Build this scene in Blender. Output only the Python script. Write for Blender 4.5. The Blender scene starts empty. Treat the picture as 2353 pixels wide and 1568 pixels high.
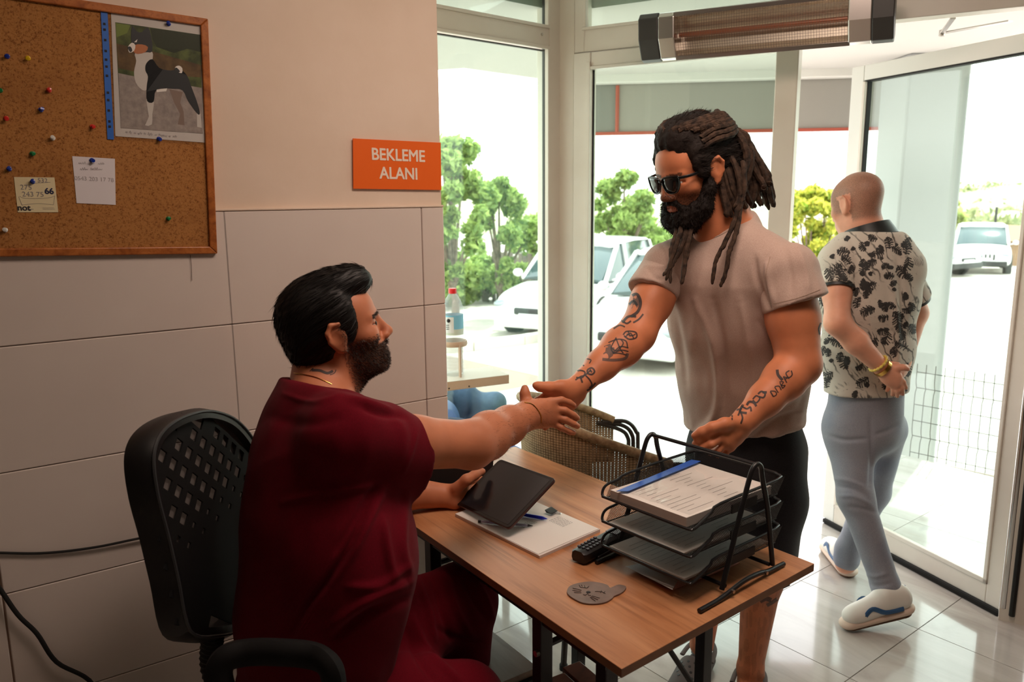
import bpy, bmesh, math, random
import numpy as np
from mathutils import Vector, Matrix, noise as mnoise
from mathutils.bvhtree import BVHTree
random.seed(7); rng = np.random.default_rng(7)
scene = bpy.context.scene
COL = scene.collection
rad = math.radians
# ------------------------------------------------------------------ camera
FPX, CAMH = 1824.0, 1.6
_h, _t, _r = rad(55), rad(10.5), rad(-0.48)
FWD = np.array([math.cos(_h), math.sin(_h), 0]); RGT = np.array([math.sin(_h), -math.cos(_h), 0]); UPZ = np.array([0, 0, 1.0])
_fw = FWD * math.cos(_t) - UPZ * math.sin(_t); _up = UPZ * math.cos(_t) + FWD * math.sin(_t)
_rr = RGT * math.cos(_r) + _up * math.sin(_r); _uu = _up * math.cos(_r) - RGT * math.sin(_r)
CAM = np.array([0, 0, CAMH])
cam_data = bpy.data.cameras.new('camera'); cam = bpy.data.objects.new('camera', cam_data); COL.objects.link(cam)
cam_data.sensor_width = 36; cam_data.lens = FPX / 2353 * 36; cam_data.clip_end = 600; cam_data.clip_start = 0.05
cam.matrix_world = Matrix(((_rr[0], _uu[0], -_fw[0], 0), (_rr[1], _uu[1], -_fw[1], 0), (_rr[2], _uu[2], -_fw[2], CAMH), (0, 0, 0, 1)))
scene.camera = cam
cam_data.dof.use_dof = True; cam_data.dof.focus_distance = 2.05; cam_data.dof.aperture_fstop = 5.0
# ------------------------------------------------------------------ light
scene.view_settings.view_transform = 'Standard'; scene.view_settings.look = 'None'
scene.view_settings.gamma = 1; scene.view_settings.use_curve_mapping = False
scene.view_settings.exposure = 0.55
w = bpy.data.worlds.new('sky'); scene.world = w; w.use_nodes = True
_n = w.node_tree.nodes; _l = w.node_tree.links
_bg = _n['Background']; _bg.inputs[1].default_value = 3.5
_tc = _n.new('ShaderNodeTexCoord'); _sp = _n.new('ShaderNodeSeparateXYZ'); _cr = _n.new('ShaderNodeValToRGB')
_l.new(_tc.outputs['Generated'], _sp.inputs[0]); _l.new(_sp.outputs[2], _cr.inputs[0]); _l.new(_cr.outputs[0], _bg.inputs[0])
_cr.color_ramp.elements[0].color = (0.55, 0.53, 0.5, 1); _cr.color_ramp.elements[0].position = 0.0
_cr.color_ramp.elements[1].color = (1.0, 0.975, 0.94, 1); _cr.color_ramp.elements[1].position = 0.06
_e = _cr.color_ramp.elements.new(0.7); _e.color = (0.92, 0.92, 0.95, 1)
def light(kind, name, loc, energy, color=(1, 1, 1), aim=None, **kw):
    d = bpy.data.lights.new(name, kind); d.energy = energy; d.color = color
    for k, v in kw.items(): setattr(d, k, v)
    o = bpy.data.objects.new(name, d); COL.objects.link(o); o.location = loc
    if aim is not None: o.rotation_euler = Vector(aim).to_track_quat('-Z', 'Y').to_euler()
    return o
light('SUN', 'sun', (10, 5, 12), 4.5, (1, 0.96, 0.9), aim=(-0.62, -0.20, -1.0), angle=rad(0.6))
light('AREA', 'warm_fill_light', (1.3, 1.0, 2.68), 17, (1.0, 0.76, 0.63), aim=(0, 0, -1), shape='RECTANGLE', size=1.2, size_y=.6)  # warm fill added overhead to brighten wall and desk, no source in view
# ------------------------------------------------------------------ helpers
def P(x, y, d):
    r = _fw * FPX + _rr * (x - 1176.5) - _uu * (y - 784); return CAM + r * (d / (r @ FWD))
def PZ(x, y, z):
    r = _fw * FPX + _rr * (x - 1176.5) - _uu * (y - 784); return CAM + r * ((z - CAMH) / r[2])
def PPL(x, y, p0, nrm):
    r = _fw * FPX + _rr * (x - 1176.5) - _uu * (y - 784); nrm = np.array(nrm, float)
    return CAM + r * (((np.array(p0, float) - CAM) @ nrm) / (r @ nrm))
def proj(p):
    d = np.asarray(p, float) - CAM; z = d @ _fw
    return 1176.5 + FPX * (d @ _rr) / z, 784 - FPX * (d @ _uu) / z
def lin(c):
    if isinstance(c, str): c = tuple(int(c[i:i + 2], 16) for i in (0, 2, 4))
    return tuple(((v / 255) / 12.92 if v / 255 <= 0.04045 else ((v / 255 + 0.055) / 1.055) ** 2.4) for v in c)
def nrm(v): v = np.asarray(v, float); return v / np.linalg.norm(v)
class MT:
    """node material builder"""
    def __init__(s, name, col=(200, 200, 200), rough=0.5, metal=0.0, **kw):
        m = bpy.data.materials.new(name); m.use_nodes = True; s.m = m; s.n = m.node_tree.nodes; s.l = m.node_tree.links
        s.b = s.n['Principled BSDF']; s.out = s.n['Material Output']; s._tc = None
        s.set(rough=rough, metal=metal, **kw); s.b.inputs['Base Color'].default_value = (*lin(col), 1); s.col = lin(col)
    def set(s, **kw):
        mp = dict(rough='Roughness', metal='Metallic', coat='Coat Weight', coatr='Coat Roughness', spec='Specular IOR Level', sss='Subsurface Weight', sheen='Sheen Weight', trans='Transmission Weight', ior='IOR', alpha='Alpha', emis='Emission Strength')
        for k, v in kw.items(): s.b.inputs[mp[k]].default_value = v
        return s
    def tc(s, space='Object', scale=(1, 1, 1), rot=(0, 0, 0), loc=(0, 0, 0)):
        if s._tc is None: s._tc = s.n.new('ShaderNodeTexCoord')
        mp = s.n.new('ShaderNodeMapping'); mp.inputs['Scale'].default_value = scale; mp.inputs['Rotation'].default_value = rot; mp.inputs['Location'].default_value = loc
        s.l.new(s._tc.outputs[space], mp.inputs[0]); return mp.outputs[0]
    def noise(s, scale=10, detail=4, rough=0.5, dist=0.0, space='Object', map=(1, 1, 1), rot=(0, 0, 0)):
        t = s.n.new('ShaderNodeTexNoise'); t.inputs['Scale'].default_value = scale; t.inputs['Detail'].default_value = detail; t.inputs['Roughness'].default_value = rough; t.inputs['Distortion'].default_value = dist
        s.l.new(s.tc(space, map, rot), t.inputs['Vector']); return t.outputs['Fac']
    def voro(s, scale=10, feature='F1', out='Distance', space='Object', map=(1, 1, 1)):
        t = s.n.new('ShaderNodeTexVoronoi'); t.feature = feature; t.inputs['Scale'].default_value = scale
        s.l.new(s.tc(space, map), t.inputs['Vector']); return t.outputs[out]
    def wave(s, scale=10, dist=0, detail=2, map=(1, 1, 1), rot=(0, 0, 0), direction='X', space='Object'):
        t = s.n.new('ShaderNodeTexWave'); t.bands_direction = direction; t.inputs['Scale'].default_value = scale; t.inputs['Distortion'].default_value = dist; t.inputs['Detail'].default_value = detail
        s.l.new(s.tc(space, map, rot), t.inputs['Vector']); return t.outputs['Fac']
    def ramp(s, fac, stops, const=False):
        r = s.n.new('ShaderNodeValToRGB'); s.l.new(fac, r.inputs[0]); e = r.color_ramp.elements
        if const: r.color_ramp.interpolation = 'CONSTANT'
        while len(e) < len(stops): e.new(0.5)
        for i, (p, c) in enumerate(stops):
            e[i].position = p; c = (c, c, c) if isinstance(c, (int, float)) else lin(c); e[i].color = (*c, 1)
        return r.outputs[0]
    def mix(s, a, b, fac, mode='MIX'):
        m = s.n.new('ShaderNodeMix'); m.data_type = 'RGBA'; m.blend_type = mode
        for k, v in ((6, a), (7, b), (0, fac)):
            if isinstance(v, (int, float)): m.inputs[k].default_value = v if k == 0 else (v, v, v, 1)
            elif isinstance(v, (tuple, list, str)): m.inputs[k].default_value = (*lin(v), 1)
            else: s.l.new(v, m.inputs[k])
        return m.outputs[2]
    def math(s, op, a, b=0.0):
        m = s.n.new('ShaderNodeMath'); m.operation = op
        for k, v in ((0, a), (1, b)):
            if isinstance(v, (int, float)): m.inputs[k].default_value = v
            else: s.l.new(v, m.inputs[k])
        return m.outputs[0]
    def attr(s, name, out='Fac'):
        a = s.n.new('ShaderNodeAttribute'); a.attribute_name = name; return a.outputs[out]
    def color(s, sock): s.l.new(sock, s.b.inputs['Base Color']); return s
    def roughs(s, sock): s.l.new(sock, s.b.inputs['Roughness']); return s
    def bump(s, sock, strength=0.3, dist=0.002):
        b = s.n.new('ShaderNodeBump'); b.inputs['Strength'].default_value = strength; b.inputs['Distance'].default_value = dist
        s.l.new(sock, b.inputs['Height']); s.l.new(b.outputs[0], s.b.inputs['Normal']); return s
    def transp(s, fac):
        t = s.n.new('ShaderNodeBsdfTransparent'); mx = s.n.new('ShaderNodeMixShader')
        if isinstance(fac, (int, float)): mx.inputs[0].default_value = fac
        else: s.l.new(fac, mx.inputs[0])
        s.l.new(t.outputs[0], mx.inputs[1]); s.l.new(s.b.outputs[0], mx.inputs[2]); s.l.new(mx.outputs[0], s.out.inputs[0]); return s
    def vary(s, a, b, scale=5, detail=4, rough=0.6, map=(1, 1, 1), lo=0.35, hi=0.65):
        return s.color(s.ramp(s.noise(scale, detail, rough, map=map), [(lo, a), (hi, b)]))
W = {}
def wm(o): return W.get(o.name, Matrix.Identity(4)) if o is not None else Matrix.Identity(4)
def props(o, label=None, cat=None, group=None, kind=None):
    for k, v in (('label', label), ('category', cat), ('group', group), ('kind', kind)):
        if v: o[k] = v
    return o
def empty(name, loc, rz=0.0, label=None, cat=None, group=None, kind=None, parent=None):
    o = bpy.data.objects.new(name, None); COL.objects.link(o); o.empty_display_size = 0.1
    o.location = loc; o.rotation_euler = (0, 0, rz)
    W[o.name] = Matrix.Translation(Vector(loc)) @ Matrix.Rotation(rz, 4, 'Z')
    return props(o, label, cat, group, kind)
def link(name, mesh, mat=None, parent=None, local=False, **kw):
    o = bpy.data.objects.new(name, mesh); COL.objects.link(o)
    if mat is not None:
        for m in (mat if isinstance(mat, (list, tuple)) else [mat]): mesh.materials.append(m.m if isinstance(m, MT) else m)
    if parent is not None:
        o.parent = parent
        if not local: o.matrix_parent_inverse = wm(parent).inverted()
    return props(o, **kw)
def npmesh(V, F, smooth=True, name='m'):
    me = bpy.data.meshes.new(name); V = np.asarray(V, np.float32)
    if isinstance(F, np.ndarray) and F.ndim == 2:
        n, k = F.shape
        me.vertices.add(len(V)); me.vertices.foreach_set('co', V.ravel())
        me.loops.add(n * k); me.loops.foreach_set('vertex_index', F.astype(np.int32).ravel())
        me.polygons.add(n); me.polygons.foreach_set('loop_start', np.arange(0, n * k, k, dtype=np.int32))
        me.update(calc_edges=True)
    else:
        me.from_pydata([tuple(map(float, v)) for v in V], [], [tuple(int(i) for i in f) for f in F])
    if smooth: me.polygons.foreach_set('use_smooth', np.ones(len(me.polygons), bool))
    me.update(); return me
def setattrs(me, **kw):
    for k, v in kw.items():
        v = np.asarray(v, np.float32)
        if v.ndim == 1: a = me.attributes.new(k, 'FLOAT', 'POINT'); a.data.foreach_set('value', v)
        else:
            a = me.attributes.new(k, 'FLOAT_COLOR', 'POINT'); a.data.foreach_set('color', np.c_[v, np.ones(len(v))].astype(np.float32).ravel())
def frame(d, up=(0, 0, 1)):
    d = nrm(d); up = np.asarray(up, float)
    if abs(d @ nrm(up)) > 0.98: up = np.array([1.0, 0, 0])
    u = nrm(np.cross(up, d)); v = np.cross(d, u); return u, v, d
def spline(pts, n=8, closed=False):
    p = np.asarray(pts, float); out = []; m = len(p)
    rg = range(m) if closed else range(m - 1)
    for i in rg:
        p0, p1, p2, p3 = (p[(i - 1) % m], p[i], p[(i + 1) % m], p[(i + 2) % m]) if closed else (p[max(i - 1, 0)], p[i], p[i + 1], p[min(i + 2, m - 1)])
        for j in range(n):
            t = j / n; out.append(0.5 * ((2 * p1) + (p2 - p0) * t + (2 * p0 - 5 * p1 + 4 * p2 - p3) * t * t + (3 * p1 - p0 - 3 * p2 + p3) * t ** 3))
    if not closed: out.append(p[-1])
    return np.array(out)
class G:
    def __init__(s): s.v = []; s.f = []; s.mi = []; s.n = 0; s.cur = 0
    def add(s, V, F):
        V = [tuple(map(float, v)) for v in V]; s.v += V; s.f += [tuple(i + s.n for i in f) for f in F]; s.mi += [s.cur] * len(F); s.n += len(V); return s
    def m(s, i): s.cur = i; return s
    def box(s, lo, hi, R=None, o=(0, 0, 0)):
        (a, b, c), (d, e, f) = lo, hi
        V = np.array([(a, b, c), (d, b, c), (d, e, c), (a, e, c), (a, b, f), (d, b, f), (d, e, f), (a, e, f)], float)
        if R is not None: V = V @ np.array(R).T
        V = V + np.array(o)
        return s.add(V, [(0, 3, 2, 1), (4, 5, 6, 7), (0, 1, 5, 4), (1, 2, 6, 5), (2, 3, 7, 6), (3, 0, 4, 7)])
    def bar(s, a, b, w, h, up=(0, 0, 1)):
        a = np.array(a, float); b = np.array(b, float); u, v, d = frame(b - a, up)
        V = [a + u * x + v * y for x, y in ((-w / 2, -h / 2), (w / 2, -h / 2), (w / 2, h / 2), (-w / 2, h / 2))]
        V += [p + (b - a) for p in V]
        return s.add(V, [(0, 3, 2, 1), (4, 5, 6, 7), (0, 1, 5, 4), (1, 2, 6, 5), (2, 3, 7, 6), (3, 0, 4, 7)])
    def hexa(s, q):  # 8 corners: bottom 4, top 4
        return s.add(q, [(0, 3, 2, 1), (4, 5, 6, 7), (0, 1, 5, 4), (1, 2, 6, 5), (2, 3, 7, 6), (3, 0, 4, 7)])
    def tube(s, pts, r, n=8, closed=False, caps=True, sq=None):
        p = np.asarray(pts, float); m = len(p); rr = np.full(m, r) if np.isscalar(r) else np.asarray(r, float)
        t = np.gradient(p, axis=0) if not closed else (np.roll(p, -1, 0) - np.roll(p, 1, 0))
        u, v, d = frame(t[0]); V = []
        for i in range(m):
            d = nrm(t[i]); u = u - d * (u @ d); u = nrm(u); v = np.cross(d, u)
            for k in range(n):
                a = 2 * math.pi * (k + .5) / n; ca, sa = math.cos(a), math.sin(a)
                if sq: V.append(p[i] + rr[i] * (ca * u * sq[0] + sa * v * sq[1]))
                else: V.append(p[i] + rr[i] * (ca * u + sa * v))
        F = []
        for i in range(m if closed else m - 1):
            j = (i + 1) % m
            for k in range(n): F.append((i * n + k, i * n + (k + 1) % n, j * n + (k + 1) % n, j * n + k))
        if caps and not closed: F.append(tuple(range(n - 1, -1, -1))); F.append(tuple(range((m - 1) * n, m * n)))
        return s.add(V, F)
    def lathe(s, prof, n=24, o=(0, 0, 0), R=None, caps=True):
        V = []; m = len(prof)
        for r, z in prof:
            for k in range(n): a = 2 * math.pi * k / n; V.append((r * math.cos(a), r * math.sin(a), z))
        V = np.array(V)
        if R is not None: V = V @ np.array(R).T
        V = V + np.array(o); F = []
        for i in range(m - 1):
            for k in range(n): F.append((i * n + k, i * n + (k + 1) % n, (i + 1) * n + (k + 1) % n, (i + 1) * n + k))
        if caps: F.append(tuple(range(n - 1, -1, -1))); F.append(tuple(range((m - 1) * n, m * n)))
        return s.add(V, F)
    def prism(s, poly, th, o=(0, 0, 0), u=(1, 0, 0), v=(0, 1, 0), w=None):
        u = np.array(u, float); v = np.array(v, float); w = np.cross(u, v) if w is None else np.array(w, float); o = np.array(o, float); n = len(poly)
        V = [o + u * x + v * y for x, y in poly] + [o + u * x + v * y + w * th for x, y in poly]
        return s.add(V, [tuple(range(n - 1, -1, -1)), tuple(range(n, 2 * n))] + [(i, (i + 1) % n, n + (i + 1) % n, n + i) for i in range(n)])
    def loft(s, rings, closed_ring=True, caps=True):
        n = len(rings[0]); V = [p for r in rings for p in r]; F = []
        for i in range(len(rings) - 1):
            for k in range(n if closed_ring else n - 1): F.append((i * n + k, i * n + (k + 1) % n, (i + 1) * n + (k + 1) % n, (i + 1) * n + k))
        if caps: F.append(tuple(range(n - 1, -1, -1))); F.append(tuple(range((len(rings) - 1) * n, len(rings) * n)))
        return s.add(V, F)
    def sphere(s, c, r, n=16, m=10, R=None):
        r = np.array((r, r, r) if np.isscalar(r) else r, float); rings = []
        for i in range(m + 1):
            th = math.pi * (i + 0.02) / (m + 0.04); rings.append([np.array((math.sin(th) * math.cos(2 * math.pi * k / n), math.sin(th) * math.sin(2 * math.pi * k / n), -math.cos(th))) * r for k in range(n)])
        if R is not None: rings = [[np.array(R) @ p for p in q] for q in rings]
        return s.loft([[p + np.array(c) for p in q] for q in rings])
    def build(s, name, mat=None, parent=None, smooth=False, bevel=0, seg=2, subd=0, solid=0, local=False, **kw):
        me = npmesh(s.v, s.f, smooth, name)
        if any(s.mi): me.polygons.foreach_set('material_index', s.mi)
        bm = bmesh.new(); bm.from_mesh(me); bmesh.ops.recalc_face_normals(bm, faces=bm.faces); bm.to_mesh(me); bm.free()
        o = link(name, me, mat, parent, local=local, **kw)
        if smooth == 'auto' or (smooth and not subd):
            me.set_sharp_from_angle(angle=rad(40))
        if solid: md = o.modifiers.new('s', 'SOLIDIFY'); md.thickness = solid; md.offset = 0
        if bevel: md = o.modifiers.new('b', 'BEVEL'); md.width = bevel; md.segments = seg; md.limit_method = 'ANGLE'
        if subd: md = o.modifiers.new('u', 'SUBSURF'); md.levels = subd; md.render_levels = subd
        return o
def dup(root, loc, rz=0.0, **kw):
    r = root.copy(); COL.objects.link(r); r.location = loc; r.rotation_euler = (0, 0, rz); props(r, **kw)
    for ch in list(root.children):
        c = ch.copy(); COL.objects.link(c); c.parent = r
        for g in ch.children:
            d = g.copy(); COL.objects.link(d); d.parent = c
    return r
def pane(mname='glass', tint=(235, 245, 240), refl=0.9):
    m = MT(mname, tint, 0.02); n, l = m.n, m.l
    g = n.new('ShaderNodeBsdfGlossy'); g.inputs['Roughness'].default_value = 0.01; g.inputs['Color'].default_value = (refl, refl, refl, 1)
    t = n.new('ShaderNodeBsdfTransparent'); t.inputs[0].default_value = (*lin(tint), 1)
    fr = n.new('ShaderNodeLayerWeight'); fr.inputs[0].default_value = 0.5; pw = n.new('ShaderNodeMath'); pw.operation = 'POWER'; l.new(fr.outputs['Facing'], pw.inputs[0]); pw.inputs[1].default_value = 5
    ma = n.new('ShaderNodeMath'); ma.operation = 'MULTIPLY_ADD'; l.new(pw.outputs[0], ma.inputs[0]); ma.inputs[1].default_value = .85; ma.inputs[2].default_value = .035; mx = n.new('ShaderNodeMixShader')
    l.new(ma.outputs[0], mx.inputs[0]); l.new(t.outputs[0], mx.inputs[1]); l.new(g.outputs[0], mx.inputs[2]); l.new(mx.outputs[0], m.out.inputs[0]); n.remove(m.b)
    return m
GLASS = pane()
# ------------------------------------------------------------------ materials
M_plaster = MT('plaster', (226, 205, 186), 0.75).vary((222, 200, 180), (229, 208, 190), 3); M_plaster.bump(M_plaster.noise(60, 3), 0.15, 0.002)
M_ceil = MT('ceiling_paint', (235, 228, 215), 0.8)
M_tile = MT('glazed_wall_tile', (224, 212, 204), 0.22, coat=0.3).vary((220, 207, 199), (228, 216, 208), 1.2)
M_grout = MT('grout', (176, 150, 134), 0.8)
M_fgrout = MT('floor_grout', (126, 112, 100), 0.8)
M_floor = MT('floor_tile_glaze', (205, 195, 182), 0.12, coat=0.5, coatr=0.05)
M_floor.color(M_floor.ramp(M_floor.noise(3.0, 8, 0.62, dist=1.4, map=(1, 0.35, 1)), [(0.30, (170, 160, 152)), (0.5, (196, 190, 184)), (0.72, (214, 209, 204))]))
M_frame = MT('white_aluminium', (222, 214, 202), 0.35).vary((216, 207, 194), (226, 219, 208), 2)
M_framew = MT('white_aluminium_outside', (228, 228, 222), 0.4)
M_black = MT('black_plastic', (20, 20, 22), 0.45)
M_rubber = MT('black_rubber', (24, 23, 22), 0.8)
M_steel = MT('brushed_steel', (190, 186, 180), 0.28, 1.0)
M_chrome = MT('chrome', (220, 220, 220), 0.1, 1.0)
# ------------------------------------------------------------------ shell
WY = 2.2; WX = 1.276            # wall_left plane and its right end
wall = G().box((-2.6, WY + 0.004, 0), (WX, WY + 0.22, 2.8)).build('wall_left', M_plaster, kind='structure')
TZ = 1.5615; TH = 0.3055; TWD = 0.6
bed = G().box((-2.6, WY - 0.002, 0), (WX - 0.001, WY + 0.004, TZ - 0.002)).build('grout_bed', M_grout, wall)
lip = G().box((-2.6, WY - 0.012, TZ), (WX, WY + 0.004, TZ + 0.006)).build('top_trim', M_plaster, wall, bevel=0.002)
def tile_mesh(w_, h_, t, name, g=0.0011, bev=0.002):
    gg = G().box((g, -t, g), (w_ - g, 0, h_ - g)); me = npmesh(gg.v, gg.f, False, name)
    bm = bmesh.new(); bm.from_mesh(me); bmesh.ops.bevel(bm, geom=[e for e in bm.edges], offset=bev, segments=1, affect='EDGES'); bmesh.ops.recalc_face_normals(bm, faces=bm.faces); bm.to_mesh(me); bm.free()
    return me
jx = [-1.795, -1.195, -0.595, 0.007, 0.597, 1.197]
_tm = tile_mesh(0.6, TH, 0.010, 'wall_tile'); _tm.materials.append(M_tile.m)
_te = tile_mesh(WX - 1.197, TH, 0.010, 'wall_tile_cut'); _te.materials.append(M_tile.m)
for r_ in range(6):
    z0 = TZ - (r_ + 1) * TH
    for c_, x0 in enumerate(jx):
        me = _te if c_ == 5 else _tm
        zz = z0
        if r_ == 5: continue
        o = bpy.data.objects.new('tile', me); COL.objects.link(o); o.parent = wall; o.location = (x0, WY, zz)
G().box((-2.6, WY - 0.012, 0), (WX, WY, TZ - 5 * TH - 0.002)).build('baseboard_left', M_tile, kind='structure')
# floor
FROT = rad(3.2); FT = 0.483
_s0, _s1 = PZ(2075, 1045, 0)[:2], PZ(2290, 1092, 0)[:2]; _sd = nrm(_s1 - _s0); _sn = np.array((-_sd[1], _sd[0])); _sn = _sn * np.sign(_sn @ FWD[:2])
_q = [_s0 - _sd * 6, _s0 + _sd * 2.6]
fl_ = G().prism([(-3.2, -3.0), (3.6, -3.0), tuple(_q[1]), tuple(_q[0]), (-3.2, 3.4)], 0.044, o=(0, 0, -0.05)).build('floor', M_fgrout, kind='structure')
_fm = G().box((0.0016, 0.0016, 0), (FT - 0.0016, FT - 0.0016, 0.0055)); _fm = npmesh(_fm.v, _fm.f, False, 'floor_tile'); _fm.materials.append(M_floor.m)
fo = np.array((2.775, 1.351)); cu = np.array((math.cos(FROT), math.sin(FROT))); cv = np.array((-math.sin(FROT), math.cos(FROT)))
for i in range(-12, 7):
    for j in range(-8, 8):
        p = fo + cu * FT * i + cv * FT * j; c = p + (cu + cv) * FT / 2
        dd = np.array((c[0], c[1])) @ FWD[:2]; ll = np.array((c[0], c[1])) @ RGT[:2]
        if dd < -0.6 or abs(ll) > 0.6 * abs(dd) + 1.6 or (c - _s0) @ _sn > 0.02 or c[0] < -2.5 or c[1] < -2.8: continue
        o = bpy.data.objects.new('tile', _fm); COL.objects.link(o); o.parent = fl_; o.location = (p[0], p[1], -0.0055); o.rotation_euler = (0, 0, FROT)
# bay geometry
H_ = np.array((3.10, 1.24)); DB = nrm((-0.4226, 0.9063)); CR = H_ + DB * 1.859      # hinge end, direction to corner, bay corner
DA = nrm((-math.cos(rad(7.4)), -math.sin(rad(7.4))))                                  # window A runs left from the corner
NB = np.array((DB[1], -DB[0])); NB = NB if NB @ np.array((1, 0)) > 0 else -NB          # outward normals
NA = np.array((-DA[1], DA[0])); NA = NA if NA[1] > 0 else -NA
def onB(x, y): return PPL(x, y, (*H_, 0), (*NB, 0))
def onA(x, y): return PPL(x, y, (*CR, 0), (*NA, 0))
def sB(p): return (p[:2] - H_) @ DB
def sA(p): return (p[:2] - CR) @ DA
def pt(base, d, n, s, off, z): q = base + d * s + n * off; return (q[0], q[1], z)
def barx(g, base, d, n, s0, s1, z0, z1, o0, o1):
    g.hexa([pt(base, d, n, s0, o0, z0), pt(base, d, n, s1, o0, z0), pt(base, d, n, s1, o1, z0), pt(base, d, n, s0, o1, z0), pt(base, d, n, s0, o0, z1), pt(base, d, n, s1, o0, z1), pt(base, d, n, s1, o1, z1), pt(base, d, n, s0, o1, z1)]); return g
ZC = 2.8
A = (CR, DA, NA); B = (H_, DB, NB)
zt0, zt1 = onA(1252, 116)[2], onA(1252, 61)[2]
print('transom z', zt0, zt1, 'B', onB(1325, 120)[2], onB(1325, 68.6)[2], 'sB left', sB(onB(1363, 500)), sB(onB(1783, 300)), sB(onB(1832, 300)), 'A', sA(onA(1252, 500)))
# window A
wa = empty('window_1', (*CR, 0), kind='structure')
g = G(); LA = 1.5
barx(g, *A, 0.0, 0.085, 0, ZC, -0.03, 0.05); g.build('frame', M_frame, wa, bevel=0.003)
g = G(); barx(g, *A, 0.075, LA, zt0 + .012, zt1 - 0.012, -0.025, 0.045); g.build('frame', M_frame, wa, bevel=0.003)
g = G(); barx(g, *A, 0.085, LA, 0, 0.07, -0.03, 0.05); barx(g, *A, 0.085, LA, ZC - 0.06, ZC, -0.03, 0.05); barx(g, *A, LA, LA + 0.06, 0, ZC, -0.03, 0.05); g.build('frame', M_frame, wa, bevel=0.003)
g = G()
for z0, z1 in ((zt0, zt0 + .013), (zt1 - .013, zt1)): barx(g, *A, 0.085, LA, z0, z1, -0.034, -0.02)
barx(g, *A, 0.085, 0.098, 0.07, zt0, -0.034, -0.012); barx(g, *A, 0.085, 0.098, zt1, ZC, -0.034, -0.012); g.build('glazing_bead', M_frame, wa, bevel=0.002)
g = G(); barx(g, *A, 0.085, 0.090, 0.07, ZC, 0.0, 0.012); barx(g, *A, 0.085, LA, zt0 - 0.004, zt0 + 0.002, 0.0, 0.012); g.build('gasket', MT('grey_gasket', (84, 86, 84), .6), wa)
g = G(); barx(g, *A, 0.085, LA, 0.07, zt0, 0.010, 0.016); g.build('pane', GLASS, wa)
g = G(); barx(g, *A, 0.085, LA, zt1, ZC, 0.010, 0.016); g.build('pane', GLASS, wa)
# screw cap on the transom
q = onA(1236, 81); g = G().sphere(q - np.array((*NA, 0)) * 0.026, 0.006); g.build('screw_cap', M_steel, wa, smooth=True)
# corner post between A and B
g = G(); g.prism([tuple(CR + DA * 0.004 + NA * 0.05 - CR), tuple(CR + DA * 0.004 - NA * 0.03 - CR), tuple(-DB * 0.004 - NB * 0.03), tuple(-DB * 0.004 + NB * 0.05)], ZC, o=(*CR, 0)); g.build('trim_1', M_frame, kind='structure')
# bay side B: transom, posts, fixed sash, doorway
SL = 1.859
s_p0, s_p1 = sB(onB(1783, 300)), sB(onB(1832, 300))     # post between fixed sash and doorway
ztb = onB(1325, 68.6)[2]; zlt = 2.205
wb = empty('window_2', (*CR, 0), kind='structure')
s_g = sB(onB(1325, 500)); g = G(); barx(g, *B, s_g + .002, SL, 0, ZC, -0.03, 0.05); g.build('frame', M_frame, wb, bevel=0.003); g = G(); barx(g, *B, SL - .140, s_g + .002, zlt, ZC, -0.03, 0.05); g.build('frame', M_frame, wb, bevel=0.003); g = G(); barx(g, *B, s_g - .004, s_g + .004, 0, zlt, -0.012, 0.04); g.build('gasket', M_rubber, wb)
zb0 = zlt
g = G(); barx(g, *B, 0.0, SL - 0.13, zb0, ztb, -0.028, 0.045); g.build('frame', M_frame, wb, bevel=0.003)
g = G(); barx(g, *B, 0.02, SL - 0.13, ztb - 0.012, ztb, -0.036, -0.02); barx(g, *B, SL - 0.148, SL - 0.135, ztb, ZC, -0.036, -0.012); g.build('glazing_bead', M_frame, wb, bevel=0.002)
g = G(); barx(g, *B, 0.72, SL - 0.135, ztb, ZC, 0.008, 0.014); g.build('pane', GLASS, wb)
g = G(); barx(g, *B, -0.6, 0.72, ztb, ZC, -0.010, 0.014); g.build('panel', MT('beige_panel', (214, 196, 166), 0.5), wb)
g = G(); barx(g, *B, 0.70, 0.76, ztb, ZC, -0.03, 0.04); barx(g, *B, -0.6, SL - .13, ZC - 0.05, ZC, -0.03, 0.04); g.build('frame', M_frame, wb, bevel=0.003)
# fixed sash (door leaf that stays shut)
dl = empty('door_1', pt(*B, s_p1, 0, 0), kind='structure')
z_in = 2.14
g = G(); s_l = s_g; s_in = sB(onB(1363, 500))
barx(g, *B, s_in, s_l - 0.002, 0.01, 2.2, -0.045, 0.02); g.build('door_stile', M_frame, dl, bevel=0.004)
g = G(); barx(g, *B, s_p1, s_p0 + 0.004, 0.01, 2.2, -0.045, 0.02); g.build('door_stile', M_frame, dl, bevel=0.004)
g = G(); barx(g, *B, s_p0, s_in, z_in, 2.2, -0.042, 0.02); g.build('door_rail', M_frame, dl, bevel=0.004)
g = G(); barx(g, *B, s_p0, s_in, 0.01, 0.11, -0.042, 0.02); g.build('door_rail', M_frame, dl, bevel=0.004)
g = G(); barx(g, *B, s_in, s_in + .016, 0.06, z_in + .02, -0.052, -0.04); barx(g, *B, s_p0, s_in, z_in - 0.012, z_in, -0.05, -0.02); g.build('glazing_bead', M_frame, dl, bevel=0.002)
g = G(); barx(g, *B, s_p0, s_in, 0.11, z_in, -0.010, -0.004); g.build('pane', GLASS, dl)
g = G(); barx(g, *B, s_in - 0.006, s_in, 0.11, z_in, -0.02, -0.011); g.build('gasket', M_rubber, dl)
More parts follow.
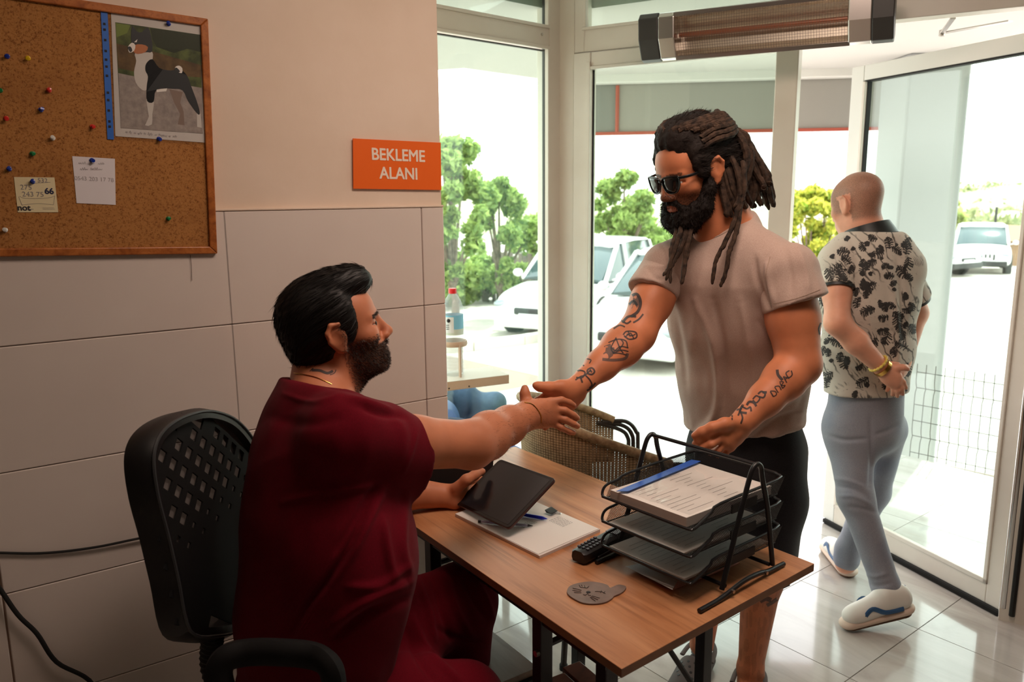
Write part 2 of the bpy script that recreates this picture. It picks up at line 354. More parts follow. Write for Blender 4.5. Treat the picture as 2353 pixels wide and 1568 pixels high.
# reddish brown weather strip seen beside the corner post
g = G(); barx(g, *B, -0.12, -0.02, 0, zlt + .3, -0.03, 0.06); g.build('trim_2', M_frame, kind='structure')
g = G(); barx(g, *B, -0.60, -0.14, 0, .62, -0.10, 0.02); g.build('trim_3', MT('brown_wood_frame', (120, 78, 62), 0.5), kind='structure', bevel=0.004)
w3 = empty('window_3', pt(*B, -.6, 0, 0), kind='structure')
g = G(); barx(g, *B, -0.60, -0.14, .62, .68, -.04, .04); barx(g, *B, -0.60, -0.55, .68, zlt, -.04, .04); g.build('frame', M_frame, w3, bevel=.003)
g = G(); barx(g, *B, -0.55, -0.12, .68, zlt, 0, .006); g.build('pane', GLASS, w3)
# open leaf: hinged at the right, pushed outward
HL = np.array((3.143, 1.203)); HF = np.array((3.394, 2.142)); DL = nrm(HF - HL); LL = np.linalg.norm(HF - HL); NL = np.array((-DL[1], DL[0]))
L_ = (HL, DL, NL)
op = empty('door_2', (*HL, 0), kind='structure')
g = G(); barx(g, *L_, 0, 0.075, 0.02, 2.14, -0.02, 0.03); g.build('door_stile', M_frame, op, bevel=0.004)
g = G(); barx(g, *L_, LL - 0.075, LL, 0.02, 2.14, -0.02, 0.03); g.build('door_stile', M_framew, op, bevel=0.004)
g = G(); barx(g, *L_, 0.075, LL - 0.075, 0.02, 0.10, -0.02, 0.03); g.build('door_rail', M_frame, op, bevel=0.004)
g = G(); barx(g, *L_, 0.075, LL - 0.075, 2.075, 2.14, -0.02, 0.03); g.build('door_rail', M_framew, op, bevel=0.004)
g = G(); barx(g, *L_, 0.075, LL - 0.075, 0.10, 0.118, 0.02, 0.036); barx(g, *L_, 0.075, 0.09, .10, 2.07, 0.02, 0.036); barx(g, *L_, LL - 0.09, LL - 0.075, .10, 2.07, 0.02, 0.036); g.build('glazing_bead', M_frame, op, bevel=0.002)
g = G(); barx(g, *L_, LL - 0.094, LL - 0.085, .10, 2.07, 0.0, 0.022); barx(g, *L_, 0.075, LL - 0.08, 0.10, 0.106, 0.0, 0.03); barx(g, *L_, 0.075, LL - 0.08, 2.069, 2.075, 0.0, 0.03); g.build('gasket', M_rubber, op)
g = G(); barx(g, *L_, 0.075, LL - 0.075, 0.10, 2.075, 0.004, 0.010); g.build('pane', GLASS, op)
g = G(); barx(g, *L_, 0.0, LL - 0.02, 0.004, 0.022, 0.008, 0.044)
for i in range(160):
    s = 0.01 + (LL - 0.04) * i / 160; a = pt(*L_, s, 0.045, 0.012); g.box((-.003, -.003, -.009), (.003, .003, .006), o=a)
g.build('brush_seal', M_rubber, op)
q = pt(*L_, 0.55 * LL, 0.05, 0.018); g = G().sphere(q, 0.011); g.build('roller', M_chrome, op, smooth=True)
g = G().tube([pt(*L_, -0.012, 0.045, 0.05), pt(*L_, -0.012, 0.045, 2.1)], 0.014, 12); g.build('hinge_tube', M_chrome, op, smooth=True)
g = G().tube([pt(*L_, -0.045, 0.04, 0.03), pt(*L_, -0.045, 0.04, 2.1)], 0.010, 8); g.build('hinge_seal', M_rubber, op, smooth=True)
g = G(); barx(g, *L_, -.004, .003, .03, 2.13, .026, .040); g.build('brown_edge_strip', MT('brown_strip', (132, 92, 74), .5), op)
# closer arm on the leaf head
a = P(2165, 76, 3.35); b = P(2322, 48, 3.05); c = P(2190, 42, 3.0)
g = G().bar(a, b, 0.022, 0.006); g.bar(a, c, 0.018, 0.006); g.lathe([(0.012, -.012), (0.012, .012)], 12, o=a); g.build('closer_arm', M_steel, op, bevel=0.001)
# remaining room
zc = 2.8
g = G(); g.box((-3.2, -3.0, zc), (3.35, 2.25, zc + 0.1)); 
qA = pt(*A, LA + .1, 0.05, zc); qC = pt(CR, DA, NA, 0, 0.05, zc); qH = pt(*B, -0.6, 0.05, zc)
g.prism([(1.2, 2.0), (qA[0], 2.0), (qA[0], qA[1]), (qC[0] + .05, qC[1]), (qH[0], qH[1]), (3.2, 0.6)], 0.1, o=(0, 0, zc))
g.build('ceiling', M_ceil, kind='structure')
M_pl2 = MT('tan_plaster', (150, 132, 116), .8)
G().box((-2.7, -3.0, 0), (-2.6, 2.4, zc)).build('wall_back', M_pl2, kind='structure')
G().box((-2.7, -3.0, 0), (3.6, -2.9, zc)).build('wall_near', M_pl2, kind='structure')
G().box((3.34, -2.9, 0), (3.5, 0.76, zc)).build('wall_right', M_pl2, kind='structure')
qW = pt(*A, LA + 0.03, 0, 0)
g = G(); g.hexa([(WX - 0.12, WY + .2, 0), (WX, WY + .2, 0), (qW[0], qW[1], 0), (qW[0] - .12, qW[1], 0), (WX - 0.12, WY + .2, zc), (WX, WY + .2, zc), (qW[0], qW[1], zc), (qW[0] - .12, qW[1], zc)]) if False else g.box((qW[0] - .14, WY + .22, 0), (qW[0] - 0.02, qW[1] + 0.06, zc)); g.build('wall_alcove', M_plaster, kind='structure')
print('qW', qW, 'CR', CR)
# unseen box added overhead to carry the warm fill light
g = G().box((0.7, 0.7, 2.70), (1.9, 1.3, 2.80)); g.build('fill_light_box', MT('fill_box_white', (240, 236, 228), 0.5), label='unseen white box added above the desk for the fill light', cat='lamp', bevel=0.01)
# ------------------------------------------------------------------ outdoors
M_soffit = MT('porch_soffit', (196, 195, 190), 0.8)
M_conc = MT('rendered_column', (172, 174, 174), 0.8)
M_pave = MT('pale_paving', (186, 178, 168), 0.9); M_pave.color(M_pave.ramp(M_pave.noise(1.2, 5), [(0.35, (176, 168, 158)), (0.65, (198, 191, 181))]))
M_grass = MT('grass', (120, 140, 70), 0.9).vary((96, 118, 52), (160, 170, 96), 4)
zs = 2.40
edge = [PZ(930, 166, zs), PZ(1067, 157, zs), PZ(1300, 190, zs), PZ(1390, 186, zs), PZ(1950, 172, zs), PZ(2353, 120, zs), PZ(2700, 65, zs)]
bk = [pt(*B, -0.8, 0.05, 0), pt(*B, SL, 0.05, 0), pt(*A, LA + .1, 0.05, 0)]
poly = [(e[0], e[1]) for e in edge] + [(b[0], b[1]) for b in bk]
G().prism(poly, 0.18, o=(0, 0, zs)).build('porch_roof', M_soffit, label='pale flat porch roof outside the glass doors', cat='roof', kind='structure')
porch = empty('entrance_porch', (3.6, 3.6, 0), label='white porch beam with grey drop panels edged in red', cat='porch')
g = G(); e0, e1 = PZ(1385, 191, 2.345), PZ(1975, 175, 2.345); b_dir = nrm(e1 - e0); b_n = np.array((-b_dir[1], b_dir[0], 0)); b_n = b_n * np.sign(b_n @ FWD)
e0 = e0 - b_dir * 0.05; e1 = e1 + b_dir * 0.7
def slab(g, a, b, n, t, z0, z1):
    a = np.array(a); b = np.array(b); g.hexa([(a[0], a[1], z0), (b[0], b[1], z0), (b[0] + n[0] * t, b[1] + n[1] * t, z0), (a[0] + n[0] * t, a[1] + n[1] * t, z0), (a[0], a[1], z1), (b[0], b[1], z1), (b[0] + n[0] * t, b[1] + n[1] * t, z1), (a[0] + n[0] * t, a[1] + n[1] * t, z1)]); return g
slab(g, e0, e1, b_n, 0.1, 2.345, 2.42); g.build('beam', M_framew, porch, bevel=0.006)
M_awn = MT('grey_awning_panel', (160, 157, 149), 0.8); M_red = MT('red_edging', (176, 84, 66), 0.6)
zb = PPL(1600, 297, e0, b_n)[2]
p_l = PPL(1418, 250, e0, b_n)
g = slab(G(), p_l + b_n * 0.11, e1 + b_n * .11, b_n, 0.012, zb, 2.41); g.build('drop_panel', M_awn, porch)
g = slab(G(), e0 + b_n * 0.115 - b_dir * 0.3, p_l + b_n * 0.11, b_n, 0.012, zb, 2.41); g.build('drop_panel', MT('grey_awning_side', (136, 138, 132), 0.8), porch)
g = slab(G(), e0 + b_n * 0.095 - b_dir * .3, e1 + b_n * .095, b_n, 0.04, zb - 0.022, zb); g.bar(p_l + b_n * 0.10 + UPZ * (zb - p_l[2]), p_l + b_n * .10 + UPZ * (2.34 - p_l[2]), 0.02, 0.02); g.build('red_trim', M_red, porch, bevel=0.003)
# column
c0 = PZ(2100, 1047, 0.0); cc = P(2081, 700, 5.1)
colw = 0.185; cR = [nrm((RGT[0], RGT[1])), nrm((FWD[0], FWD[1]))]
g = G(); g.prism([tuple(cR[0] * x + cR[1] * y) for x, y in ((-colw, -colw), (colw, -colw), (colw, colw), (-colw, colw))], 3.2, o=(cc[0], cc[1], -0.8)); g.build('porch_column', M_conc, label='thick pale square column of the entrance porch', cat='column', bevel=0.015)
# porch slab and ground
sl = [PZ(2075, 1045, 0), PZ(2290, 1092, 0)]; sd = nrm(sl[1] - sl[0])
s_a, s_b = sl[0] - sd * 9, sl[1] + sd * 3
g = G(); g.prism([(s_a[0], s_a[1]), (s_b[0], s_b[1]), (s_b[0] - FWD[0] * 3.5, s_b[1] - FWD[1] * 3.5), (s_a[0] - FWD[0] * 3.5, s_a[1] - FWD[1] * 3.5)], 0.6, o=(0, 0, -0.609)); g.build('porch_slab', MT('pale_porch_concrete', (206, 200, 190), 0.8), kind='structure')
def gz(d): return -0.50 - 0.032 * (d - 5)
g = G(); V = []
ds = [3.5, 5, 8, 12, 18, 26, 40, 70, 140]; ls = np.linspace(-1, 1, 9)
for d in ds:
    for l_ in ls: q = FWD * d + RGT * l_ * (14 + d * 1.2); V.append((q[0], q[1], gz(min(d, 40))))
F = [(i * 9 + k, i * 9 + k + 1, (i + 1) * 9 + k + 1, (i + 1) * 9 + k) for i in range(len(ds) - 1) for k in range(8)]
G().add(V, F).build('ground', M_pave, kind='structure')
def PG(x, y):  # pixel on the sloped ground
    lo, hi = 3.6, 60
    for _ in range(40):
        m_ = (lo + hi) / 2; q = P(x, y, m_)
        if q[2] > gz(m_): lo = m_
        else: hi = m_
    return P(x, y, lo)
# grass verge with kerb behind the first window
q = [PG(1000, 812), PG(1085, 806), PG(1200, 792), PG(1320, 770), PG(1420, 652), PG(1000, 650)]
g = G(); g.prism([(a[0], a[1]) for a in q], 0.14, o=(0, 0, min(a[2] for a in q) - .02)); g.build('lawn', M_grass, kind='structure')
g = G()
for a, b in zip(q[:4], q[1:5]): g.bar(a + UPZ * .04, b + UPZ * .04, 0.14, 0.22)
g.build('kerb', MT('kerb_stone', (210, 203, 192), 0.9), kind='structure', bevel=0.01)
# mesh fence on the porch edge
M_wire = MT('grey_wire', (66, 64, 62), 0.6)
fe = empty('mesh_fence', PZ(2180, 1070, 0), label='low grey welded wire mesh fence beside the porch column', cat='fence')
f0 = PZ(2090, 1049, 0); f1 = PZ(2330, 1103, 0); fd = nrm(f1 - f0); fL = np.linalg.norm(f1 - f0); fn = np.cross(fd, UPZ)
zf = lambda i: i
levels = [0.03, 0.13, 0.23, 0.33, 0.43, 0.53, 0.56]
def bend(z): return 0.018 * sum(math.exp(-((z - c) / 0.02) ** 2) for c in (0.13, 0.43))
for i in range(int(fL / 0.052) + 1):
    zz = np.linspace(0, 0.58, 24); g = G().tube([f0 + fd * (0.052 * i) + UPZ * z - fn * bend(z) for z in zz], 0.0024, 5); g.build('wire', M_wire, fe)
g = G()
for z in levels[:-1]: g.tube([f0 + UPZ * z - fn * bend(z), f1 + UPZ * z - fn * bend(z)], 0.0024, 5)
g.build('cross_wires', M_wire, fe)
# ------------------------------------------------------------------ cars
M_cw = MT('white_car_paint', (232, 232, 230), 0.3, coat=0.6); M_cs = MT('silver_car_paint', (205, 206, 205), 0.3, 0.2, coat=0.6)
M_cg = MT('car_glass', (60, 78, 82), 0.06, spec=0.8); M_tyre = MT('tyre_rubber', (34, 34, 36), 0.85); M_rim = MT('alloy', (190, 190, 190), 0.35, 0.7)
M_dk = MT('dark_car_trim', (32, 33, 35), 0.5); M_hl = MT('headlight_lens', (150, 158, 165), 0.1, 0.3); M_pl = MT('number_plate_white', (225, 226, 224), 0.5)
def car(name, loc, rz, L, Wd, Hh, paint, label, grille='slots', suv=False):
    r = empty(name, loc, rz, label, 'car'); w2 = Wd / 2; R = 0.33 if not suv else 0.36
    zb_ = 0.60 * Hh; sill = 0.22 if not suv else 0.3
    nose = L / 2; fx = L / 2 - 0.85; rx = -L / 2 + 0.78
    hood = zb_ * (0.98 if suv else 0.93)
    st = [(-L / 2, sill + .15, zb_ * .95, w2 * .86), (-L / 2 + .08, sill + .03, zb_ * 1.0, w2 * .93), (-L / 2 + .5, sill, zb_ * 1.02, w2), (0, sill - .02, zb_, w2), (L / 2 - 1.25, sill - .02, hood + .02, w2), (L / 2 - .6, sill, hood - .03, w2 * .985), (L / 2 - .18, sill, hood - .12, w2 * .93), (L / 2 - .03, sill + .04, hood - .24, w2 * .80), (L / 2, sill + .12, hood - .32, w2 * .72)]
    rings = []
    for x, zl, zt, hw in st:
        half = [(0, zl), (hw * .8, zl), (hw * .985, zl + .08), (hw, zl + (zt - zl) * .45), (hw * .97, zt - .12), (hw * .9, zt - .02), (hw * .5, zt + .02), (0, zt + .03)]
        full = half + [(-a, b) for a, b in half[-2:0:-1]]; rings.append([np.array((x, a, b)) for a, b in full])
    G().loft(rings).build('body', paint, r, smooth=True, subd=2, local=True)
    # greenhouse
    A0, A1, A2, A3 = L / 2 - 1.25, L / 2 - 1.95, -L / 2 + .55, -L / 2 + .12
    rt = w2 * .74; zr = Hh - 0.05
    def ring(x, zt, hb, ht): return [np.array((x, -hb, zb_ - .03)), np.array((x, -ht, zt)), np.array((x, -ht * .6, zt + .035)), np.array((x, ht * .6, zt + .035)), np.array((x, ht, zt)), np.array((x, hb, zb_ - .03))]
    G().loft([ring(A0 + .1, zb_, w2 * .85, w2 * .8), ring(A1, zr - .03, w2 * .9, rt * 1.02), ring((A1 + A2) / 2, zr, w2 * .92, rt * 1.03), ring(A2, zr - .04, w2 * .9, rt), ring(A3, zb_ + .02, w2 * .86, w2 * .78)]).build('window_glass', M_cg, r, smooth=True, local=True)
    rr = [[np.array((x, a * rt * 1.04, z + dz)) for a, dz in ((-1, 0), (-.9, .035), (-.3, .055), (.3, .055), (.9, .035), (1, 0), (.9, -.02), (-.9, -.02))] for x, z in ((A1 + .08, zr - .05), (A1 - .1, zr - .01), ((A1 + A2) / 2, zr + .01), (A2 + .1, zr - .01), (A2 - .08, zr - .05))]
    G().loft(rr).build('roof', paint, r, smooth=True, local=True)
    for s in (-1, 1):
        g = G()
        for a, b in (((A0 + .08, w2 * .87, zb_ - .02), (A1 + .02, rt * 1.04, zr - .02)), ((0.0, w2 * .93, zb_ - .02), (-0.05, rt * 1.06, zr)), ((A2 - .1, w2 * .91, zb_ - .02), (A2 + .05, rt * 1.03, zr - .02))):
            g.bar((a[0], a[1] * s, a[2]), (b[0], b[1] * s, b[2]), 0.07, 0.05)
        g.build('pillar', paint, r, bevel=0.01, local=True)
        for x in (fx, rx):
            g = G().lathe([(R * .62, -.11), (R * .9, -.12), (R, -.07), (R, .07), (R * .9, .12), (R * .62, .11)], 28, o=(x, s * (w2 - .12), R), R=Matrix.Rotation(rad(90), 3, 'X'))
            wh = g.build('wheel', M_tyre, r, smooth=True, local=True)
            g = G().lathe([(R * .66, -.09), (R * .62, .0), (R * .66, .09)], 28, o=(x, s * (w2 - .12), R), R=Matrix.Rotation(rad(90), 3, 'X'))
            for k in range(7):
                a = 2 * math.pi * k / 7; g.bar((x, s * (w2 - .03), R), (x + R * .6 * math.cos(a), s * (w2 - .025), R + R * .6 * math.sin(a)), 0.05, 0.03, up=(0, 1, 0))
            g.lathe([(.07, -.02), (.06, .03)], 12, o=(x, s * (w2 - .03), R), R=Matrix.Rotation(rad(-90 * s), 3, 'X')); g.build('rim', M_rim, wh, local=True)
            g = G(); pa = [(R * 1.22 * math.cos(t), R * 1.22 * math.sin(t)) for t in np.linspace(0, math.pi, 14)]; g.prism(pa, 0.03, o=(x, s * (w2 - .02) - .015, R), u=(1, 0, 0), v=(0, 0, 1)); g.build('wheel_arch', M_dk, r, local=True)
        g = G().sphere((A0 - .12, s * (w2 + .09), zb_ + .06), (.07, .10, .075), 10, 8); g.bar((A0 - .1, s * (w2 - .06), zb_ + .0), (A0 - .12, s * (w2 + .05), zb_ + .04), .05, .03); g.build('mirror', paint, r, smooth=True, local=True)
        g = G().sphere((L / 2 - .14, s * w2 * .70, hood - .27), (.12, .17, .075), 12, 8); g.build('headlight', M_hl, r, smooth=True, local=True)
    g = G().box((L / 2 - .2, -w2 * .82, sill + .02), (L / 2 + .01, w2 * .82, sill + .22)); g.build('bumper', M_dk if suv else paint, r, bevel=0.04, local=True)
    if grille == 'slots':
        for k in range(7): G().box((L / 2 - .08, -.36 + k * .12 - .028, hood - .44), (L / 2 + .02, -.36 + k * .12 + .028, hood - .24)).build('grille_slot', M_dk, r, bevel=0.01, local=True)
    else: G().box((L / 2 - .06, -.36, hood - .42), (L / 2 + .02, .36, hood - .30)).build('grille', M_dk, r, bevel=0.03, local=True)
    g = G().box((L / 2, -.26, sill + .16 + (.05 if suv else 0)), (L / 2 + .03, .26, sill + .27 + (.05 if suv else 0))); g.build('number_plate', M_pl, r, bevel=0.005, local=True)
    g = G()
    for s in (-1, 1):
        g.box((-L / 2 + 1.2, s * w2 - .01, sill + .03), (L / 2 - 1.3, s * w2 + .015, sill + .1)); g.box((.25, s * (w2) - .004, zb_ - .17), (.42, s * w2 + .02, zb_ - .14)); g.box((-.75, s * (w2) - .004, zb_ - .17), (-.58, s * w2 + .02, zb_ - .14))
    g.build('side_trim', M_dk if suv else paint, r, local=True)
    return r
hd = rad(55)
def put(px, d): q = P(px, 600, d); return (q[0], q[1], gz(d))
car('parked_car', put(1560, 11.6), hd + rad(148), 3.9, 1.68, 1.52, M_cs, 'pale hatchback parked beyond the glass between the two men, far mirror showing', 'bar')
car('parked_car', put(1345, 14.6), hd + rad(152), 4.3, 1.8, 1.58, M_cw, 'white car with dark grille parked by the tree, seen past the corner post', 'bar')
car('parked_car', put(2250, 28.5), rad(206), 4.3, 1.85, 1.68, M_cw, 'white off-road car facing the doors with a seven-slot grille', 'slots', True)
car('parked_car', put(2088, 27.5), rad(262), 4.3, 1.85, 1.66, M_cw, 'white car partly behind the porch column, left of the slot-grilled car', 'bar', True)
# ------------------------------------------------------------------ trees
def leafmat(name, a, b):
    m = MT(name, a, 0.6); m.color(m.ramp(m.attr('tone'), [(0.0, a), (1.0, b)]))
    t = m.n.new('ShaderNodeBsdfTranslucent'); mx = m.n.new('ShaderNodeMixShader'); mx.inputs[0].default_value = 0.45
    m.l.new(m.b.inputs['Base Color'].links[0].from_socket, t.inputs[0]); m.l.new(m.b.outputs[0], mx.inputs[1]); m.l.new(t.outputs[0], mx.inputs[2]); m.l.new(mx.outputs[0], m.out.inputs[0]); return m
ML1 = leafmat('leaf_green', (96, 128, 66), (176, 196, 112)); ML2 = leafmat('leaf_yellow_green', (120, 150, 50), (206, 204, 84)); ML3 = leafmat('leaf_olive', (104, 116, 74), (172, 172, 128))
M_bark = MT('bark', (112, 96, 84), 0.9).vary((92, 78, 68), (136, 120, 104), 12)
def leaves(centers, radii, n, size, seed=0):
    r = np.random.default_rng(seed); k = len(centers); vol = np.array(radii) ** 2; idx = r.choice(k, n, p=vol / vol.sum())
    d = r.normal(size=(n, 3)); d /= np.linalg.norm(d, axis=1)[:, None]; rr_ = r.uniform(0.02, 1.35, n) ** 0.6
    c = np.array(centers)[idx] + d * (np.array(radii)[idx] * rr_)[:, None] * np.array((1, 1, .85))
    a = r.normal(size=(n, 3)); a /= np.linalg.norm(a, axis=1)[:, None]; b = np.cross(a, r.normal(size=(n, 3))); b /= np.linalg.norm(b, axis=1)[:, None]
    s = size * r.uniform(.6, 1.3, n)[:, None]; V = np.stack([c - a * s, c + b * s * .45, c + a * s, c - b * s * .45], 1).reshape(-1, 3)
    return V, np.arange(n * 4).reshape(-1, 4), np.repeat(np.clip(r.normal(.5, .28, n) + d[:, 2] * .15, 0, 1), 4)
def tree(name, px, d, topy, halfpx, n, size, mat, label, seed, trunk=True, botz=None, cl=9, group=None):
    r = np.random.default_rng(seed); q = P(px, 600, d); zg = gz(min(d, 40)); top = P(px, topy, d)[2]; hw = halfpx * d / 1855
    base = zg + (top - zg) * (0.28 if trunk else 0.05)
    cs, rs = [], []
    cl = cl * 3
    for i in range(cl):
        t = r.uniform(0, 1) ** .8; z = base + (top - base) * (0.02 + .95 * t); w_ = hw * math.sqrt(max(.05, 1 - (2 * (t - .42)) ** 2 * .75)); a = r.uniform(0, 6.28); o_ = w_ * r.uniform(0, 1) ** .6
        cs.append((q[0] + math.cos(a) * o_, q[1] + math.sin(a) * o_, z)); rs.append(hw * r.uniform(.12, .27))
    cs.append((q[0], q[1], top - hw * .2)); rs.append(hw * .2)
    e = empty(name, (q[0], q[1], zg), 0, label, 'tree', group)
    V, F, tn = leaves(cs, rs, n, size, seed); me = npmesh(V, F, False, 'foliage'); setattrs(me, tone=tn); link('foliage', me, mat, e, kind='stuff')
    g = G(); g.tube(spline([(q[0], q[1], zg), (q[0] + .05, q[1], zg + (base - zg) * .6), (q[0] - .04, q[1] + .03, base), (q[0], q[1], (base + top) / 2)], 5), np.linspace(.085, .03, 16), 8); g.build('trunk', M_bark, e, smooth=True)
    g = G()
    for c in cs[::3]: g.tube(spline([(q[0], q[1], base * .8 + zg * .2), ((q[0] + c[0]) / 2, (q[1] + c[1]) / 2, (base + c[2]) / 2), c], 4), np.linspace(.04, .01, 9), 5)
    g.build('branch', M_bark, e, smooth=True)
tree('leafy_tree', 1040, 14.0, 325, 120, 9500, .085, ML1, 'tall green tree beside the orange sign, trunk on the grass verge', 3, cl=13)
tree('leafy_tree', 1148, 15.5, 410, 95, 6500, .085, ML1, 'green tree with a rounded crown above the white car', 5, cl=10)
tree('leafy_tree', 1225, 20.6, 500, 70, 3500, .09, ML1, 'low green tree close to the corner post behind the dark fence', 6, cl=8)
tree('leafy_tree', 1432, 18.0, 395, 95, 7000, .09, ML1, "green tree behind the long-haired man's sunglasses", 8, cl=11)
tree('leafy_tree', 1860, 20.0, 425, 85, 7500, .10, ML2, 'yellow-green tree seen through the open doorway', 9, cl=11, trunk=False)
tree('leafy_tree', 1940, 24.0, 470, 60, 3000, .10, ML2, "yellow-green shrub right behind the walking man's head", 12, cl=8, trunk=False)
tree('leafy_tree', 2165, 38.0, 462, 62, 4500, .16, leafmat('leaf_light', (130, 150, 80), (196, 200, 126)), 'light green tree rising above the car behind the column', 14, trunk=False)
for px_, d_, ty, hp, nn, sd_, lab in ((1010, 18, 590, 100, 4200, 31, 'low green bush at the foot of the tall tree by the sign'), (1115, 19, 600, 95, 4200, 32, 'low bush seen between the two trees in the first window'), (1225, 21.8, 600, 85, 3600, 33, 'low bush behind the dark board fence next to the corner post'), (1470, 26, 500, 130, 6500, 34, 'wide green hedge behind the pale hatchback')):
    tree('bush', px_, d_, ty, hp, nn, .12, ML1, lab, sd_, trunk=False, cl=9)
# hill
g = G(); V = []; nh = 60
for j, (d, yy) in enumerate(((60, 560), (75, 505), (95, 462), (120, 452), (150, 470))):
    for i in range(nh):
        px = 1000 + i * 40; top = P(px, yy - (12 * math.sin((px - 1900) / 240) + 6 * math.sin(px / 61) if j in (2, 3) else 0) - max(0, (px - 2000) * .05), d); V.append(tuple(top))
F = [(j * nh + i, j * nh + i + 1, (j + 1) * nh + i + 1, (j + 1) * nh + i) for j in range(4) for i in range(nh - 1)]
hill = G().add(V, F).build('hill', MT('hill_scrub', (158, 158, 128), 0.9).vary((136, 140, 104), (190, 184, 158), .12), kind='structure', smooth=True)
r_ = np.random.default_rng(4); cs = []; rs = []
for i in range(240):
    d = r_.uniform(60, 118); t = (d - 60) / 58; px = r_.uniform(1800, 2420); yy = 560 - 105 * min(1, t * 1.25) + r_.uniform(-4, 6) - max(0, (px - 2000) * .04); cs.append(P(px, yy, d)); rs.append(r_.uniform(.8, 1.8))
V, F, tn = leaves(cs, rs, 16000, .42, 5); me = npmesh(V, F, False, 'hill_trees'); setattrs(me, tone=tn); link('hill_scrub', me, ML3, None, label='scrubby olive trees covering the far hillside', cat='bushes', kind='stuff')
# street lamp, hut, dark fence
q = P(2278, 600, 34); zg = gz(34); zt = P(2278, 475, 34)[2]
sl_ = empty('street_lamp', (q[0], q[1], zg), 0, 'black post lamp with a white globe on the hillside edge', 'lamp')
G().tube([(q[0], q[1], zg), (q[0], q[1], zt)], .05, 8).build('post', M_black, sl_, smooth=True); G().sphere((q[0], q[1], zt + .16), .19, 16, 10).build('globe', MT('opal_globe', (240, 240, 238), 0.4), sl_, smooth=True)
q = P(2345, 600, 32); hut = empty('wooden_hut', (q[0], q[1], gz(32)), hd + rad(185), 'small brown timber hut at the right edge of the car park', 'hut')
G().box((-.9, -.9, 0), (.9, .9, 1.0)).build('wall', MT('hut_timber', (140, 104, 74), .8), hut, local=True)
G().prism([(-1.15, 1.0), (1.15, 1.0), (0, 1.55)], 2.2, o=(1.1, 0, 0), u=(0, 1, 0), v=(0, 0, 1), w=(-1, 0, 0)).build('roof', MT('hut_roof', (150, 120, 92), .8), hut, local=True)
G().box((.9, -.3, .1), (.94, .3, .8)).build('opening', M_dk, hut, local=True)
a = P(1130, 640, 19); b = P(1300, 640, 17.5); fz = P(1200, 585, 18)[2]
fen = empty('dark_board_fence', ((a[0] + b[0]) / 2, (a[1] + b[1]) / 2, gz(18)), 0, 'dark grey-brown board fence behind the trees and the white car', 'fence')
n_ = 16; M_bd = MT('weathered_board', (112, 100, 92), .85).vary((96, 86, 80), (128, 114, 104), 3)
for i in range(n_):
    p0 = a + (b - a) * i / n_; p1 = a + (b - a) * (i + .92) / n_; slab(G(), p0, p1, FWD, .03, gz(18) - .1, fz - .06 * (i % 2)).build('board', M_bd, fen)
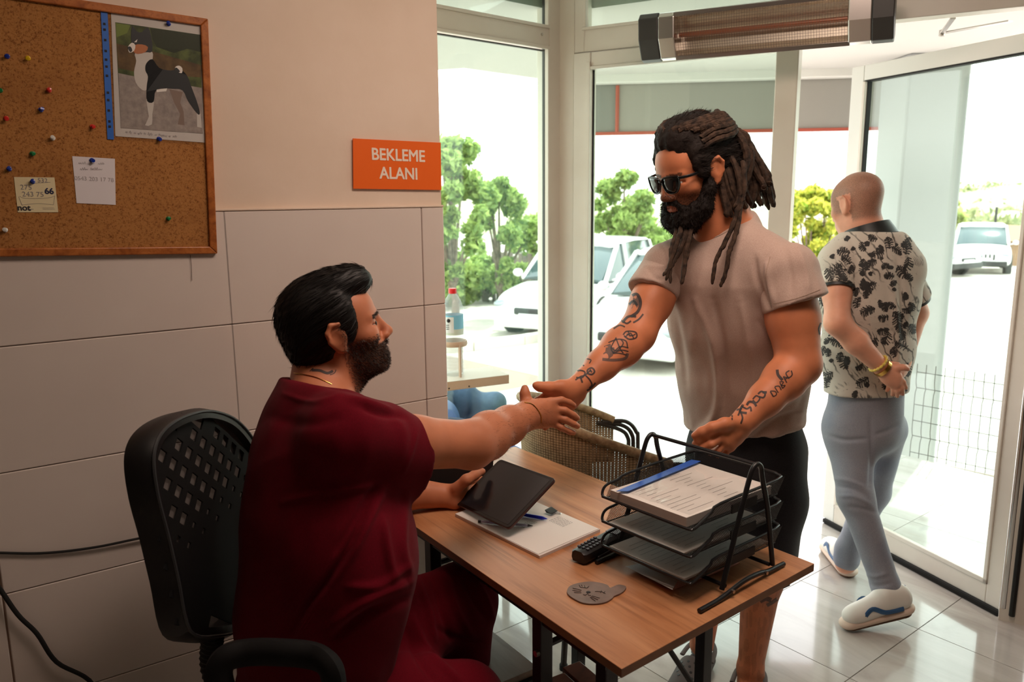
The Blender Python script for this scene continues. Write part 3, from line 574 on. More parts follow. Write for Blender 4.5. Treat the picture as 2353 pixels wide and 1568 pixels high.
# blue chair, table and bottle outside/inside the alcove are built with the furniture
# ------------------------------------------------------------------ SDF modelling (smooth unions of tapered limbs, meshed by surface nets)
class SDF:
    def __init__(s, h=0.004, k=0.02): s.h = h; s.k = k; s.ops = []
    def cap(s, a, b, ra, rb=None, k=None, asp=None, up=(0, 0, 1), op='u'):
        rb = ra if rb is None else rb; s.ops.append(('c', np.array(a, float), np.array(b, float), ra, rb, s.k if k is None else k, asp, up, op)); return s
    def chain(s, pts, rr, k=None, asp=None, up=(0, 0, 1), op='u'):
        for i in range(len(pts) - 1): s.cap(pts[i], pts[i + 1], rr[i], rr[i + 1], k, asp[i] if isinstance(asp, list) else asp, up, op)
        return s
    def ell(s, c, r, R=None, k=None, op='u'):
        s.ops.append(('e', np.array(c, float), np.array(r, float), np.eye(3) if R is None else np.array(R, float), s.k if k is None else k, op)); return s
    def plane(s, p, n, k=0.004):   # cuts away what lies on the side n points to
        s.ops.append(('p', np.array(p, float), nrm(n), k)); return s
    def evaluate(s):
        h = s.h; lo = np.full(3, 1e9); hi = -lo; bbs = []
        for o in s.ops:
            if o[0] == 'c':
                asp = max(1, *(o[6] or (1, 1))); m = max(o[3], o[4]) * asp; a, b = np.minimum(o[1], o[2]) - m, np.maximum(o[1], o[2]) + m; op = o[8]; k = o[5]
            elif o[0] == 'e': m = np.max(o[2]) if not np.allclose(o[3], np.eye(3)) else o[2]; a, b = o[1] - m, o[1] + m; op = o[5]; k = o[4]
            else: bbs.append(None); continue
            bbs.append((a - k - 2 * h, b + k + 2 * h))
            if op == 'u': lo = np.minimum(lo, a); hi = np.maximum(hi, b)
        s.lo = lo - 3 * h; n = np.ceil((hi + 3 * h - s.lo) / h).astype(int) + 1; D = np.full(n, 1.0, np.float32)
        ax = [s.lo[i] + h * np.arange(n[i]) for i in range(3)]
        for o, bb in zip(s.ops, bbs):
            if bb is None: i0 = np.zeros(3, int); i1 = n
            else: i0 = np.clip(((bb[0] - s.lo) / h).astype(int), 0, n); i1 = np.clip(((bb[1] - s.lo) / h).astype(int) + 2, 0, n)
            if np.any(i1 <= i0): continue
            sl = tuple(slice(i0[i], i1[i]) for i in range(3))
            X, Y, Z = np.meshgrid(ax[0][sl[0]], ax[1][sl[1]], ax[2][sl[2]], indexing='ij', sparse=True)
            if o[0] == 'c':
                _, a, b, ra, rb, k, asp, up, op = o; d = b - a; L = np.linalg.norm(d) + 1e-9; d = d / L
                px, py, pz = X - a[0], Y - a[1], Z - a[2]; t = px * d[0] + py * d[1] + pz * d[2]; tc = np.clip(t, 0, L); r = ra + (rb - ra) * tc / L
                if asp:
                    u, v, _d = frame(d, up); qu = px * u[0] + py * u[1] + pz * u[2]; qv = px * v[0] + py * v[1] + pz * v[2]
                    f = np.sqrt((qu / asp[0]) ** 2 + (qv / asp[1]) ** 2 + (t - tc) ** 2) - r; f = f * min(asp)
                else: f = np.sqrt(np.maximum(px * px + py * py + pz * pz - t * t, 0) + (t - tc) ** 2) - r
            elif o[0] == 'e':
                _, c, r, R, k, op = o; px, py, pz = X - c[0], Y - c[1], Z - c[2]
                q = [(px * R[0, i] + py * R[1, i] + pz * R[2, i]) for i in range(3)]
                k0 = np.sqrt(sum((q[i] / r[i]) ** 2 for i in range(3))); k1 = np.sqrt(sum((q[i] / r[i] ** 2) ** 2 for i in range(3))) + 1e-9; f = k0 * (k0 - 1) / k1
            else: f = (X - o[1][0]) * o[2][0] + (Y - o[1][1]) * o[2][1] + (Z - o[1][2]) * o[2][2]; f = np.broadcast_to(f, D.shape); k = o[3]; op = 'p'
            d0 = D[sl]
            if op == 'u': g = np.maximum(k - np.abs(d0 - f), 0) / k; D[sl] = np.minimum(d0, f) - g * g * k / 4
            else:
                f2 = f if op == 'p' else -f; g = np.maximum(k - np.abs(d0 - f2), 0) / k; D[sl] = np.maximum(d0, f2) + g * g * k / 4
        s.D = D; return s
    def mesh(s, smooth=2):
        s.evaluate(); D = s.D; h = s.h; n = D.shape; ins = D < 0
        cs = [ins[i:n[0] - 1 + i, j:n[1] - 1 + j, k:n[2] - 1 + k] for i in (0, 1) for j in (0, 1) for k in (0, 1)]
        cnt = sum(c.astype(np.int8) for c in cs); act = (cnt > 0) & (cnt < 8); idx = np.full(act.shape, -1, np.int64); cells = np.argwhere(act); idx[act] = np.arange(len(cells))
        acc = np.zeros((len(cells), 3)); w_ = np.zeros(len(cells)); cor = [np.array((i, j, k)) for i in (0, 1) for j in (0, 1) for k in (0, 1)]
        vals = [D[cells[:, 0] + c[0], cells[:, 1] + c[1], cells[:, 2] + c[2]] for c in cor]
        for a in range(8):
            for b in range(a + 1, 8):
                if np.abs(cor[a] - cor[b]).sum() != 1: continue
                va, vb = vals[a], vals[b]; m = (va < 0) != (vb < 0); t = np.where(m, va / (va - vb + 1e-12), 0)
                acc += np.where(m[:, None], cor[a] + (cor[b] - cor[a]) * t[:, None], 0); w_ += m
        V = s.lo + h * (cells + acc / w_[:, None]); F = []
        for ax_ in range(3):
            sl0 = [slice(None)] * 3; sl1 = [slice(None)] * 3; sl0[ax_] = slice(0, -1); sl1[ax_] = slice(1, None)
            e = ins[tuple(sl0)] != ins[tuple(sl1)]; E_ = np.argwhere(e); o1, o2 = (ax_ + 1) % 3, (ax_ + 2) % 3
            E_ = E_[(E_[:, o1] > 0) & (E_[:, o2] > 0) & (E_[:, o1] < n[o1] - 1) & (E_[:, o2] < n[o2] - 1)]
            sgn = ins[E_[:, 0], E_[:, 1], E_[:, 2]]; q = []
            for du, dv in ((0, 0), (-1, 0), (-1, -1), (0, -1)):
                c = E_.copy(); c[:, o1] += du; c[:, o2] += dv; q.append(idx[c[:, 0], c[:, 1], c[:, 2]])
            q = np.stack(q, 1); q = np.where(sgn[:, None], q, q[:, ::-1]); F.append(q)
        F = np.concatenate(F)
        return lap(V, F, smooth), F
def edges(F): e = np.concatenate([F[:, [i, (i + 1) % F.shape[1]]] for i in range(F.shape[1])]); return e
def lap(V, F, it, lam=0.5):
    e = edges(F); n = len(V); e = np.concatenate([e, e[:, ::-1]]); cnt = np.bincount(e[:, 0], minlength=n)[:, None] + 1e-9
    for _ in range(it):
        a = np.stack([np.bincount(e[:, 0], V[e[:, 1], i], n) for i in range(3)], 1) / cnt; V = V + lam * (a - V)
    return V
def vnorm(V, F):
    a, b, c = V[F[:, 0]], V[F[:, 1]], V[F[:, 2]]; fn = np.cross(b - a, c - a); N = np.zeros_like(V)
    for i in range(F.shape[1]):
        for j in range(3): N[:, j] += np.bincount(F[:, i], fn[:, j], len(V))
    return N / (np.linalg.norm(N, axis=1)[:, None] + 1e-12)
def nz(V, sc, off=0.0, R=None):
    """smooth value noise, vectorised"""
    p = V * np.array(sc) + off; i = np.floor(p).astype(np.int64); f = p - i; f = f * f * (3 - 2 * f); out = 0
    for dx in (0, 1):
        for dy in (0, 1):
            for dz in (0, 1):
                hsh = ((i[:, 0] + dx) * 73856093 ^ (i[:, 1] + dy) * 19349663 ^ (i[:, 2] + dz) * 83492791) & 0xffff
                hsh = (hsh * 40503 + 12345) & 0xffff; hsh = (hsh ^ (hsh >> 7)) * 48271 & 0xffff
                w_ = (f[:, 0] if dx else 1 - f[:, 0]) * (f[:, 1] if dy else 1 - f[:, 1]) * (f[:, 2] if dz else 1 - f[:, 2]); out = out + w_ * (hsh / 32768.0 - 1)
    return out
def ridge(V, F, lines, facing=None):
    """push real folds into a mesh along strokes given as (pixel polyline, height m, width px)"""
    N = vnorm(V, F); px, py = proj_v(V); view = CAM - V; view /= np.linalg.norm(view, axis=1)[:, None]; fac = np.clip((N * view).sum(1) * 3 + .2, 0, 1); disp = np.zeros(len(V))
    for pl, amp, wd in lines:
        pl = spline(pl, 6) if len(pl) > 2 else np.array(pl, float); best = np.full(len(V), 1e9); tt = np.zeros(len(V))
        for i in range(len(pl) - 1):
            a, b = pl[i], pl[i + 1]; d = b - a; L2 = d @ d + 1e-9; t = np.clip(((px - a[0]) * d[0] + (py - a[1]) * d[1]) / L2, 0, 1)
            dd = np.hypot(px - a[0] - t * d[0], py - a[1] - t * d[1]); m = dd < best; best = np.where(m, dd, best); tt = np.where(m, (i + t) / (len(pl) - 1), tt)
        disp += amp * np.exp(-(best / wd) ** 2) * np.sin(np.clip(tt, 0.03, .97) * math.pi) ** 0.5 * fac
    return V + N * disp[:, None]
def proj_v(V):
    d = V - CAM; z = d @ _fw; return 1176.5 + FPX * (d @ _rr) / z, 784 - FPX * (d @ _uu) / z
def HR(az, pitch, roll=0):
    """head matrix: columns right, forward, up"""
    f = np.array((math.cos(rad(az)) * math.cos(rad(pitch)), math.sin(rad(az)) * math.cos(rad(pitch)), math.sin(rad(pitch))))
    r = nrm(np.cross(f, UPZ)); u = np.cross(r, f); c, s_ = math.cos(rad(roll)), math.sin(rad(roll)); return np.stack([r * c + u * s_, f, u * c - r * s_], 1)
def head_prims(S, O, R, s=1.0, ears=(1, -1)):
    O = np.array(O)
    T = lambda p: O + R @ (np.array(p, float) * s)
    E = lambda c, r, k=.015, op='u', Q=None: S.ell(T(c), np.array(r) * s, R if Q is None else R @ Q, k=k, op=op)
    C = lambda a, b, ra, rb=None, k=.01, op='u', asp=None: S.cap(T(a), T(b), ra * s, (ra if rb is None else rb) * s, k=k, op=op, asp=asp, up=R[:, 2])
    E((0, -.014, .043), (.077, .100, .083), .02); E((0, .040, .032), (.064, .054, .060), .03); E((0, .042, -.028), (.060, .050, .062), .03)
    E((0, .030, -.068), (.056, .058, .040), .03); E((0, .074, -.098), (.024, .020, .018), .025)
    for q in (-1, 1):
        E((q * .043, .062, -.020), (.024, .022, .020), .02); C((q * .010, .089, .020), (q * .046, .074, .019), .0085, .007, .012)
        E((q * .031, .102, .001), (.017, .016, .012), .012, 's')
        E((q * .031, .0782, .000), (.0134, .0118, .0125), .003); C((q * .050, .078, .000), (q * .018, .0895, -.001), .0030, .0028, .002, 's')
        E((q * .0115, .103, -.037), (.009, .010, .008), .007); E((q * .0065, .108, -.044), (.003, .005, .003), .002, 's')
    C((0, .090, .014), (0, .108, -.024), .0085, .0100, .012); E((0, .113, -.032), (.0115, .011, .0105), .008)
    E((0, .082, -.064), (.030, .016, .020), .02)
    C((-.020, .088, -.062), (0, .0965, -.0585), .0048, .006, .006); C((.020, .088, -.062), (0, .0965, -.0585), .0048, .006, .006)
    C((-.017, .088, -.073), (.017, .088, -.073), .0062, None, .008); C((-.022, .092, -.0665), (0, .103, -.0655), .0016, .0022, .003, 's'); C((.022, .092, -.0665), (0, .103, -.0655), .0016, .0022, .003, 's')
    for q in ears:
        e = [(q * .076, .012, .018), (q * .084, .006, .031), (q * .089, -.012, .034), (q * .090, -.024, .018), (q * .086, -.022, -.004), (q * .080, -.008, -.026), (q * .078, .004, -.030)]
        E((q * .078, -.004, .004), (.011, .021, .031), .006)
        for a, b in zip(e[:-1], e[1:]): C(a, b, .0048, .0048, .004)
        E((q * .078, .000, -.024), (.006, .009, .010), .006); E((q * .093, -.004, .002), (.0075, .0100, .017), .004, 's')
    return T
def fibers(base, dirs, length, width, bend=None, seed=0, seg=2, jitter=.25):
    r = np.random.default_rng(seed); n = len(base); dirs = dirs + r.normal(size=(n, 3)) * jitter; dirs /= np.linalg.norm(dirs, axis=1)[:, None]
    side = np.cross(dirs, r.normal(size=(n, 3))); side /= np.linalg.norm(side, axis=1)[:, None]; L = length * r.uniform(.5, 1.2, n)[:, None]
    bend = np.array((0, 0, 0)) if bend is None else np.array(bend); mid = base + dirs * L * .5; tip = base + dirs * L + bend * L
    V = np.stack([base - side * width, base + side * width, mid + side * width * .7, mid - side * width * .7, tip], 1).reshape(-1, 3)
    k = np.arange(n) * 5; F = [tuple(x) for x in np.stack([k, k + 1, k + 2, k + 3], 1)] + [tuple(x) for x in np.stack([k + 3, k + 2, k + 4], 1)]
    return V, F
def addmesh(parts):
    Vs, Fs, n = [], [], 0
    for V, F in parts: Vs.append(V); Fs += [tuple(int(i) + n for i in f) for f in F]; n += len(V)
    return np.concatenate(Vs), Fs
def sample(V, F, n, mask=None, seed=0):
    r = np.random.default_rng(seed); c = V[F].mean(1); a = np.linalg.norm(np.cross(V[F[:, 1]] - V[F[:, 0]], V[F[:, 2]] - V[F[:, 0]]), axis=1)
    if mask is not None: a = a * mask(c)
    i = r.choice(len(F), n, p=a / a.sum()); w_ = r.dirichlet((1, 1, 1, 1), n)[:, :F.shape[1]]; w_ /= w_.sum(1)[:, None]
    return (V[F[i]] * w_[:, :, None]).sum(1), vnorm(V, F)[F[i, 0]]
BODY = {}
def skin(name, S, parent, mat, colorfn=None, sm=2, **kw):
    V, F = S.mesh(sm); me = npmesh(V, F, True, name)
    if colorfn: setattrs(me, **colorfn(V))
    BODY[id(parent), name] = (V, F)
    return link(name, me, mat, parent, **kw), V, F
def bvh(V, F): return BVHTree.FromPolygons([tuple(v) for v in V], [tuple(int(i) for i in f) for f in F])
def hit(tree_, x, y, off=0.0006):
    d = nrm(_fw * FPX + _rr * (x - 1176.5) - _uu * (y - 784)); h_, n_, i_, ds_ = tree_.ray_cast(Vector(CAM), Vector(d))
    return None if h_ is None else np.array(h_) + np.array(n_) * (off if n_.dot(Vector(d)) < 0 else -off)
def ink(tree_, strokes, g, off=0.0006):
    """flat ribbons laid on a surface: (pixel polyline, width px[, closed fill])"""
    for st in strokes:
        pl, wd = st[0], st[1]
        if wd == 'fill':
            c = np.mean(pl, 0); ring_ = [hit(tree_, *p, off) for p in pl]; cc_ = hit(tree_, *c, off)
            if cc_ is None or any(r is None for r in ring_): continue
            n = len(pl); mid = [hit(tree_, *(np.array(p) * .5 + c * .5), off) for p in pl]
            if any(m_ is None for m_ in mid): continue
            g.add(ring_ + mid + [cc_], [(i, (i + 1) % n, n + (i + 1) % n, n + i) for i in range(n)] + [(n + i, n + (i + 1) % n, 2 * n) for i in range(n)]); continue
        p = spline(pl, 5) if len(pl) > 2 else np.linspace(pl[0], pl[1], 5); t = np.gradient(p, axis=0); t /= np.linalg.norm(t, axis=1)[:, None] + 1e-9; nn = np.stack([-t[:, 1], t[:, 0]], 1)
        A_ = [hit(tree_, *(q + m_ * wd / 2), off) for q, m_ in zip(p, nn)]; B_ = [hit(tree_, *(q - m_ * wd / 2), off) for q, m_ in zip(p, nn)]
        for i in range(len(p) - 1):
            q = [A_[i], A_[i + 1], B_[i + 1], B_[i]]
            if any(x is None for x in q) or max(np.linalg.norm(q[0] - q[1]), np.linalg.norm(q[0] - q[3])) > .03: continue
            g.add(q, [(0, 1, 2, 3)])
    return g
def hand(S, wr, mc, fingers, thumb, rw=.022, rk=.0125, k=.012):
    """palm from wrist to knuckles plus five finger chains; all points are world coordinates"""
    for (b, kn) in mc: S.cap(b, kn, .0160, rk, k=.018)
    for i in range(len(mc) - 1): S.cap((mc[i][0] * .6 + mc[i][1] * .4), (mc[i + 1][0] * .6 + mc[i + 1][1] * .4), .0135, k=.012)
    for ch, r0, r1 in fingers: S.chain(ch, np.linspace(r0, r1, len(ch)), k=.003)
    ch, r0, r1 = thumb; S.chain(ch, np.linspace(r0, r1, len(ch)), k=.010)
# ------------------------------------------------------------------ people materials
def skinmat(name, a, stub=(60, 44, 36)):
    m = MT(name, a, 0.5, sss=0.08, spec=0.35); m.b.inputs['Subsurface Radius'].default_value = (.01, .004, .002)
    base = m.ramp(m.noise(14, 5), [(0.3, tuple(int(v * .94) for v in a)), (0.7, tuple(min(255, int(v * 1.05)) for v in a))])
    fine = m.ramp(m.noise(420, 3, .7), [(0.42, 0.0), (0.60, 1.0)])
    f = m.math('MULTIPLY', m.attr('stub'), m.math('ADD', m.math('MULTIPLY', fine, 0.4), 0.6))
    c = m.mix(base, stub, f); c = m.mix(c, (186, 92, 78), m.attr('red')); m.color(c); m.bump(m.noise(90, 4), 0.12, 0.001); return m
def cloth(name, a, b, sc=300, rough=0.9, bump=.2, sheen=.15, spec=.2):
    m = MT(name, a, rough, spec=spec, sheen=sheen); m.color(m.ramp(m.noise(sc, 3, .7), [(0.35, a), (0.65, b)])); m.bump(m.noise(sc * 2, 2), bump, .0006); return m
M_skinS = skinmat('tan_skin', (194, 122, 88)); M_skinD = skinmat('warm_skin', (206, 128, 90), (40, 28, 22)); M_skinW = skinmat('fair_skin', (222, 158, 130), (96, 82, 72))
M_hairS = MT('black_hair', (20, 17, 16), 0.52, spec=.3); M_hairD = MT('dark_dreads', (48, 36, 30), 0.8, spec=.2).vary((32, 24, 20), (76, 58, 46), 60); M_beardD = MT('dark_beard', (26, 19, 16), 0.7, spec=.2)
M_eye = MT('eye_white', (228, 222, 214), 0.15); M_iris = MT('dark_iris', (38, 24, 18), 0.1)
M_gold = MT('gold', (214, 170, 90), 0.25, 1.0); M_ink = MT('tattoo_ink', (52, 50, 52), 0.6, alpha=.78); M_ink2 = MT('tattoo_shade', (82, 84, 84), 0.6, alpha=.6)
M_scrub = cloth('maroon_scrub_cotton', (92, 3, 20), (104, 5, 25), sheen=0.02, spec=.12); M_tee = cloth('heather_beige_jersey', (178, 152, 140), (194, 170, 158), 420)
M_short = cloth('charcoal_shorts', (34, 34, 38), (44, 44, 48)); M_jean = cloth('washed_blue_jeans', (138, 144, 164), (154, 160, 178), 500)
_x = M_jean.noise(5, 3, .5); M_jean.color(M_jean.mix(M_jean.ramp(M_jean.noise(420, 3, .7), [(.35, (134, 136, 148)), (.65, (156, 157, 166))]), (112, 118, 138), M_jean.ramp(_x, [(.5, 0.0), (.7, .6)])))
def eyes(O, R, parent, s=1.0, gz_=0.0):
    for q in (-1, 1):
        c = O + R @ (np.array((q * .031, .0782, 0.0)) * s); e = G().sphere(c, .0117 * s, 20, 14).build('eye', M_eye, parent, smooth=True)
        d = nrm(R @ np.array((gz_, 1, .02))); u, v, _ = frame(d); G().lathe([(.0058 * s, .0105 * s), (.0035 * s, .0118 * s), (.0005, .0126 * s)], 16, o=c, R=np.stack([u, v, d], 1)).build('iris', M_iris, e, smooth=True)
# ================================================================== seated man in maroon scrubs
PS = empty('person', P(700, 1568, 1.5) * np.array((1, 1, 0)), 0, 'seated man in maroon scrubs with slicked black hair, shaking hands across the desk', 'person')
hS = P(772, 764, 1.75); RS = HR(-17, 14); sS = 1.0
S = SDF(.0032, .02); TS = head_prims(S, hS, RS, sS)
S.chain([TS((0, -.030, -.03)), P(744, 850, 1.745), P(735, 915, 1.70)], [.060, .062, .070], k=.03)
S.cap(TS((0, .02, -.075)), P(770, 880, 1.74), .045, .055, k=.03)
nb = P(732, 925, 1.68); S.cap(nb + (0, -.10, -.02), nb + (0, .10, -.02), .05, k=.04)
# right arm to the handshake
sh, el, wr = P(800, 1006, 1.50), P(1085, 1022, 1.69), P(1208, 957, 1.92)
S.chain([sh, (sh + el) / 2 + (0, 0, -.004), el], [.058, .056, .051], k=.02)
S.chain([el, el * .72 + wr * .28 + (0, 0, .001), el * .35 + wr * .65, wr], [.051, .051, .043, .0345], k=.02, asp=(0.95, 1.04)); S.cap(wr, P(1232, 952, 1.945), .033, .031, asp=(.88, 1.08), k=.015)
mc = [(P(1226, 938, 1.94), P(1266, 924, 1.965)), (P(1228, 946, 1.94), P(1274, 940, 1.965)), (P(1228, 956, 1.94), P(1275, 957, 1.965)), (P(1227, 966, 1.94), P(1270, 972, 1.965))]
fg = [([P(1266, 924, 1.965), P(1290, 920, 1.97), P(1308, 926, 1.985), P(1318, 932, 1.995)], .0108, .0080), ([P(1274, 940, 1.965), P(1298, 944, 1.965), P(1318, 955, 1.975), P(1326, 961, 1.985)], .0108, .0082),
      ([P(1275, 957, 1.965), P(1298, 965, 1.962), P(1318, 975, 1.972), P(1327, 980, 1.985)], .0104, .0080), ([P(1270, 972, 1.965), P(1290, 983, 1.96), P(1308, 992, 1.97), P(1318, 995, 1.98)], .0096, .0074)]
hand(S, wr, mc, fg, ([P(1226, 942, 1.945), P(1209, 922, 1.955), P(1206, 905, 1.96), P(1206, 893, 1.965)], .0150, .0098))
# left forearm on the desk, hand under the tablet
el2, wr2 = P(850, 1128, 2.02), P(1025, 1140, 2.07)
S.chain([P(760, 1010, 1.90), el2], [.055, .048], k=.02); S.chain([el2, el2 * .55 + wr2 * .45, wr2], [.046, .043, .031], k=.02, asp=(.95, 1.05)); S.cap(wr2, P(1048, 1140, 2.08), .029, k=.01)
mc = [(P(1046, 1128, 2.06), P(1078, 1100, 2.10)), (P(1048, 1138, 2.07), P(1085, 1118, 2.13)), (P(1048, 1148, 2.07), P(1086, 1135, 2.13)), (P(1046, 1156, 2.06), P(1082, 1150, 2.11))]
fg = [([P(1078, 1104, 2.11), P(1105, 1102, 2.17), P(1130, 1100, 2.20)], .010, .008), ([P(1085, 1118, 2.13), P(1115, 1118, 2.18), P(1140, 1118, 2.19)], .0105, .0082), ([P(1086, 1135, 2.13), P(1114, 1136, 2.16), P(1138, 1138, 2.14)], .010, .008), ([P(1082, 1150, 2.11), P(1106, 1156, 2.11), P(1124, 1160, 2.09)], .009, .0075)]
hand(S, wr2, mc, fg, ([P(1050, 1122, 2.05), P(1072, 1103, 2.04), P(1090, 1093, 2.06), P(1108, 1084, 2.085)], .0165, .010))
S.cap(sh, P(760, 1010, 1.90), .05, .05, k=.03); S.chain([nb, P(738, 1200, 1.58), P(725, 1600, 1.56)], [.06, .08, .08], k=.03); S.chain([P(725, 1600, 1.56), (.62, 1.45, .60)], [.07, .05], k=.03)
def cS(V):
    L = (V - hS) @ RS / sS; x, y, z = L.T; ss = lambda a, b, t: np.clip((t - a) / (b - a), 0, 1)
    b = ss(-.012, -.03, z - (y - .02) * -.10) * ss(-.005, .02, y + .0) * ss(-.16, -.115, z) * (np.linalg.norm(L, axis=1) < .17)
    b = np.maximum(b * (1 - ((np.abs(x) < .05) & (y > .055) & (z > -.045))), ss(.0, .01, y) * ss(.018, .008, y) * (np.abs(z) < .03) * (np.abs(x) > .06) * .6)
    mo = (np.abs(z + .052) < .007) & (y > .07) & (np.abs(x) < .028); b = np.maximum(b, mo * .9); lips = (np.abs(x) < .019) & (y > .085) & (z < -.056) & (z > -.079)
    brow = (np.abs(z - .021 + np.abs(x) * .05) < .0038) & (y > .06) & (np.abs(x) > .012) & (np.abs(x) < .05); b = np.where(lips, 0, b); b = np.maximum(b, brow * 1.0)
    nk = np.exp(-((V - P(1205, 1000, 1.9)) ** 2).sum(1) / .002) * 0
    return dict(stub=np.clip(b, 0, 1) * 1.0, red=lips * .5)
_, VS, FS = skin('body', S, PS, M_skinS, cS); eyes(hS, RS, PS, sS, .55)
fa_ = lambda c: ((c[:, 0] > .93) & (np.linalg.norm(c - (el + wr) / 2, axis=1) < .19)).astype(float)
b_, n_ = sample(VS, FS, 1500, fa_, 8); fb = fibers(b_, n_ * .35 + nrm(wr - el) * .8 - UPZ * .4, .010, .00016, seed=9, jitter=.3); link('arm_hair', npmesh(*fb, False, 'arm_hair'), M_hairS, PS)
# hair
Hh_ = SDF(.0032, .02); E = lambda c, r, k=.02, op='u': Hh_.ell(TS(c), np.array(r) * sS, RS, k=k, op=op)
E((0, -.024, .048), (.083, .097, .089)); E((0, -.048, .000), (.077, .068, .084)); E((0, .045, .096), (.056, .058, .036), .03); E((0, .080, .096), (.044, .026, .026), .02); E((0, .03, .116), (.050, .06, .020), .03)
for q in (-1, 1): E((q * .068, .012, .035), (.016, .036, .055), .02); E((q * .098, .000, -.012), (.030, .026, .032), .008, 's')
E((0, .115, .018), (.085, .052, .060), .012, 's'); E((0, .10, -.09), (.12, .09, .09), .012, 's'); E((0, -.06, -.155), (.12, .12, .07), .01, 's'); E((0, -.115, -.085), (.12, .03, .03), .02, 's')
Vh, Fh = Hh_.mesh(2); L = (Vh - hS) @ RS / sS; N = vnorm(Vh, Fh)
ang = np.arctan2(L[:, 2] - .02 + L[:, 1] * .25, np.abs(L[:, 0]) * .0 + .05 + L[:, 1] * .2 + .1); gr = nz(np.stack([L[:, 2] * 150 - L[:, 1] * 45, L[:, 0] * 60, L[:, 1] * 9], 1), 1.0) + .6 * nz(np.stack([L[:, 2] * 330 - L[:, 1] * 90, L[:, 0] * 130, L[:, 1] * 16], 1), 1.0)
Vh = Vh + N * (gr * .0016)[:, None]
b_, n_ = sample(Vh, Fh, 5200, seed=2); Lb = (b_ - hS) @ RS / sS; dl = np.stack([Lb[:, 0] * .4, -np.ones(len(b_)), -.25 - 2.2 * np.clip(-Lb[:, 1] - .02, 0, .2) * 5], 1); dl = dl @ RS.T; dl = dl - n_ * (dl * n_).sum(1)[:, None] * .93; dl /= np.linalg.norm(dl, axis=1)[:, None] + 1e-9
fb = fibers(b_ + n_ * .0004, dl + n_ * .015, .026, .00045, seed=3, jitter=.035)
Vc, Fc = addmesh([(Vh, Fh), fb]); me = npmesh(Vc, Fc, True, 'hair'); link('hair', me, M_hairS, PS)
bm_ = lambda c: cS(c)['stub']
b_, n_ = sample(VS, FS, 9000, bm_, 5); fb = fibers(b_, n_ * .6 + RS[:, 1] * .5 - RS[:, 2] * .6, .0070, .00042, seed=6, jitter=.35); link('beard', npmesh(*fb, False, 'beard'), MT('grey_black_beard', (58, 46, 40), .6), PS)
# scrub top and trousers
S = SDF(.005, .05); right = np.array((0, -1.0, 0))
ch = [P(725, 1640, 1.56), P(735, 1400, 1.56), P(742, 1200, 1.58), P(738, 1060, 1.62), P(722, 960, 1.66)]
for (a, b), (r0, r1), asp in zip(zip(ch[:-1], ch[1:]), ((.185, .178), (.178, .166), (.166, .152), (.152, .105)), ((.98, .90), (1.08, .92), (1.22, .9), (1.3, .85))): S.cap(a, b, r0, r1, .05, asp, up=(1, 0, 0))
S.ell(P(790, 1290, 1.55), (.150, .17, .16), k=.06)
shr = P(795, 1000, 1.49); shl = P(735, 985, 1.86); nk = P(728, 930, 1.67)
S.cap(nk + (0, -.055, -.012), shr, .060, .074, .05); S.cap(nk + (0, .055, -.012), shl, .06, .074, .05)
hem = P(953, 1040, 1.605); S.chain([shr, (shr + hem) / 2, hem + (hem - shr) * .5], [.076, .072, .068], .04); S.cap(P(870, 1060, 1.53), P(935, 1090, 1.61), .05, .048, .04)
S.chain([shl, P(800, 1060, 1.96)], [.075, .068], .04)
nkd = nrm(P(748, 820, 1.74) - P(735, 905, 1.70)); S.cap(P(735, 925, 1.69), P(737, 860, 1.71), .082, .080, k=.03)
dS = nrm(hem - sh); S.plane(hem + dS * .004, dS + np.array((0.0, 0, .30)), .003)
pa, pb, pc = P(650, 868, 1.68), P(838, 908, 1.62), P(745, 884, 1.75); cn = nrm(np.cross(pb - pa, pc - pa)); cn = cn * np.sign(cn[2]); S.plane(pa, cn, .006)
V, F = S.mesh(2)
N = vnorm(V, F); V = V + N * (.0035 * nz(V, (14, 14, 5)) + .002 * nz(V, (30, 30, 14)))[:, None]
V = ridge(V, F, [([(830, 935), (870, 950), (930, 960)], -.008, 8), ([(800, 915), (850, 930), (900, 945)], .010, 8), ([(860, 1120), (830, 1200), (780, 1300), (700, 1400), (660, 1480)], -.012, 9), ([(880, 1125), (850, 1190), (810, 1270), (760, 1340)], .010, 9), ([(850, 1130), (805, 1210), (770, 1270)], -.006, 6), ([(650, 1155), (750, 1130), (860, 1115)], .008, 9), ([(760, 1440), (840, 1380), (940, 1340)], .012, 11), ([(770, 1465), (850, 1410), (945, 1375)], -.014, 10), ([(800, 1350), (870, 1345), (940, 1300)], .008, 9), ([(650, 905), (720, 925), (790, 905)], .004, 6), ([(935, 1130), (925, 1250), (945, 1330)], .008, 10), ([(880, 1190), (890, 1260), (905, 1330)], .008, 9), ([(960, 985), (945, 1040), (925, 1090)], .004, 5), ([(900, 950), (930, 1000), (925, 1060)], .004, 12), ([(620, 960), (700, 975), (790, 960)], -.004, 14)])
top = npmesh(V, F, True, 'scrub_top'); link('scrub_top', top, M_scrub, PS)
S = SDF(.005, .05)
hip = P(735, 1640, 1.56); kR, kL = P(1070, 1615, 1.60), P(1062, 1378, 1.86)
S.cap(hip + (0, -.08, 0), hip + (0, .1, 0), .15, .15)
S.chain([hip + (.02, -.09, .0), (hip + kR) / 2 + (0, -.03, .02), kR], [.125, .105, .085], .05); S.chain([kR, kR + (.05, -.01, -.42)], [.082, .072], .03)
S.chain([hip + (.02, .11, .03), (hip + kL) / 2 + (0, .03, .03), kL], [.125, .112, .088], .05); S.chain([kL, kL + (-.03, .01, -.50)], [.084, .075], .03)
V, F = S.mesh(2); N = vnorm(V, F); V = V + N * (.003 * nz(V, (9, 9, 9)))[:, None]
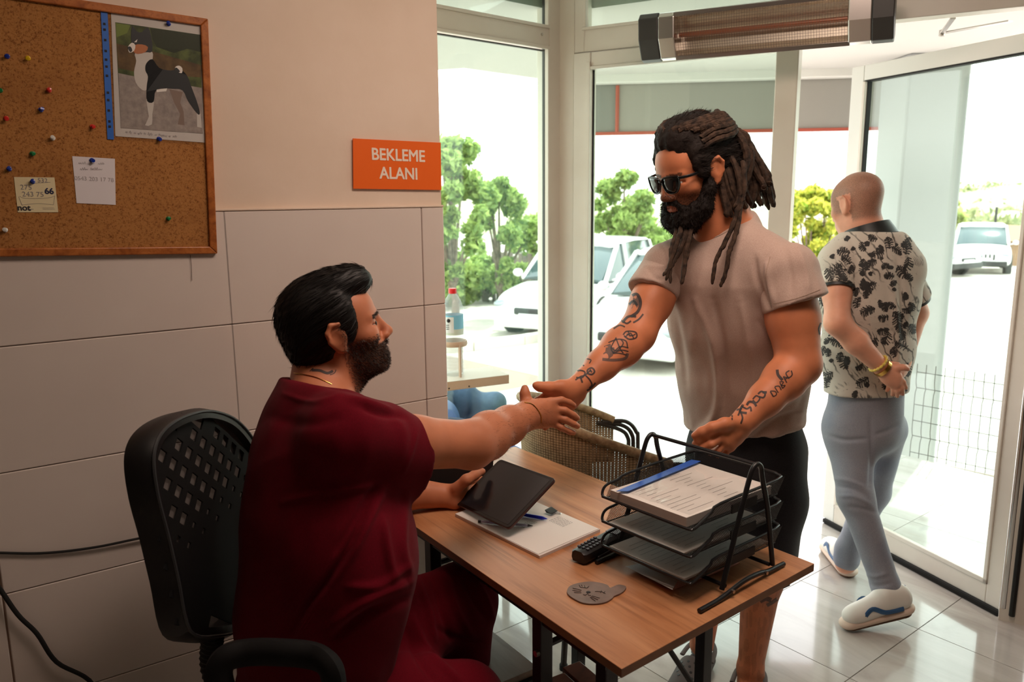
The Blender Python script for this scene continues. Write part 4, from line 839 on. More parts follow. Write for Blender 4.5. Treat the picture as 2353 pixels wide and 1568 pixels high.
V = ridge(V, F, [([(950, 1310), (985, 1400), (1000, 1470)], .008, 7), ([(985, 1300), (1010, 1390), (1040, 1480)], -.007, 7), ([(1020, 1310), (1050, 1400), (1090, 1470)], .007, 7), ([(1060, 1320), (1090, 1380), (1120, 1430)], -.007, 7), ([(1095, 1335), (1120, 1380), (1135, 1430)], .006, 6), ([(950, 1420), (985, 1500), (1060, 1568)], .010, 9), ([(930, 1440), (960, 1510), (1000, 1568)], -.009, 9), ([(1000, 1440), (1050, 1470), (1110, 1480)], -.007, 8)])
link('trousers', npmesh(V, F, True, 'trousers'), M_scrub, PS)
for kk, dx in ((kR + (.05, -.01, -.42), 0), (kL + (-.03, .01, -.50), 0)):
    S = SDF(.005, .03); S.cap((kk[0], kk[1], .09), (kk[0], kk[1], .16), .05, .055); S.cap((kk[0] - .03, kk[1], .045), (kk[0] + .17, kk[1], .04), .045, .038); S.plane((0, 0, .004), (0, 0, -1)); V, F = S.mesh(1); link('shoe', npmesh(V, F, True, 'shoe'), M_black, PS)
# neck chain, bracelet, neck tattoo
tS = bvh(VS, FS)
def strand(tree_, pl, r, name, mat, parent, off=.0012):
    p = [hit(tree_, *q, off) for q in spline(pl, 6)]; p = [q for q in p if q is not None]; return G().tube(p, r, 6).build(name, mat, parent, smooth=True)
strand(tS, [(676, 858), (700, 862), (725, 868), (745, 876), (762, 884)], .0009, 'neck_chain', M_gold, PS)
strand(tS, [(1205, 926), (1222, 930), (1236, 944), (1243, 958), (1243, 972)], .0012, 'bracelet', M_gold, PS)
ink(tS, [([(716, 851), (735, 852), (752, 858), (765, 853)], 6), ([(758, 862), (768, 858), (772, 850)], 2), ([(720, 846), (712, 854)], 2)], G()).build('neck_tattoo', M_ink, PS)
# ================================================================== standing man with dreadlocks
PD = empty('person', (2.0, 1.60, 0), 0, 'standing bearded man with long dreadlocks in a beige t-shirt and black shorts', 'person')
hD = P(1592, 396, 2.32); RD = HR(176, -19, 0); sD = 1.08
S = SDF(.0033, .02); TD = head_prims(S, hD, RD, sD)
S.chain([TD((0, -.035, -.03)), P(1660, 480, 2.36), P(1685, 545, 2.36)], [.062, .066, .078], k=.03); S.cap(TD((0, .0, -.07)), P(1640, 520, 2.34), .05, .062, k=.03)
S.cap(P(1620, 580, 2.36), P(1740, 575, 2.30), .06, k=.04)
shR, elR, wrR = P(1530, 625, 2.37), P(1462, 768, 2.25), P(1346, 872, 2.10)
S.chain([shR, (shR + elR) / 2, elR], [.066, .060, .052], k=.02); S.chain([elR, elR * .7 + wrR * .3, elR * .3 + wrR * .7, wrR], [.054, .056, .042, .0315], k=.02)
S.cap(wrR, P(1328, 886, 2.075), .0300, .030, asp=(.9, 1.05), k=.012)
# right hand: palm towards the camera, fingers behind the other man's hand
kn = [P(1272, 905, 2.035), P(1272, 921, 2.04), P(1280, 938, 2.045), P(1292, 952, 2.05)]
mc = [(P(1322, 888, 2.07), kn[0]), (P(1324, 896, 2.075), kn[1]), (P(1326, 904, 2.08), kn[2]), (P(1328, 912, 2.08), kn[3])]
fg = [([kn[0], P(1250, 912, 2.03), P(1232, 922, 2.02), P(1222, 934, 2.01)], .0112, .0088), ([kn[1], P(1250, 931, 2.035), P(1232, 944, 2.02), P(1222, 958, 2.005)], .0115, .0088), ([kn[2], P(1262, 951, 2.035), P(1246, 965, 2.02), P(1236, 978, 2.0)], .011, .0086), ([kn[3], P(1276, 964, 2.04), P(1262, 975, 2.02), P(1252, 984, 2.0)], .0098, .0076)]
hand(S, wrR, mc, fg, ([P(1322, 888, 2.065), P(1288, 889, 2.035), P(1258, 891, 2.02), P(1240, 889, 2.012), P(1231, 886, 2.01)], .0190, .0095), rk=.0135)
S.ell(P(1305, 903, 2.045), (.030, .022, .026), k=.02)
# left arm hanging forward over the desk
shL, elL, wrL = P(1808, 632, 2.20), P(1836, 838, 2.13), P(1716, 962, 2.04)
S.chain([shL, (shL + elL) / 2, elL], [.074, .070, .058], k=.02); S.chain([elL, elL * .72 + wrL * .28, elL * .35 + wrL * .65, wrL], [.057, .056, .044, .0335], k=.02); S.cap(wrL, P(1700, 976, 2.03), .031, .031, asp=(.95, 1.05), k=.012)
kn = [P(1655, 990, 2.0), P(1660, 1005, 1.99), P(1668, 1018, 1.99), P(1678, 1028, 2.0)]
mc = [(P(1702, 966, 2.02), kn[0]), (P(1704, 976, 2.02), kn[1]), (P(1704, 986, 2.02), kn[2]), (P(1702, 996, 2.03), kn[3])]
fg = [([kn[0], P(1625, 1003, 1.985), P(1604, 1014, 1.99), P(1597, 1020, 2.005)], .0118, .009), ([kn[1], P(1634, 1022, 1.975), P(1615, 1029, 1.985), P(1612, 1024, 2.005)], .0118, .0092), ([kn[2], P(1650, 1036, 1.985), P(1634, 1040, 2.0), P(1632, 1032, 2.015)], .0112, .0088), ([kn[3], P(1664, 1044, 2.0), P(1650, 1046, 2.01), P(1646, 1038, 2.02)], .010, .008)]
hand(S, wrL, mc, fg, ([P(1700, 972, 2.01), P(1665, 975, 1.985), P(1636, 983, 1.98), P(1612, 993, 1.985), P(1596, 1001, 1.99)], .0185, .0095), rk=.0138)
# legs below the shorts
aL_ = PZ(1724, 1538, .10); kL_ = P(1762, 1235, float(aL_ @ FWD) + .0); kR_, aR_ = P(1640, 1220, 2.46), PZ(1612, 1482, .10)
S.chain([kL_, kL_ * .7 + aL_ * .3, aL_], [.064, .062, .038], k=.03, up=(1, 0, 0)); S.chain([kR_, kR_ * .7 + aR_ * .3, aR_], [.062, .060, .040], k=.03)
fl0 = np.array((aL_[0], aL_[1], .03)); fl1 = fl0 + np.array((-.155, -.075, -.003))
S.cap(aL_, fl0 + (0.02, 0, .015), .040, .038, k=.02); S.cap(fl0 + (0, 0, .012), fl1, .036, .028, k=.03)
S.chain([shR, P(1678, 600, 2.42), shL], [.04, .045, .04], k=.02); hp_ = P(1708, 1000, 2.44); S.chain([P(1680, 575, 2.35), hp_], [.06, .09], k=.03); S.cap(hp_, kL_, .07, .06, k=.03); S.cap(hp_, kR_, .07, .06, k=.03)
def cD(V):
    L = (V - hD) @ RD / sD; x, y, z = L.T; ss = lambda a, b, t: np.clip((t - a) / (b - a), 0, 1)
    b = ss(-.036, -.050, z + (.02 - y) * .25) * ss(-.01, .01, y) * (z > -.118) * (y > .02) * (np.linalg.norm(L, axis=1) < .17); lips = (np.abs(x) < .020) & (y > .085) & (z < -.057) & (z > -.079)
    leg = (V[:, 2] < .5) * .25 * (np.abs(nz(V, (90, 90, 20))) > .3); brow = (np.abs(z - .022) < .004) & (y > .06) & (np.abs(x) > .010) & (np.abs(x) < .05)
    return dict(stub=np.clip(np.where(lips, 0, np.maximum(np.maximum(b, brow), leg)), 0, 1) * .95, red=lips * .5)
_, VD, FD = skin('body', S, PD, M_skinD, cD); eyes(hD, RD, PD, sD); tD = bvh(VD, FD)
# beard
S = SDF(.003, .02); E = lambda c, r, k=.02, op='u': S.ell(TD(c), np.array(r) * sD, RD, k=k, op=op)
E((0, .060, -.104), (.048, .046, .038), .03); E((0, .045, -.085), (.062, .055, .032), .03); E((0, .072, -.120), (.034, .032, .030), .03)
for q in (-1, 1):
    S.chain([TD((q * .070, .012, .0)), TD((q * .068, .022, -.04)), TD((q * .056, .045, -.080)), TD((q * .030, .080, -.100))], [.010, .018, .026, .030], k=.02)
    S.chain([TD((q * .002, .101, -.050)), TD((q * .020, .097, -.053)), TD((q * .031, .088, -.068)), TD((q * .034, .080, -.09))], [.0065, .0075, .009, .014], k=.008)
E((0, .104, -.0675), (.027, .017, .0105), .004, 's'); E((0, .05, -.02), (.050, .04, .022), .01, 's')
Vb, Fb = S.mesh(1); N = vnorm(Vb, Fb); Vb = Vb + N * (.0022 * nz(Vb, (140, 140, 90)) + .0018 * nz(Vb, (300, 300, 200)))[:, None]
b_, n_ = sample(Vb, Fb, 5200, seed=11); fb = fibers(b_ - n_ * .001, n_ * .8 - RD[:, 2] * .45 + RD[:, 1] * .25, .011, .0006, bend=-UPZ * .2, seed=12, jitter=.35)
link('beard', npmesh(*addmesh([(Vb, Fb), fb]), True, 'beard'), M_beardD, PD)
# hair cap and locks
S = SDF(.0035, .02); E = lambda c, r, k=.02, op='u': S.ell(TD(c), np.array(r) * sD, RD, k=k, op=op)
E((0, -.024, .058), (.086, .106, .092)); E((0, .018, .098), (.064, .062, .050), .03); E((0, -.070, .010), (.080, .078, .080)); 
for q in (-1, 1): E((q * .072, .026, .040), (.016, .034, .050), .02); E((q * .098, -.004, .0), (.026, .026, .034), .008, 's')
E((0, .116, .034), (.084, .054, .070), .010, 's'); E((0, .10, -.10), (.12, .095, .09), .012, 's')
Vc, Fc = S.mesh(2); N = vnorm(Vc, Fc); L = (Vc - hD) @ RD; a_ = np.arctan2(L[:, 0], L[:, 2] + .02)
Vc = Vc + N * (.0014 * np.sin(a_ * 24 + 2 * nz(L, (18, 18, 18))) + .0012 * nz(L, (150, 50, 150)))[:, None]
b_, n_ = sample(Vc, Fc, 6500, seed=21); fb = fibers(b_ + n_ * .0006, n_ * .22 + RD[:, 1] * -1.0 - UPZ * .1, .022, .0006, seed=22, jitter=.28)
M_hairDc = MT('dark_hair', (34, 27, 24), .75, spec=.2); hairD = link('hair', npmesh(*addmesh([(Vc, Fc), fb]), True, 'hair'), M_hairDc, PD)
def lock(pts, r0, r1, seed, n=7):
    r = np.random.default_rng(seed); p = spline(pts, n); m = len(p); t = np.linspace(0, 1, m)
    rr_ = (r0 + (r1 - r0) * t) * (1 + .07 * np.sin(t * m * .9 + seed) + r.normal(0, .04, m)); rr_[-1] *= .35; rr_[-2] *= .8; p = p + r.normal(0, .0006, p.shape)
    return G().tube(p, rr_, 8).build('dreadlock', M_hairD, hairD, smooth=True)
surf = lambda u, v, lift=.0: TD(np.array((math.sin(u) * math.cos(v) * (.090 + lift), -.022 + math.cos(u) * math.cos(v) * (.112 + lift), .056 + math.sin(v) * (.097 + lift))))
tie = TD((-.01, -.150, .045))
r_ = np.random.default_rng(31); k_ = 0
for u in np.linspace(-1.75, 1.75, 19):       # locks swept back over the scalp to the tie
    v0 = .50 + .25 * math.cos(u) + r_.uniform(-.06, .06); pts = []
    for t in np.linspace(0, 1, 6):
        uu = u + (math.copysign(math.pi, u if abs(u) > .05 else 1) - u) * t ** 1.6 * .92; vv = v0 + (1.15 - abs(u) * .35 - v0) * math.sin(t * 2.3) * .8 - t * .25
        pts.append(surf(uu, vv, .005))
    pts.append(tie + r_.normal(0, .012, 3)); lock(pts, .0085, .0105, k_); k_ += 1
for q in (-1, 1):
    for v in np.linspace(-.1, .55, 6):
        pts = [surf(q * (1.15 + .1 * abs(v)), v + .25, 0), surf(q * 1.5, v + .32, .005), surf(q * 2.0, v + .25, .007), surf(q * 2.5, v * .7 + .2, .010), tie + r_.normal(0, .012, 3)]; lock(pts, .008, .0095, k_); k_ += 1
# tied bundle hanging behind the head: (pixel, depth) paths
tp = [(1700, 318, 2.40)]
for i, pl in enumerate([[(1690, 300, 2.36), (1716, 320, 2.36), (1725, 370, 2.35), (1712, 430, 2.34), (1700, 480, 2.33)], [(1695, 310, 2.38), (1730, 345, 2.38), (1745, 400, 2.38), (1740, 450, 2.38), (1752, 472, 2.38)],
    [(1700, 320, 2.40), (1738, 365, 2.41), (1762, 420, 2.42), (1775, 470, 2.42)], [(1700, 330, 2.42), (1735, 380, 2.44), (1765, 440, 2.45), (1780, 475, 2.46)], [(1698, 335, 2.37), (1725, 390, 2.37), (1735, 430, 2.37), (1728, 468, 2.37)],
    [(1705, 335, 2.40), (1745, 372, 2.40), (1771, 412, 2.38)], [(1705, 330, 2.38), (1740, 385, 2.38), (1765, 418, 2.37), (1768, 425, 2.36)], [(1690, 345, 2.40), (1712, 400, 2.41), (1722, 450, 2.42), (1730, 480, 2.42)],
    [(1685, 300, 2.33), (1708, 330, 2.31), (1716, 372, 2.30), (1700, 420, 2.29), (1694, 480, 2.28)], [(1690, 320, 2.42), (1725, 360, 2.44), (1750, 420, 2.46), (1760, 468, 2.48)], [(1700, 325, 2.38), (1728, 352, 2.37), (1752, 395, 2.37), (1758, 440, 2.38)], [(1702, 322, 2.43), (1742, 366, 2.45), (1768, 420, 2.47), (1778, 462, 2.48)]]):
    lock([P(*p) for p in pl], .0125, .0085, 60 + i)
    lock([P(p[0] - 4 - k_ * 3, p[1] + 6, p[2] + .02 * (i % 3 - 1)) for k_, p in enumerate(pl)], .011, .007, 160 + i)
for i, pl in enumerate([[(1690, 380, 2.28), (1699, 430, 2.26), (1690, 500, 2.235), (1664, 560, 2.21), (1645, 600, 2.20), (1636, 655, 2.19)], [(1700, 385, 2.28), (1703, 440, 2.26), (1695, 520, 2.23), (1676, 580, 2.20), (1668, 625, 2.19), (1655, 660, 2.185)],
    [(1706, 372, 2.28), (1711, 420, 2.26), (1706, 460, 2.25), (1696, 488, 2.24)], [(1680, 360, 2.28), (1694, 400, 2.26), (1700, 450, 2.25), (1686, 478, 2.24)],
    [(1568, 510, 2.27), (1560, 545, 2.24), (1545, 590, 2.22), (1530, 645, 2.20)], [(1576, 512, 2.27), (1572, 550, 2.24), (1550, 600, 2.22), (1524, 634, 2.20)], [(1584, 515, 2.27), (1582, 560, 2.24), (1574, 610, 2.21), (1566, 654, 2.19)],
    [(1560, 505, 2.29), (1552, 540, 2.26), (1542, 580, 2.23), (1540, 652, 2.20)], [(1590, 512, 2.27), (1584, 545, 2.24), (1576, 580, 2.22), (1568, 640, 2.20)]]):
    lock([P(*p) for p in pl], .0082, .0052, 90 + i, 9)
for i, pl in enumerate([[(1652, 395, 2.29), (1662, 440, 2.275), (1682, 500, 2.27)], [(1660, 380, 2.29), (1672, 430, 2.275), (1694, 492, 2.27)], [(1668, 375, 2.29), (1682, 425, 2.27), (1700, 478, 2.27)], [(1655, 420, 2.28), (1664, 455, 2.27), (1672, 500, 2.26)], [(1676, 372, 2.29), (1696, 440, 2.28), (1716, 480, 2.30)], [(1684, 370, 2.30), (1708, 430, 2.30), (1728, 474, 2.32)]]): lock([P(*p) for p in pl], .0115, .0085, 130 + i)
tie_o = G().lathe([(.020, -.012), (.026, 0), (.020, .012)], 14, o=P(1700, 322, 2.38)).build('hair_tie', M_black, hairD, smooth=True)
# t-shirt
S = SDF(.005, .05); upD = (1.0, .35, 0)
ch = [P(1708, 990, 2.44), P(1704, 860, 2.41), P(1680, 740, 2.37), P(1674, 650, 2.345), P(1676, 600, 2.345)]
for (a, b), (r0, r1), asp in zip(zip(ch[:-1], ch[1:]), ((.155, .155), (.155, .150), (.150, .138), (.138, .10)), ((1.24, .95), (1.22, .92), (1.18, .88), (1.3, .8))): S.cap(a, b, r0, r1, .05, asp, up=upD)
nkD = P(1680, 560, 2.35); S.cap(nkD + (0, .05, 0), shR + (0, -.005, .015), .062, .072, .05); S.cap(nkD + (0, -.04, 0), shL + (0, .01, .005), .062, .084, .05)
S.cap(P(1690, 530, 2.38), P(1680, 575, 2.35), .075, .095, .03)
hR = P(1497, 672, 2.325); dR = nrm(elR - shR); hL = P(1828, 700, 2.17); dL = nrm(elL - shL)
SR_ = SDF(.005, .03); SR_.chain([shR - dR * .01, hR, hR + dR * .08], [.074, .066, .064], .03); SR_.plane(hR, nrm(dR + np.array((.1, 0, -.05))), .003)
SL_ = SDF(.005, .03); SL_.chain([shL - dL * .005, hL, hL + dL * .08], [.086, .083, .082], .03); SL_.plane(hL, nrm(dL + np.array((0, 0, .0)) + RGT * .22), .003)
S.plane(P(1690, 1008, 2.3), nrm(P(1690, 1100, 2.3) - P(1690, 1000, 2.3) + RGT * .012), .004)
pa, pb, pc = P(1612, 528, 2.25), P(1690, 500, 2.30), P(1735, 462, 2.45)
cn = nrm(np.cross(P(1640, 545, 2.20) - P(1700, 500, 2.32), P(1700, 500, 2.32) - P(1735, 458, 2.45))); cn = cn * np.sign(cn[2]); S.plane(P(1690, 515, 2.30), nrm(np.array((-.35, -.05, 1))), .006)
V, F = S.mesh(2); V1, F1 = SR_.mesh(2); V2, F2 = SL_.mesh(2); F = np.concatenate([F, F1 + len(V), F2 + len(V) + len(V1)]); V = np.concatenate([V, V1, V2]); N = vnorm(V, F); V = V + N * (.003 * nz(V, (16, 16, 5)) + .0015 * nz(V, (40, 40, 18)))[:, None]
V = ridge(V, F, [([(1600, 690), (1640, 800), (1650, 920), (1620, 1000)], .010, 9), ([(1640, 690), (1665, 820), (1662, 940)], -.010, 9), ([(1700, 690), (1722, 800), (1740, 930)], .008, 10), ([(1770, 715), (1740, 640), (1735, 590)], -.009, 6), ([(1780, 700), (1765, 640), (1762, 600)], .008, 6), ([(1745, 740), (1790, 800), (1800, 830)], -.008, 8), ([(1565, 980), (1600, 1000), (1640, 960)], .010, 10), ([(1540, 690), (1560, 780), (1575, 880)], -.008, 10), ([(1700, 1010), (1770, 940), (1840, 905)], .014, 9), ([(1720, 1015), (1790, 965), (1850, 945)], -.012, 8), ([(1730, 1035), (1800, 990), (1850, 980)], .009, 8), ([(1520, 560), (1540, 600), (1535, 660)], -.007, 6), ([(1490, 620), (1510, 640), (1530, 640)], -.005, 5), ([(1480, 640), (1505, 660), (1535, 665)], .005, 5), ([(1485, 610), (1520, 615), (1540, 605)], .004, 5), ([(1830, 560), (1850, 620), (1860, 670)], .006, 9), ([(1800, 560), (1815, 620), (1818, 680)], -.006, 9), ([(1625, 560), (1605, 680), (1590, 800)], .006, 12)])
tee = link('t_shirt', npmesh(V, F, True, 't_shirt'), M_tee, PD); tT = bvh(V, F)
M_seam = cloth('beige_seam', (160, 134, 118), (182, 156, 140))
ink(tT, [([(1458, 652), (1490, 670), (1535, 682)], 1.5), ([(1460, 644), (1492, 661), (1536, 673)], 1.2), ([(1779, 708), (1830, 696), (1886, 676)], 1.6), ([(1778, 698), (1830, 686), (1884, 666)], 1.2), ([(1735, 482), (1775, 505), (1806, 525)], 1.6), ([(1592, 535), (1610, 545), (1640, 546), (1675, 530)], 2), ([(1770, 590), (1760, 640), (1775, 715)], 1.6)], G(), .0012).build('seam', M_seam, tee)
# shorts
S = SDF(.005, .05); hc = P(1712, 985, 2.44)
S.cap(hc + (0, 0, .06), hc + (0, 0, -.10), .146, .148, .05, (1.15, .92), up=upD)
kd = float(kL_ @ FWD); kd2 = float(kR_ @ FWD); S.chain([P(1775, 1040, 2.40), P(1772, 1150, (2.40 + kd) / 2), P(1763, 1262, kd)], [.105, .102, .094], .04); S.chain([P(1655, 1040, 2.48), P(1650, 1140, (2.48 + kd2) / 2), P(1642, 1250, kd2)], [.105, .100, .094], .04)
S.plane(P(1764, 1275, kd), (0, 0, -1), .004); V, F = S.mesh(2); N = vnorm(V, F); V = V + N * (.004 * nz(V, (14, 14, 6)))[:, None]; link('shorts', npmesh(V, F, True, 'shorts'), M_short, PD)
# clogs
M_clog = MT('grey_foam_clog', (92, 84, 82), 0.8)
def clog(c, az):
    d = np.array((math.cos(rad(az)), math.sin(rad(az)), 0)); s_ = np.array((-d[1], d[0], 0)); c = np.array((c[0], c[1], 0))
    S = SDF(.0035, .02); up = (0, 0, 1)
    S.cap(c - d * .08 + UPZ * .03, c + d * .14 + UPZ * .028, .042, .052, .03, (1, .72), up=up); S.cap(c + d * .03 + UPZ * .055, c + d * .15 + UPZ * .035, .050, .045, .03, (1, .85), up=up)
    S.ell(c - d * .045 + UPZ * .092, (.066, .052, .055), np.stack([d, s_, UPZ], 1), .008, 's')
    V, F = S.mesh(1); V = V[:, :]; V[:, 2] = np.maximum(V[:, 2], .002); o = link('clog', npmesh(V, F, True, 'clog'), M_clog, PD); t = bvh(V, F); g = G()
    for i in range(4):
        for j in range(4 - i % 2):
            q = c + d * (.055 + .022 * i) + s_ * ((j - (3 - i % 2) / 2) * .022) + UPZ * .2; h_ = t.ray_cast(Vector(q), Vector((0, 0, -1)))
            if h_[0] is not None:
                n_ = np.array(h_[1]); u, v, _ = frame(n_); g.lathe([(.0048, -.001), (.0048, .0012)], 8, o=np.array(h_[0]), R=np.stack([u, v, n_], 1))
    g.build('vent_holes', M_black, o, kind='stuff'); q = [c - d * .09 + UPZ * .06 + s_ * 0]
    G().tube(spline([c + s_ * .05 + UPZ * .075, c - d * .075 + s_ * .040 + UPZ * .080, c - d * .125 + UPZ * .082, c - d * .075 - s_ * .040 + UPZ * .080, c - s_ * .05 + UPZ * .075], 5), .008, 8, sq=(1, .5)).build('heel_strap', M_clog, o, smooth=True)
clog(aR_ + (-.045, -.02, 0), 205); clog(aL_ + (-.045, -.03, 0), 212)
# tattoos drawn on the skin as thin ink ribbons
RB = lambda pts, w_=3: (pts, w_ * 1.35)
tat = [RB([(1440, 690), (1462, 676), (1472, 694), (1466, 716), (1450, 728)], 5), RB([(1446, 700), (1456, 692), (1464, 702)], 4), RB([(1430, 742), (1444, 728), (1462, 728)], 4), RB([(1418, 748), (1428, 738), (1440, 744), (1450, 738)], 3), RB([(1410, 756), (1424, 748), (1436, 752)], 2.5), RB([(1455, 742), (1468, 734), (1478, 722)], 3),
    RB([(1415, 778), (1404, 800), (1410, 812)], 2), RB([(1415, 776), (1424, 800), (1432, 812)], 2), RB([(1404, 800), (1418, 806), (1432, 790), (1426, 780)], 2), RB([(1408, 812), (1425, 797), (1444, 800)], 2), RB([(1410, 812), (1428, 805), (1444, 808)], 2), RB([(1408, 813), (1422, 812), (1440, 816)], 2), RB([(1398, 788), (1420, 780), (1438, 784), (1442, 800)], 2),
    RB([(1432, 770), (1440, 762), (1460, 764), (1462, 776), (1446, 780), (1434, 772)], 2.5), RB([(1440, 768), (1452, 772), (1460, 768)], 2), RB([(1436, 776), (1448, 766), (1456, 778)], 2), RB([(1443, 762), (1448, 774)], 2),
    RB([(1316, 864), (1330, 852), (1344, 856), (1338, 868), (1324, 868)], 2.5), RB([(1322, 874), (1334, 866), (1345, 862), (1358, 850)], 2.5), RB([(1350, 850), (1360, 846), (1366, 854), (1360, 861), (1350, 858), (1350, 850)], 3), RB([(1355, 851), (1360, 856)], 3), RB([(1334, 868), (1338, 880)], 3), RB([(1344, 862), (1354, 872), (1360, 884), (1354, 892)], 2.5), RB([(1348, 898), (1358, 892), (1368, 880)], 3), RB([(1336, 838), (1346, 826), (1358, 828), (1354, 836)], 2), RB([(1326, 846), (1336, 836), (1342, 842)], 2.5)]
ink(tD, tat, G()).build('forearm_tattoo', M_ink, PD)
ink(tD, [([(1388, 796), (1402, 790), (1412, 800), (1408, 818), (1398, 826), (1386, 814)], 'fill'), ([(1455, 684), (1466, 680), (1472, 694), (1464, 708), (1454, 700)], 'fill'), RB([(1384, 826), (1410, 828), (1436, 824), (1442, 812)], 5), RB([(1436, 716), (1450, 704), (1446, 690)], 7)], G(), .0004).build('tattoo_shading', M_ink2, PD)
L2 = [RB([(1786, 850), (1788, 862), (1798, 874)], 5), RB([(1814, 852), (1806, 858), (1812, 868), (1820, 862), (1818, 852)], 2.2), RB([(1800, 866), (1808, 880)], 2), RB([(1800, 866), (1814, 870)], 2), RB([(1804, 872), (1810, 868)], 1.8), RB([(1792, 880), (1798, 893)], 2), RB([(1791, 878), (1800, 878), (1796, 886), (1804, 886), (1798, 893)], 1.8), RB([(1780, 890), (1788, 903)], 2), RB([(1780, 889), (1790, 888), (1795, 897)], 2), RB([(1770, 900), (1777, 912)], 2.5), RB([(1770, 899), (1781, 900), (1784, 907), (1777, 912)], 2),
    RB([(1742, 906), (1750, 900), (1758, 906), (1754, 914), (1744, 912)], 3), RB([(1752, 902), (1762, 902)], 4), RB([(1730, 918), (1738, 910), (1746, 916), (1738, 926), (1730, 920)], 2.5), RB([(1716, 932), (1722, 924), (1732, 926), (1738, 934)], 4), RB([(1704, 934), (1716, 940), (1724, 936), (1726, 946)], 3), RB([(1698, 940), (1684, 952), (1682, 966)], 2.5), RB([(1700, 944), (1706, 960), (1702, 974)], 3), RB([(1704, 938), (1696, 956)], 3), RB([(1708, 930), (1700, 946), (1716, 950)], 4), RB([(1886, 742), (1881, 756), (1884, 772)], 3)]
ink(tD, L2, G()).build('arm_tattoo', M_ink, PD)
ink(tD, [RB([(1746, 1382), (1760, 1376), (1772, 1380)], 8), RB([(1762, 1392), (1776, 1384), (1786, 1376)], 6)], G()).build('shin_tattoo', M_ink2, PD)
for dx, dy in ((0, 0), (.0045, .001)): q = hit(tD, 1638 + dx * 900, 430, .003); 
for px, py in ((1636, 429), (1642, 433)):
    q = hit(tD, px, py, .003)
    if q is not None: G().tube(q + np.array([RD[:, 1] * math.cos(a) * .005 + UPZ * math.sin(a) * .006 for a in np.linspace(0, 6.28, 14)[:-1]]), .0011, 6, closed=True).build('earring', M_chrome, PD, smooth=True)
# sunglasses
sg = empty('sunglasses', TD((0, .10, .0)), 0, "black sunglasses on the long-haired man's face", 'glasses')
M_lens = MT('smoked_lens', (20, 24, 24), 0.08, spec=.5); M_frm = MT('black_acetate', (16, 16, 18), 0.25)
for q in (-1, 1):
    ol = [(.004, .012), (.010, .020), (.030, .023), (.052, .022), (.058, .017), (.056, -.002), (.046, -.018), (.030, -.022), (.014, -.017), (.006, -.003)]
    o2 = spline(ol, 4, closed=True); wrap = lambda x, z, dy=0: TD((q * x, .1125 - 3.2 * x * x + dy, z + .001))
    ringp = np.array([wrap(x, z) for x, z in o2]); G().tube(ringp, .0021, 8, closed=True).build('rim', M_frm, sg, smooth=True)
    c = wrap(.031, .001); n = len(ringp); inner = [c + (p - c) * .5 + RD[:, 1] * .002 for p in ringp]; g = G().add(list(ringp) + inner + [c + RD[:, 1] * .0028], [(i, (i + 1) % n, n + (i + 1) % n, n + i) for i in range(n)] + [(n + i, n + (i + 1) % n, 2 * n) for i in range(n)]); g.build('lens', M_lens, sg, smooth=True, solid=.0012)
    G().tube(spline([wrap(.058, .017), TD((q * .072, .080, .016)), TD((q * .079, .030, .013)), TD((q * .083, -.005, .010)), TD((q * .084, -.022, -.006))], 5), .0028, 6, sq=(.7, 1.4)).build('temple', M_frm, sg, smooth=True)
G().tube(spline([TD((-.006, .112, .010)), TD((0, .116, .013)), TD((.006, .112, .010))], 4), .0030, 6).build('bridge', M_frm, sg, smooth=True)
# ================================================================== man walking out of the door
PW = empty('person', (2.86, 1.66, 0), 0, 'man in a black-and-white patterned polo walking out of the door, hands behind his back', 'person')
PQ = lambda x, y, d: P(x, y, d * .945)
zdep = lambda q: float(q @ FWD)
hW = PQ(1970, 472, 3.12); RW = HR(82, -14); sW = .93
S = SDF(.0038, .02); TW = head_prims(S, hW, RW, sW)
S.chain([TW((0, -.02, -.02)), PQ(1985, 530, 3.10), PQ(1995, 560, 3.08)], [.060, .064, .070], k=.03)
sL, eL, wL = PQ(1922, 610, 3.02), PQ(1924, 742, 2.90), PQ(2030, 850, 2.90)
S.chain([sL, (sL + eL) / 2, eL], [.050, .047, .042], k=.02); S.chain([eL, eL * .6 + wL * .4, wL], [.043, .041, .028], k=.02); S.cap(wL, PQ(2042, 860, 2.90), .026, .026, asp=(.8, 1.1), k=.01)
mc = [(PQ(2044, 854, 2.90), PQ(2064, 864, 2.89)), (PQ(2042, 860, 2.90), PQ(2064, 876, 2.89)), (PQ(2040, 866, 2.90), PQ(2058, 884, 2.89)), (PQ(2038, 870, 2.90), PQ(2052, 886, 2.90))]
fg = [([PQ(2064, 864, 2.89), PQ(2076, 878, 2.89), PQ(2082, 892, 2.90)], .0095, .0075), ([PQ(2064, 876, 2.89), PQ(2072, 892, 2.89), PQ(2074, 906, 2.90)], .0098, .0078), ([PQ(2058, 884, 2.89), PQ(2062, 898, 2.89), PQ(2062, 911, 2.90)], .0095, .0075), ([PQ(2052, 886, 2.90), PQ(2052, 898, 2.90), PQ(2050, 908, 2.91)], .0085, .0068)]
hand(S, wL, mc, fg, ([PQ(2044, 852, 2.90), PQ(2062, 845, 2.89), PQ(2076, 845, 2.88), PQ(2086, 849, 2.88)], .0135, .0085))
sR_, eR_, wR_ = PQ(2080, 620, 3.06), PQ(2104, 720, 3.12), PQ(2074, 838, 3.02); S.chain([sR_, eR_, wR_], [.048, .042, .028], k=.02)
kw = [PQ(2062 - i * 3, 850 + i * 9, 2.96) for i in range(4)]; hand(S, wR_, [(PQ(2070, 842 + i * 5, 2.99), kw[i]) for i in range(4)], [([kw[i], kw[i] + (-.02, .0, -.014), kw[i] + (-.032, .004, -.03)], .0095, .0075) for i in range(4)], ([PQ(2070, 846, 2.99), PQ(2060, 838, 2.96), PQ(2050, 836, 2.95)], .012, .009))
